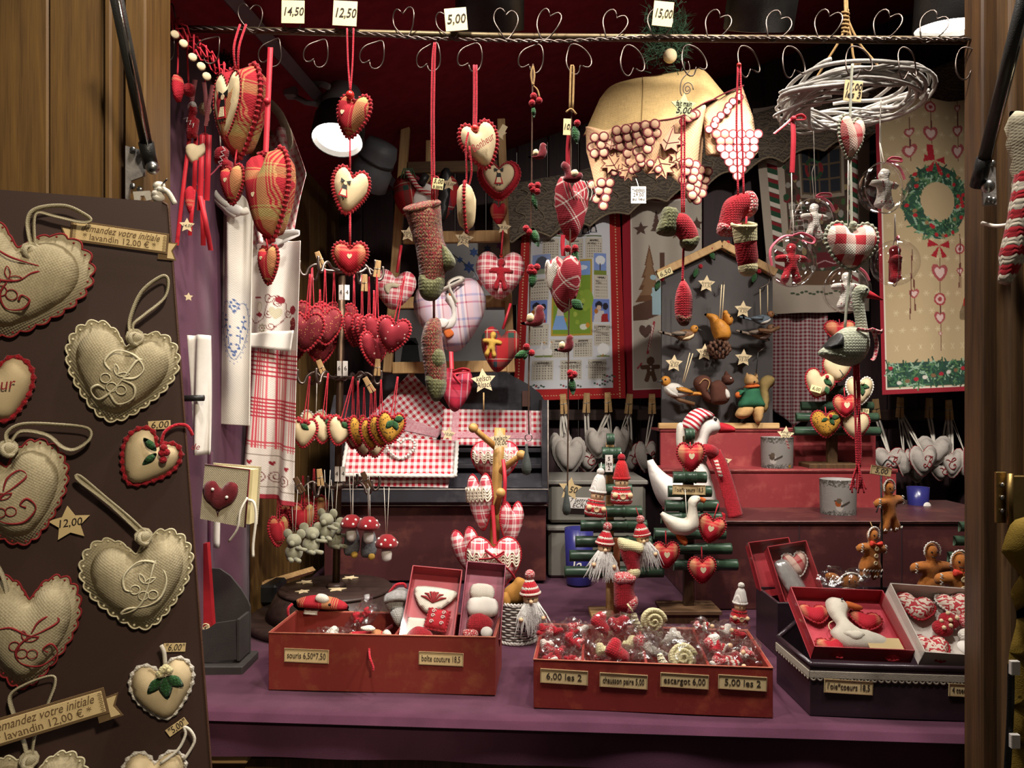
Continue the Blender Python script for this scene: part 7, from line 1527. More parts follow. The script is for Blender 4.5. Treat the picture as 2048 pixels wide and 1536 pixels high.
t=Th('crochet_bootie','red crochet stocking with cream cuff and toe, hung on the bamboo tree','ornament',1260,1118,1.88);b=crochet(t,'bootie',[(1238,1080),(1262,1084),(1284,1092),(1280,1118),(1280,1140),(1272,1154),(1256,1152),(1252,1134),(1242,1112)],34,M_redwool,[('cuff',[(1236,1076),(1262,1080),(1287,1090),(1282,1108),(1258,1104),(1240,1100)],M_creamwool,5),('toe',[(1256,1134),(1272,1130),(1281,1142),(1274,1156),(1256,1154)],M_creamwool,4)])
t=Th('crochet_bootie','red crochet bootie with melange cuff, below the cream cuffed one','ornament',1248,1190,1.87);crochet(t,'bootie',[(1230,1150),(1250,1146),(1270,1152),(1268,1180),(1274,1205),(1264,1224),(1246,1224),(1230,1215),(1228,1185)],34,M_redwool,[('cuff',[(1229,1148),(1250,1143),(1272,1150),(1266,1166),(1232,1168)],M_mel2,5),('toe',[(1250,1196),(1272,1192),(1276,1208),(1264,1226),(1250,1222)],M_mel2,4)])
t=Th('brown_card','narrow orange brown card board behind the bootie on the bamboo tree','card',1234,1234,1.935);t.part('board',boxc(t.L(1227,1234,0),t.L(1240,1076,.006)),solid('orange brown card','#8a4a26',.7),smooth=False)
t=Th('felt_goose','white felt goose with orange beak hung on the bamboo tree','ornament',1360,1040,1.90)
b=t.pil('body',[(1320,1028),(1322,1022),(1345,1032),(1370,1036),(1376,1018),(1376,1002),(1384,992),(1398,992),(1402,1000),(1394,1010),(1396,1030),(1398,1050),(1388,1064),(1368,1072),(1345,1066),(1330,1048)],.045,solid('white felt','#cfc8b8',.95,.06,60,700,.35));t.pil('beak',[(1400,994),(1412,998),(1408,1006),(1400,1002)],.012,M_orange);t.part('eye',ball(.0025,t.L(1394,997,-.012),u=8,v=6),M_black);t.pil('foot',[(1352,1068),(1366,1070),(1376,1082),(1370,1092),(1356,1080)],.014,M_orange);t.cord([(1372,980,.01),(1372,1034,-.01)],.0009,M_whitecord,'string')
t=Th('goose_doll','large white stuffed goose in a red striped cap and red scarf','doll',1390,1037,2.17)
t.pil('body',[(1294,915),(1300,910),(1318,935),(1345,955),(1370,950),(1380,915),(1400,908),(1415,930),(1425,965),(1434,1005),(1430,1030),(1400,1036),(1350,1030),(1318,1005),(1300,960)],.13,M_white,sp=.018);t.pil('neck_and_head',[(1384,920),(1386,880),(1390,850),(1400,836),(1418,830),(1436,838),(1442,856),(1432,868),(1418,874),(1414,900),(1412,925)],.075,M_white);t.pil('beak',[(1436,846),(1455,848),(1470,856),(1468,864),(1450,866),(1434,864)],.04,M_red)
t.part('eye',ball(.005,t.L(1425,838,-.032)),M_black);t.pil('cap',[(1362,855),(1364,845),(1378,825),(1398,816),(1418,822),(1428,832),(1408,842),(1396,862),(1384,874),(1372,864)],.10,plaid('cap stripe',[(0,'#a81c2e'),(.5,'#d8ccc4')],None,.0125,50))
t.pil('cap_tail',[(1354,850),(1370,850),(1372,892),(1354,894)],.03,M_linenw);t.part('scarf',sweep(spl([t.L(1372,905,-.02),t.L(1385,902,-.05),t.L(1405,896,-.06),t.L(1420,904,-.045),t.L(1424,910,-.01)],4,False),.016,10),M_redwool)
t.part('scarf_end',sweep(spl([t.L(1418,902,-.05),t.L(1430,930,-.06),t.L(1442,970,-.065),t.L(1450,1000,-.07),t.L(1456,1026,-.075)],4,False),.021,10,flat=.35),M_redwool);t.part('scarf_stripe',sweep([t.L(1419,915,-.065),t.L(1424,935,-.072),t.L(1428,950,-.076)],.006,8),M_knitst);t.part('under_scarf',boxc(t.L(1404,1030,-.09),t.L(1434,1018,-.06)),M_red,smooth=False)
star_tag('pale star reading Oie 16,50 beside the white goose scarf',1444,925,21,2.14,('Oie','16,50'),0,0,px=10);t=star_tag('pale star reading bougie mini 7,50 clipped on the back candle glass',1571,870,18,2.34,('Bougie','mini','7,50'),0,5,px=6.5);peg('wooden peg clipping the price star to the candle glass',1576,886,26,2.352,-12,group=None)
def glass(label,x,y,w,h,d,robin=True):
 t=Th('candle_glass',label,'candle holder',x,y,d);k=t.k;r=w*k/2;H=h*k;c=Cv(2*PI*r,H,'#a29c96',.0018)
 c.foliage(lambda g:(g.rand(),.16*g.rand()**2),260,['#5f5a50','#77726a','#4f4c44'],.014);c.foliage(lambda g:(g.rand(),1-.2*g.rand()**1.5),420,['#5f5c56','#6f6c66','#85827c','#4a4844'],.014)
 u0=.70 if robin else .66;a=H/(2*PI*r)
 def e(u,v,ru,rv,hx):c.ell(u,v,ru,rv,hx)
 e(u0,.66,.035,.13,'#c9c2ba');e(u0-.012,.58,.026,.10,'#a8521e' if robin else '#5a4a40');e(u0-.004,.52,.022,.07,'#6a5a4a');c.line([(u0+.02,.66),(u0+.085,.56)],.02,'#4a4038');c.line([(u0-.03,.52),(u0-.045,.53)],.008,'#3a3028')
 for i in range(6):c.line([(.78+i*.006,.06+i*.045),(.80+i*.006,.09+i*.045)],.012,'#a83a40' if i%2 else '#c9b0a8')
 if not robin:c.star(.84,.86,.022,'#c99a2c')
 def fn(u,v):A=u*2*PI;return(r*(1-.04*v)*np.cos(A),r*(1-.04*v)*np.sin(A),H*(1-v))
 m_=vcol('printed frosted glass',.35);me=c.mesh('printed_glass',fn,0.0);t.part('printed_glass',me,m_)
 t.part('inner_wall',open_lathe([(r*.95,.004),(r*.96,H),(r,H)]),solid('frosted inside','#8f8a86',.4));t.part('base',lathe([(.0001,.001),(r*.94,.001),(r*.95,.006),(.0001,.006)],20),solid('frosted inside','#8f8a86',.4));t.part('rim',sweep([(r*math.cos(a),r*math.sin(a),H)for a in[2*PI*i/28 for i in range(28)]],.0014,6,True),M_acet)
 return t
glass('frosted candle glass with robin print on the upper red step',1554,940,63,66,2.355,False);glass('frosted candle glass with orange breasted robin on the brown shelf',1676,1034,70,76,2.18,True)
M_tub=solid('grey storage plastic','#77746a',.35,.1,10,30,.05,spec=.5);M_cobalt=solid('cobalt mug','#24246a',.25,.08,30,60,.0,spec=.5)
for lab,y0,y1,d in(('upper grey plastic storage box with an upright label card, behind the bamboo tree',960,1046,2.42),('lower grey plastic storage box behind the cobalt mug',1052,1157,2.41)):
 t=Th('storage_box',lab,'box',1196,y1,d);t.part('body',boxc(t.L(1097,y1,0),t.L(1292,y0+8,.26),.01),M_tub,smooth=False);t.part('lid',boxc(t.L(1094,y0+10,-.008),t.L(1296,y0,.27),.004),solid('grey storage lid','#7d7a72',.3,.08,10,30,.05,spec=.5),smooth=False)
card('white handwritten label card on the upper grey storage box',1160,1006,52,22,2.40,('7 lettres','ÉCRU'),2,px=9,mt=M_white,shear=.3)
star_tag('gold star reading 6,50 hung before the grey storage box',1140,978,24,1.8,('6,50',),0,8,px=13,mt=M_paper2)
for lab,x,y,w,h,d in(('tall cobalt blue mug before the lower grey storage box',1158,1168,58,112,2.33),('cobalt blue mug with white face mark, right end of the brown shelf',1836,1020,42,46,2.36)):
 t=Th('cobalt_mug',lab,'mug',x,y,d);k=t.k;t.part('cup',open_lathe([(.001,.001),(w*k*.42,.001),(w*k*.44,.004),(w*k*.5,h*k),(w*k*.46,h*k),(w*k*.40,.008),(.001,.008)]),M_cobalt)
 if h>60:t.text('la',x-8,y-42,24,M_white,-w*k*.475,10,.3)
 else:t.part('face_mark',X(ball(.012,sc=(1,.3,1)),(.012,-w*k*.47,.016)),M_white)
 # ================================================================ counter: trays, gift boxes, bags, dolls
def tray(label,A,B,dA,dB,h,dep,mt,dividers=(),name='display_tray',th_=.006):
 a,b=P(A[0],A[1],dA),P(B[0],B[1],dB);a.z=b.z=.9415;c=(a+b)/2;w_=(b-a).length;yaw=math.degrees(math.atan2(b.y-a.y,b.x-a.x))
 t=Th(name,label,'tray',0,0,1);t.o.location=c;t.o.rotation_euler=(0,0,rad(yaw));t.w_,t.h_,t.dep=w_,h,dep
 t.part('front_panel',boxc((-w_/2,0,0),(w_/2,th_,h)),mt,smooth=False);t.part('back_panel',boxc((-w_/2,dep-th_,0),(w_/2,dep,h)),mt,smooth=False)
 for s_ in(-1,1):t.part('side_panel',boxc((s_*w_/2,th_,0),(s_*(w_/2-th_),dep-th_,h)),mt,smooth=False)
 t.part('bottom',boxc((-w_/2+th_,th_,0),(w_/2-th_,dep-th_,.004)),mt,smooth=False)
 for x in dividers:t.part('divider',boxc((x*w_-.0025,th_,.004),(x*w_+.0025,dep-th_,h*.99)),mt,smooth=False)
 t.part('worn_rim',sweep([(-w_/2,0,h),(w_/2,0,h),(w_/2,dep,h),(-w_/2,dep,h)],.0012,4,True),solid('worn rim','#b06a50',.7,.3,60))
 t.M=t.o.matrix_basis.copy();return t
bx1=tray('scuffed orange red tray of fabric mice and sewing boxes, left on the counter',(537,1381),(991,1393),1.482,1.454,.110,.155,M_boxred,(.06,))
bx2=tray('scuffed red tray in four compartments of cellophane bags, centre of the counter',(1067,1417),(1546,1438),1.395,1.350,.088,.225,scuffed('deep red tray','#7a1d14','#a0482c',.45,.68),(-.29,-.02,.24))
def onfront(t,label,x,y,w,h,d,tx,px,sx=.8):
 d=(1.482-.0285*(x-537)/454 if t is bx1 else 1.395-.046*(x-1067)/479)-.001
 q=card(label,x,y,w,h,d,tx,1.4,math.degrees(t.o.rotation_euler.z),px,'price_label',M_paper2,0,True,sx);return q
onfront(bx1,'framed label reading souris 6,50*7,50 on the left tray',613,1312,91,28,1.468,('souris 6,50*7,50',),13,.82);onfront(bx1,'framed label reading boîte couture 18,5 on the left tray',882,1318,90,27,1.449,('boîte couture 18,5',),13,.74)
for x,y,tx,d,sx in((1128,1354,'6,00 les 2',1.381,.9),(1247,1362,'chausson paire 5,00',1.370,.66),(1369,1362,'escargot 6,00',1.358,.8),(1485,1366,'5,00 les 2',1.347,.95)):onfront(bx2,'%s framed label on the central red tray, reading %s'%({1128:'leftmost',1247:'second',1369:'third',1485:'rightmost'}[x],tx),x,y,95,29,d,(tx,),13.5,sx)
# dark octagonal tray
t=bx3=Th('octagonal_tray','dark octagonal tray with lace trim holding clear lidded gift boxes','tray',0,0,1)
pl=[P(1620,1433,1.360),P(2075,1452,1.325),P(2170,1420,1.42),P(2170,1380,1.56),P(2060,1340,1.70),P(1600,1340,1.66),P(1553,1370,1.52)]
o_=pl[0].copy();o_.z=.9415;t.o.location=o_;pl=[(p.x-o_.x,p.y-o_.y)for p in pl];H3=.090
M_dkbox=scuffed('dark aubergine lacquer','#22101a','#3a2028',.3,.7,10)
for i in range(len(pl)):
 a,b_=Vector((*pl[i],0)),Vector((*pl[(i+1)%len(pl)],0));L_=(b_-a).length;ang=math.atan2(b_.y-a.y,b_.x-a.x)
 t.part('side_panel',boxc((0,0,0),(L_,.007,H3)),M_dkbox,tuple(a),(0,0,ang),smooth=False)
 if i in(0,6):
  n=int(L_/.0115);t.part('lace_trim',boxc((0,-.0022,H3-.022),(L_,0,H3-.010),.0005),solid('grey lace','#9d9384',.9,.1,100),tuple(a),(0,0,ang),smooth=False);t.part('lace_scallop',J(*[X(lathe([(.0022,-.0008),(.0056,-.0008),(.0056,.0008),(.0022,.0008),(.0022,-.0008)],10),((q+.5)*L_/n,-.0012,H3-.0225),(PI/2,0,0))for q in range(n)]),solid('grey lace','#9d9384',.9,.1,100),tuple(a),(0,0,ang),kind='stuff')
 t.part('rim',sweep([(0,.003,H3),(L_,.003,H3)],.005,6),M_dkbox,tuple(a),(0,0,ang))
t.part('bottom',[(x,y,.002)for x,y in pl]and([(x,y,.002)for x,y in pl],[tuple(range(len(pl)))]),M_dkbox)
card('framed label reading l’oie*coeurs 18,5 on the dark octagonal tray',1697,1374,95,28,1.3525,('l’oie*coeurs 18,5',),2,-4.5,13,'price_label',M_paper2,0,True,.8);card('framed label reading 4 coeurs*lutins 16,00 on the dark octagonal tray',1947,1382,96,26,1.3335,('4 coeurs*lutins 16,00',),1.5,-4.5,12,'price_label',M_paper2,0,True,.74)
t=Th('dark_tray','plain dark tray standing behind the octagonal one','tray',1760,1300,1.66);t.o.location.z=.9415;z_=.118
for a,b_ in(((1555,1.67),(1980,1.67)),):x0,x1=(a[0]-CX)/F*a[1]-t.o.location.x,(b_[0]-CX)/F*b_[1]-t.o.location.x
t.part('front_panel',boxc((x0,.01,0),(x1,.017,z_)),M_dkbox,smooth=False);t.part('back_panel',boxc((x0,.15,0),(x1,.157,z_)),M_dkbox,smooth=False);t.part('side_panel',boxc((x0,.017,0),(x0+.007,.15,z_)),M_dkbox,smooth=False);t.part('side_panel',boxc((x1-.007,.017,0),(x1,.15,z_)),M_dkbox,smooth=False)
# gift boxes: local frame on the tilted face
class GB:
 def __init__(s,label,Q,dt,db,dep,mt,name='gift_box',inner=None):
  TL,TR,BR,BL=[P(q[0],q[1],d)for q,d in zip(Q,(dt,dt,db,db))]
  o=(BL+BR)/2;u=(BR-BL).normalized();v=((TL+TR)/2-o);n=u.cross(v).normalized();v=n.cross(u)
  s.w=((BR-BL).length+(TR-TL).length)/2;s.h=((TL+TR)/2-o).length;M=Matrix((u,-n,v)).transposed()
  t=s.t=Th(name,label,'box',0,0,1);t.o.location=o;t.o.rotation_euler=M.to_euler();w_,h=s.w,s.h;s.dep=dep
  t.part('back_panel',boxc((-w_/2,0,0),(w_/2,.003,h)),inner or mt,smooth=False)
  for x in(-1,1):t.part('side_wall',boxc((x*w_/2,-dep,0),(x*(w_/2-.002),0,h)),mt,smooth=False)
  t.part('end_wall',boxc((-w_/2,-dep,h-.002),(w_/2,0,h)),mt,smooth=False);t.part('end_wall',boxc((-w_/2,-dep,0),(w_/2,0,.002)),mt,smooth=False)
  t.part('clear_lid',J(boxc((-w_/2-.001,-dep-.0012,-.001),(w_/2+.001,-dep-.0004,h+.001),.0001),boxc((-w_/2-.0012,-dep,0),(-w_/2-.0004,-dep*.5,h),.0001),boxc((w_/2+.0004,-dep,0),(w_/2+.0012,-dep*.5,h),.0001)),M_acet,smooth=False,kind='stuff')
 def put(s,name,m,mt,u,v,dy=-.004,roll=0,parent=None):return s.t.part(name,m,mt,(u*s.w,dy,v*s.h)if not parent else None,(0,rad(roll),0),parent)
 def heart(s,u,v,w,h,mt,edge=None,roll=0,T=.018,ch=False):
  b=s.put('stuffed_heart',pillow(heart(w*s.w,h*s.w),T,sp=w*s.w/8),mt,u,v,-T*.55,roll)
  if edge:s.t.part('crochet_edge',edging(heart(w*s.w*1.03,h*s.w*1.03,48),.002,.007),edge,parent=b)
  return b
 def poly(s,name,pts,T,mt,dy=-.006,n=4):return s.t.part(name,X(pillow(spl([(p[0]*s.w,p[1]*s.h)for p in pts],n),T),(0,dy,0)),mt)
M_rbox=solid('red card','#9c1a26',.45,.1,30,200,.08,spec=.4);M_pinkcard=solid('pink red card','#c2404e',.7,.08);M_wbox=solid('white card','#c8beb4',.6,.05)
g=GB('red gift box with clear lid holding a felt goose and four plaid hearts',[(1592,1196),(1776,1204),(1822,1324),(1622,1316)],1.535,1.405,.030,M_rbox,inner=M_pinkcard)
for u,v,r_ in((-.30,.66,0),(.22,.58,14),(-.25,.12,-14),(.30,.10,20)):g.heart(u,v,.32,.26,M_plaids,M_redwool,r_)
M_felwh=solid('white felt','#cfc8b8',.95,.06,60,700,.35)
g.poly('goose',[(-.24,.30),(-.18,.12),(.02,.02),(.28,.04),(.36,.2),(.24,.34),(.06,.42),(.02,.52),(.03,.64),(.09,.74),(.06,.88),(-.05,.93),(-.15,.83),(-.17,.62),(-.14,.46),(-.20,.38)],.026,M_felwh,-.016);g.poly('beak',[(.06,.82),(.20,.74),(.18,.68),(.06,.72)],.01,M_orange,-.022);g.poly('wing',[(-.15,.26),(.02,.30),(.08,.22),(-.04,.14)],.012,M_felwh,-.026)
g.t.part('eye',ball(.0024,(.0*g.w,-.031,.80*g.h),u=8,v=6),M_black);g.t.part('pull_loop',sweep([(-.12*g.w+.018*math.cos(a),-.012,.42*g.h+.018*math.sin(a))for a in[2*PI*i/16 for i in range(16)]],.0012,5,True),M_star);g.t.part('gold_label',boxc((.06*g.w,-.027,.03*g.h),(.40*g.w,-.026,.20*g.h)),M_paper2,smooth=False)
g=GB('white gift box with clear lid holding swirl print hearts and knitted elves',[(1797,1200),(1985,1199),(2020,1340),(1845,1328)],1.51,1.375,.032,M_wbox,inner=M_wbox)
for u,v,w_,r_,T in((-.26,.74,.40,16,.026),(.22,.80,.40,-10,.026),(-.30,.16,.36,0,.022),(.32,.12,.34,10,.022)):g.heart(u,v,w_,w_*.92,M_swirl,M_redwool if u<0 else M_whitewool,r_,T)
for u,v,m_ in((-.10,.44,M_redwool),(.14,.34,M_whitewool),(.22,.56,M_mel2),(.02,.56,M_redwool)):
 b=g.put('knitted_elf',ball(.017,sc=(1.1,.8,1),u=12,v=8),m_,u,v,-.016);[g.t.part('button',ball(.004,(x,-.013,z),u=8,v=6),M_star,parent=b)for x,z in((-.004,.006),(.009,-.004),(-.006,-.01))]
g.t.part('round_label',X(lathe([(.0001,.0005),(.016,.0005),(.016,-.0005),(.0001,-.0005)],20),(-.02*g.w,-.031,.10*g.h),(PI/2,0,0)),M_white)
g=GB('upright red gift box with silver paper and a gingham heart',[(1528,1098),(1612,1094),(1640,1200),(1566,1212)],1.80,1.735,.035,M_rbox)
g.heart(.14,.66,.62,.62,M_stripe,M_whitewool,0,.02);g.poly('silver_paper',[(-.42,.70),(-.1,.74),(.05,.5),(.16,.2),(.1,.04),(-.2,.06),(-.36,.3)],.012,solid('silver paper','#d8d6d2',.18,.05,30,60,.5,.7),-.022)
g=GB('second red gift box standing directly behind the upright one',[(1510,1090),(1596,1082),(1600,1190),(1522,1200)],1.86,1.80,.03,M_rbox)
g=GB('red sewing box with clear lid, embroidered linen pouch and red pincushion',[(845,1148),(942,1158),(907,1296),(800,1286)],1.61,1.50,.030,M_rbox)
g.poly('linen_pouch',[(-.36,.78),(.40,.76),(.38,.62),(.1,.44),(-.12,.42),(-.34,.58)],.010,M_linenw,-.008);g.t.part('embroidery',J(*[sweep([(0,-.0145,.54*g.h),(g.w*.16*math.sin(a),-.0145,(.54+.14*math.cos(a)*.8+.04)*g.h),(g.w*.26*math.sin(a),-.0135,(.6+.1*math.cos(a))*g.h)],[.001,.003,.001],5)for a in(-1.3,-.8,-.35,0,.35,.8,1.3)]),M_rink,kind='stuff')
b=g.put('pincushion',pillow([(-.021,-.022),(.021,-.022),(.021,.022),(-.021,.022)],.022),M_red,.14,.30,-.016,6);g.t.part('crochet_edge',edging([(-.021,-.022),(.021,-.022),(.021,.022),(-.021,.022)],.0022,.007),M_redwool,parent=b);g.t.part('white_scroll',J(*[sweep([(x+.0045*(1-i/13)*math.cos(i*.7),-.0115,z+.0045*(1-i/13)*math.sin(i*.7))for i in range(12)],.0009,4)for x in(-.01,.01)for z in(-.011,.002,.012)]),M_white,parent=b,kind='stuff')
g.poly('linen_case',[(-.44,.34),(-.08,.34),(-.08,.04),(-.44,.04)],.008,M_linenw,-.006,1);g.poly('red_yarn',[(-.36,.12),(-.2,.2),(.06,.14),(.08,.02),(-.36,.02)],.018,M_redwool,-.014)
g=GB('sewing box with clear lid and white linen rolls, right end of the left tray',[(906,1138),(994,1140),(994,1292),(922,1286)],1.66,1.545,.030,solid('plum card','#8a2a44',.4,.1,spec=.4))
g.poly('linen_roll',[(-.3,.74),(.2,.74),(.22,.56),(-.3,.56)],.02,M_linenw,-.012);g.poly('linen_roll',[(-.34,.54),(.3,.56),(.34,.34),(-.3,.32)],.022,M_white,-.014);g.poly('red_yarn',[(-.3,.3),(0,.36),(.3,.26),(.2,.12),(-.3,.12)],.022,M_redwool,-.014);g.t.part('white_button',X(lathe([(.0001,.001),(.012,.001),(.012,-.001),(.0001,-.001)],18),(.16*g.w,-.028,.08*g.h),(PI/2,0,0)),M_white);g.poly('red_lace',[(-.4,.12),(-.1,.14),(-.05,.04),(-.38,.03)],.012,M_mel2,-.016)
# cellophane bags
def film_bag(t,w,h,T,seed,c=(0,0,0),rot=None):
 r=random.Random(seed);q=[(-.5,-.45),(-.2,-.52),(.2,-.5),(.5,-.45),(.48,0),(.52,.3),(.3,.55),(.1,.42),(-.15,.6),(-.45,.4),(-.5,0)]
 V,Fc=pillow(spl([(p[0]*w*r.uniform(.9,1.1),p[1]*h*r.uniform(.9,1.1))for p in q],2),T,sp=max(w,h)/10)
 V=[(x+r.gauss(0,w*.034),y+r.gauss(0,T*.15),z+r.gauss(0,h*.034))for x,y,z in V]
 return t.part('cellophane',(V,Fc),M_film,c,rot,smooth=False)
def bag(label,x,y,w,h,d,kind,seed,rot=(0,0,0),group=None):
 t=Th('cellophane_bag',label,'bag',x,y,d,group,rot);k=t.k;r=random.Random(seed)
 film_bag(t,w*k,h*k,.045,seed)
 if kind=='snail':snail_parts(t,0,-.008,min(w,h)*k*.42)
 else:
  for i in range(5 if kind!='bootie' else 2):
   px,pz=r.uniform(-.28,.28)*w*k,r.uniform(-.3,.2)*h*k;m_={'red':[M_redwool,M_mel2,M_redwool,M_whitewool][i%4],'doll':[M_knitst,M_redwool,M_mel2,M_whitewool][i%4],'bootie':[M_mel2,M_creamwool][i%2]if seed%2 else M_redwool,'white':M_whitewool,'plaid':M_plaids}[kind]
   s_=(r.uniform(.15,.22)if kind!='bootie' else .26)*w*k
   t.part('knitted_piece',pillow(spl([(-s_,-s_*.5),(0,-s_*.7),(s_,-s_*.4),(s_*.8,s_*.3),(.1*s_,s_*.5),(-.2*s_,s_*.9),(-s_*.9,s_*.8)],3),.022),m_,(px,r.uniform(-.012,.008),pz),(0,r.uniform(-1.5,1.5),0))
   if kind=='doll' and i<1:t.part('bead',ball(.0045,(px+.01,-.022,pz),u=8,v=6),M_wbead)
 return t
def snail_parts(t,x,z,r):
 t.part('shell',J(sweep([(x+r*(1-i/44)*math.cos(i*.38),-.006-.010*(i/40),z+r*(1-i/44)*math.sin(i*.38))for i in range(40)],[r*.2*(1-i/70)for i in range(40)],7),X(ball(1),(x,0,z),(0,0,0),(r*1.05,r*.5,r*1.05))),M_creamwool)
 t.part('body',sweep(spl([(x-r*1.6,-.004,z+r*.6),(x-r*1.5,-.004,z-r*.1),(x-r*1.0,-.002,z-r*.8),(x,0,z-r*1.1),(x+r*.8,0,z-r*1.0)],5,False),[r*(.2+.16*math.sin(min(1,i/8)*PI*.5)-(.12 if i>16 else 0))for i in range(21)],9),knit('striped snail body',['#cfc6a4','#5a4a38','#cfc6a4'],.004,.004,.7,0,.007))
B=[('back left bag of red knits in the first compartment',1102,1262,60,40,1.55,'red'),('back right bag of red knits in the first compartment',1150,1260,62,42,1.56,'red'),('middle left bag of red knits in the first compartment',1104,1290,62,44,1.48,'red'),('middle right bag of red knits in the first compartment',1150,1288,60,46,1.49,'red'),('front left bag of red and white knits in the first compartment',1106,1316,66,40,1.43,'red'),('front right bag of red and white knits in the first compartment',1152,1318,58,36,1.435,'red'),
('large clear bag of red booties standing at the back of compartment two',1226,1252,84,54,1.53,'bootie'),('bag of melange booties at the left of compartment two',1208,1296,62,54,1.45,'bootie'),('bag of cream booties at the front of compartment two',1252,1314,96,52,1.415,'bootie'),('crumpled bag at the right of compartment two',1278,1282,60,60,1.48,'bootie'),
('bag with a snail at the left of the snail compartment',1312,1292,66,56,1.47,'white'),('bag with a cream snail at the front of the snail compartment',1362,1308,92,64,1.41,'snail'),('peaked bag at the back of the snail compartment',1350,1278,70,52,1.5,'white'),
('back left bag of knitted elves in the right compartment',1412,1262,60,46,1.53,'doll'),('back right bag of knitted elves in the right compartment',1464,1268,70,48,1.54,'doll'),('middle bag of knitted elves in the right compartment',1428,1296,72,48,1.46,'doll'),('front right bag of knitted elves in the right compartment',1490,1304,66,52,1.43,'doll'),('front left bag of knitted elves in the right compartment',1448,1322,74,40,1.40,'doll')]
for i,q in enumerate(B):bag(*q,i*3+1 if q[6]!='bootie' else i,(-28,(-6,8,4,-10)[i%4],(8,-10,4)[i%3]))
bag('clear bag with a white mouse lying in the left tray',660,1274,88,36,1.535,'white',5,(-30,0,0));bag('clear bag with a plaid mouse leaning in the left tray',728,1232,46,78,1.60,'plaid',9,(-10,32,0))
t=Th('knitted_snail','cream knitted snail sitting on the back rim of the central tray','toy',1300,1242,1.58);snail_parts(t,.006,.002,24*t.k)
for s_ in(-1,1):t.part('feeler',sweep([(-.036,s_*.004,.02),(-.046,s_*.006,.034)],.0016,6),M_creamwool)
elf('small knitted doll in a white ribbed hat at the right end of the central tray',1479,1222,.62,1.62,M_ribwhite,4)
# mice of the left tray
def fmouse(label,x,y,d,pts,mt,rot,belly=None,ears=(),tail=None,nose=None):
 t=Th('fabric_mouse',label,'toy',x,y,d,None,rot);b=t.pil('body',pts,.05,mt)
 if belly:t.pil('belly',belly,.046,M_linenw)
 for e in ears:t.pil('ear',e,.02,M_linenw,-.016)
 if tail:t.cord(tail,.003,M_redcord,'braided_tail',flat=.8)
 if nose:t.part('eye',ball(.0035,t.L(*nose)),M_black)
 return t
fmouse('plaid fabric mouse lying across the back rim of the left tray',640,1208,1.64,[(585,1206),(600,1196),(630,1190),(665,1194),(690,1205),(697,1218),(670,1222),(620,1216),(590,1212)],M_plaid,(0,0,0),[(586,1210),(620,1216),(670,1220),(697,1219),(690,1230),(650,1234),(610,1228)],[[(634,1196),(640,1184),(656,1186),(662,1196),(652,1204)]],[(585,1208,0),(579,1215,-.01),(580,1230,-.01)],(664,1204,-.022))
fmouse('orange and tan plaid mouse with red braided tail at the tray front',735,1274,1.505,[(692,1276),(702,1264),(728,1262),(750,1258),(772,1266),(786,1282),(778,1296),(740,1296),(700,1292)],M_plaid,(0,0,0),None,[[(768,1262),(776,1254),(786,1264),(780,1276)],[(724,1250),(744,1246),(754,1254),(738,1258)]],[(744,1285,-.03),(750,1296,-.055),(757,1312,-.06),(757,1320,-.06)],(712,1278,-.026))
t=Th('knitted_mouse','grey knitted mouse in a woolly cap looking over the left tray','toy',797,1212,1.60);M_gk=knit('grey knit',['#a3a19c','#93918c'],.004,.004,.9)
t.pil('head',[(768,1205),(775,1190),(800,1182),(826,1190),(832,1208),(822,1228),(808,1242),(795,1238),(780,1226)],.06,M_gk);t.pil('cap',[(768,1202),(772,1188),(796,1178),(824,1184),(834,1204),(812,1200),(790,1200)],.07,solid('grey cap wool','#8c8a88',.95,.2,120,500,.5));t.part('snout',sweep([t.L(800,1216,-.03),t.L(806,1230,-.045),t.L(810,1240,-.05)],[.016,.011,.005],10),M_gk);t.part('eye',ball(.0035,t.L(790,1212,-.033)),M_black);t.cord([(778,1186,0),(792,1170,0),(808,1168,0),(812,1176,0)],.003,M_redcord,'hanging_loop');t.cord([(795,1240,-.03),(780,1250,-.03),(768,1262,-.03)],.004,M_darkred,'scarf')
# wicker basket
t=Th('wicker_basket','small white and black wicker basket right of the sewing boxes','basket',1033,1279,1.795);k=t.k
M_wkr=solid('grey wicker','#b5aea6',.6,.2,60,200,.2)
t.part('liner',lathe([(.0001,.002),(36*k,.002),(38*k,74*k),(35*k,74*k)],20),M_black)
for r_ in range(15):
 z=(4+r_*5.1)*k;t.part('wicker_strand',sweep([((37.5+r_*.12)*k*(1+.045*math.cos(a*11+PI*(r_%2)))*math.cos(a),(37.5+r_*.12)*k*(1+.045*math.cos(a*11+PI*(r_%2)))*math.sin(a),z)for a in[2*PI*i/66 for i in range(66)]],2.3*k,5,True),M_wkr)
for q in(0,1):t.part('braided_rim',sweep([(40*k*math.cos(a)+1.5*k*math.cos(a*18+q*PI),40*k*math.sin(a),(78 if True else 0)*k+2.5*k*math.sin(a*18+q*PI))for a in[2*PI*i/90 for i in range(90)]],2.4*k,5,True),M_wkr);t.part('braided_foot',sweep([(40*k*math.cos(a)+1.5*k*math.cos(a*18+q*PI),40*k*math.sin(a),3*k+2*k*math.sin(a*18+q*PI))for a in[2*PI*i/90 for i in range(90)]],2.4*k,5,True),M_wkr)
for lab,pts,dy in(('ochre felt piece sticking up in the wicker basket',[(1010,1200),(1008,1180),(1025,1165),(1036,1154),(1054,1164),(1052,1190),(1045,1206),(1020,1208)],0),('small dark ochre felt piece at the basket left edge',[(998,1200),(1000,1186),(1014,1180),(1022,1200),(1010,1208)],-.02)):
 u_=Th('felt_piece',lab,'felt',1028,1195,1.79);u_.pil('body',pts,.03,solid('ochre felt','#a3722e',.9,.12,60,500,.3),dy)
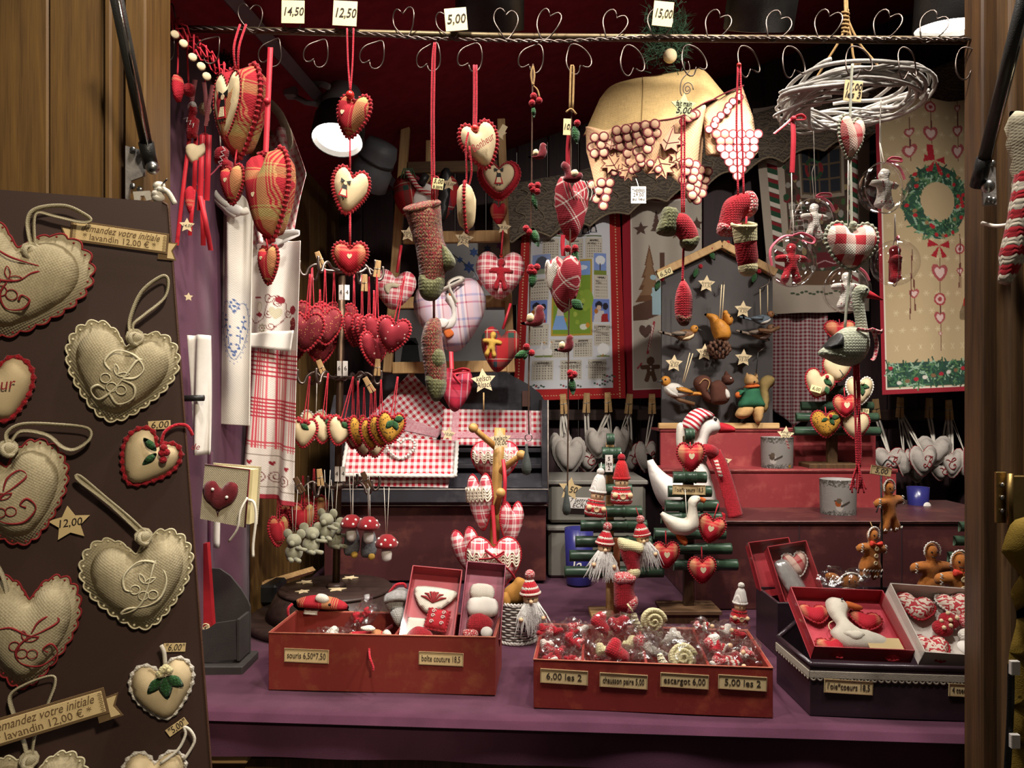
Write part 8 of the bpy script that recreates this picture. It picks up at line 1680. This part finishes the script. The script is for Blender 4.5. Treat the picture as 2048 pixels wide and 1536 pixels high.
 # gingerbread dolls
def ging(label,x,y,h,d,roll=0,yaw=0,bow=False,buttons=0,skirt=False,name='gingerbread_doll',top=None):
 t=Th(name,label,'doll',x,y,d,None,(0,roll,yaw));k=t.k;s_=h*k/2;T=h*.22*k
 t.part('body',pillow([(p[0]*s_*.74,p[1]*s_)for p in spl(GING,3)],T,sp=s_*.15),M_ginger)
 if skirt:t.part('skirt',pillow(spl([(-.26*s_,-.02*s_),(.26*s_,-.02*s_),(.5*s_,-.62*s_),(0,-.68*s_),(-.5*s_,-.62*s_)],3),T*1.15),M_ginger);t.part('skirt_icing',zig(-.5*s_,-.6*s_,.5*s_,-.6*s_,-T*.42,14,.003,.0019),M_whitewool)
 hd=[(.30*s_*math.cos(a)*.86,.74*s_+.29*s_*math.sin(a))for a in[PI*(-.15)+PI*1.3*i/24 for i in range(25)]]
 t.part('head_icing',sweep([(p[0]*(1.0+.09*(i%2)),-T*.16,p[1]+(.02*s_ if i%2 else 0))for i,p in enumerate(hd)],.0022,5),M_whitewool)
 for e in(-1,1):
  t.part('cuff_icing',zig(e*.58*s_,.38*s_,e*.58*s_,.05*s_,-T*.34,7,.0028,.002),M_whitewool);t.part('foot_icing',zig(e*.10*s_,-.84*s_,e*.46*s_,-.80*s_,-T*.34,7,.0028,.002),M_whitewool);t.part('eye',ball(.03*s_,(e*.10*s_,-T*.42,.74*s_),u=8,v=6),M_black)
 t.part('smile',sweep([(-.1*s_,-T*.43,.60*s_),(0,-T*.45,.56*s_),(.1*s_,-T*.43,.60*s_)],.0011,4),M_dark)
 if bow:
  for e in(-1,1):t.part('bow',pillow(spl([(0,.42*s_),(e*.26*s_,.54*s_),(e*.28*s_,.32*s_)],3),T*.4),solid('orange red bow','#c2301e',.7,.1),(0,-T*.5,0))
 for i in range(buttons):t.part('button',X(lathe([(.0001,.0012),(.055*s_,.0012),(.085*s_,.0026),(.085*s_,-.001),(.0001,-.001)],14),(0,-T*.56,(.24-.27*i)*s_),(PI/2,0,0)),M_star)
 if top:t.part('string',sweep([(0,0,s_*.98),(0,.01,(y-top)*k)],.0014,4),M_twine)
 return t
ging('plain gingerbread doll hanging highest at the right of the candle glasses',1778,1014,106,1.80,-4,22,top=945);ging('gingerbread doll in a skirt with red bow and three buttons, hanging',1742,1108,104,1.76,6,20,True,3,True,top=1045)
ging('gingerbread doll with arms spread, partly behind another, over the white box',1862,1148,124,1.72,0,6,skirt=True);ging('gingerbread doll with red bow and three buttons, right above the white box',1918,1172,138,1.64,0,0,True,3)
t=Th('wire_stand','thin black wire stand holding the hanging gingerbread dolls','stand',1762,1300,1.79);t.o.location.z=.9415;t.part('rod',sweep([(0,0,0),(.002,0,.25),(.0,0,.40)],.0024,8),M_black);t.part('foot',lathe([(.0001,0),(.04,0),(.04,.006),(.0001,.008)],18),M_black);t.part('hook',sweep(spl([(0,0,.40),(.01,-.01,.42),(.02,-.02,.41)],4,False),.0018,6),M_black);t.part('hook',sweep([(0,0,.33),(-.02,-.02,.30)],.0018,6),M_black)
card('cream tag reading 5,00 above the highest gingerbread doll',1762,942,42,18,1.78,('5,00',),10,px=11,mt=M_paper2,frame=True)
t=Th('cellophane_bag','clear bag of two iced gingerbread faces beside the upright red box','bag',1682,1172,1.72);film_bag(t,108*t.k,62*t.k,.05,77)
for x,y in((1700,1162),(1694,1192)):
 b=t.part('gingerbread_face',X(ball(19*t.k),t.L(x,y),(0,0,0),(1.1,.4,.9)),M_ginger);t.part('icing',sweep([(q[0]*(1+.1*(i%2)),q[1],q[2])for i,q in enumerate([((x-t.x)*t.k+21*t.k*math.cos(a),-.004,-(y-t.y)*t.k+17*t.k*math.sin(a))for a in[PI*i/16 for i in range(17)]])],.0022,5),M_whitewool,parent=b)
 for e in(-6,6):t.part('eye',ball(.0022,t.L(x+e,y-1,-.011),u=8,v=6),M_black,parent=b)
t.part('gingerbread_arm',X(ball(14*t.k),t.L(1666,1156),(0,.4,0),(1.2,.5,.7)),M_ginger)
t=sheart('swirl print heart with white edge hanging on the far right bamboo tree',1940,1140,62,56,1.70,M_swirl,M_whitewool,None,10,0,([(1944,1122,0),(1944,1045,0)],[(1936,1122,0),(1932,1070,0)]),M_whitecord,.002,es=.003)
t=Th('knitted_doll','red and white knitted doll on the far right bamboo tree, cut by the post','doll',1968,1030,1.72);k=t.k
t.part('hat',ball(18*k,(0,0,36*k),(1,.8,1)),M_mel2);t.part('scarf',sweep([(-20*k,-.01,8*k),(0,-.016,2*k),(18*k,-.01,6*k)],7*k,8),M_redwool);t.part('body',pillow(spl([(-18*k,10*k),(18*k,10*k),(22*k,-30*k),(-16*k,-40*k)],4),.04),M_knitst);t.part('boot',ball(13*k,(2*k,0,-54*k)),M_redwool)
t=sheart('cream swirl heart at the top of the far right bamboo tree',1968,938,44,46,1.72,M_swirl,M_creamwool,None,0,0,([(1966,918,0),(1962,898,0)],),M_whitecord,.002)
# ================================================================ right edge: things on and beyond the right post
t=Th('felt_cone_tree','bright red felt tree shape with white numbered pocket, behind the right post','decoration',1955,520,2.57)
M_bfelt=solid('bright red felt','#c4241c',.9,.06,60,600,.3)
t.flat('cone',[(1966,430),(1985,476),(1941,476)],.008,M_bfelt);t.flat('cone',[(1960,515),(1985,515),(1990,612),(1927,612),(1927,600)],.008,M_bfelt,-.004);t.flat('white_pocket',[(1945,560),(1990,556),(1990,612),(1946,612)],.008,M_white,-.014);t.part('star_patch',X(prism(star(15*t.k),.003),t.L(1962,588,-.020)),M_red,smooth=False);t.text('2',1964,590,14,M_white,-.023)
t.flat('white_pocket',[(1960,498),(1990,494),(1990,550),(1962,550)],.006,M_white,-.006);t.part('back_board',boxc(t.L(1985,425,.004),t.L(2020,620,.010)),M_white,smooth=False)
t=Th('paper_bow','red and white paper bow pinned beside the right hinge bracket','bow',1950,410,2.57);t.flat('loop',[(1940,395),(1955,402),(1942,416)],.004,M_bfelt);t.flat('loop',[(1960,394),(1964,408),(1948,408)],.004,M_white,-.003);t.flat('tail',[(1950,408),(1958,412),(1944,440),(1938,436)],.004,M_bfelt)
t=Th('striped_stocking','red and white striped knit stocking leg hanging by cord at the right edge','stocking',2030,400,1.0);k=t.k
t.part('leg',sweep(spl([t.L(2062,330),t.L(2050,400),t.L(2035,470),t.L(2020,530),t.L(2008,566)],4,False),[26*k]*6+[24*k]*6+[19*k,17*k,15*k,13*k,12*k],14),knit('bold striped knit',['#a81c28','#cfc4b0'],.006,.006,.9,0,.024));t.pil('cloth_body',[(2018,235),(2030,222),(2058,228),(2090,260),(2090,420),(2046,420),(2030,330)],.06,linen('grey cream felt','#a39c84'));t.part('nail_cord',sweep(spl([t.W(1964,446,1.19),t.W(1990,452,1.16),t.W(2020,448,1.08),t.W(2035,430,1.0)],4,False),.0028,6),M_whitecord)
t=Th('door_hinge','brass coloured steel hinge on the right post','hinge',2012,1000,1.185);t.part('leaf',boxc(t.L(1993,1046,0),t.L(2013,944,.006)),metal('brass plate','#8a7040',.4),smooth=False);t.part('leaf',boxc(t.L(2015,1052,-.012),t.L(2042,950,.0)),metal('brass plate','#8a7040',.4),smooth=False);t.part('pin',sweep([t.L(2014,1050,-.008),t.L(2014,946,-.008)],.005,8),metal('brass plate','#8a7040',.4))
for y in(970,995,1022):t.part('screw',ball(.004,t.L(2004,y,-.002),(1,.5,1),8,6),M_steel)
t=Th('yellow_cloth','mustard yellow felt figure hanging at the right frame edge','decoration',2045,1300,.92)
M_must=solid('mustard felt','#7d6414',.9,.08,30,600,.3)
t.pil('body',[(2004,1098),(2020,1050),(2045,1035),(2090,1040),(2090,1190),(2040,1150),(2008,1110)],.03,M_must,n=2);t.pil('body',[(2030,1180),(2090,1160),(2090,1640),(2020,1640),(2022,1480),(2022,1330),(2040,1240)],.03,M_must,.006);t.part('black_trim',ribbon([t.L(2018,1325,-.004),t.L(2017,1400,-.004),t.L(2014,1470,-.004),t.L(2010,1540,-.004)],.009,axis=(1,.2,0)),M_black)
for y in(1330,1475):t.part('white_patch',boxc(t.L(2010,y+14,-.012),t.L(2028,y-14,-.006)),M_white,smooth=False)
finish_text()
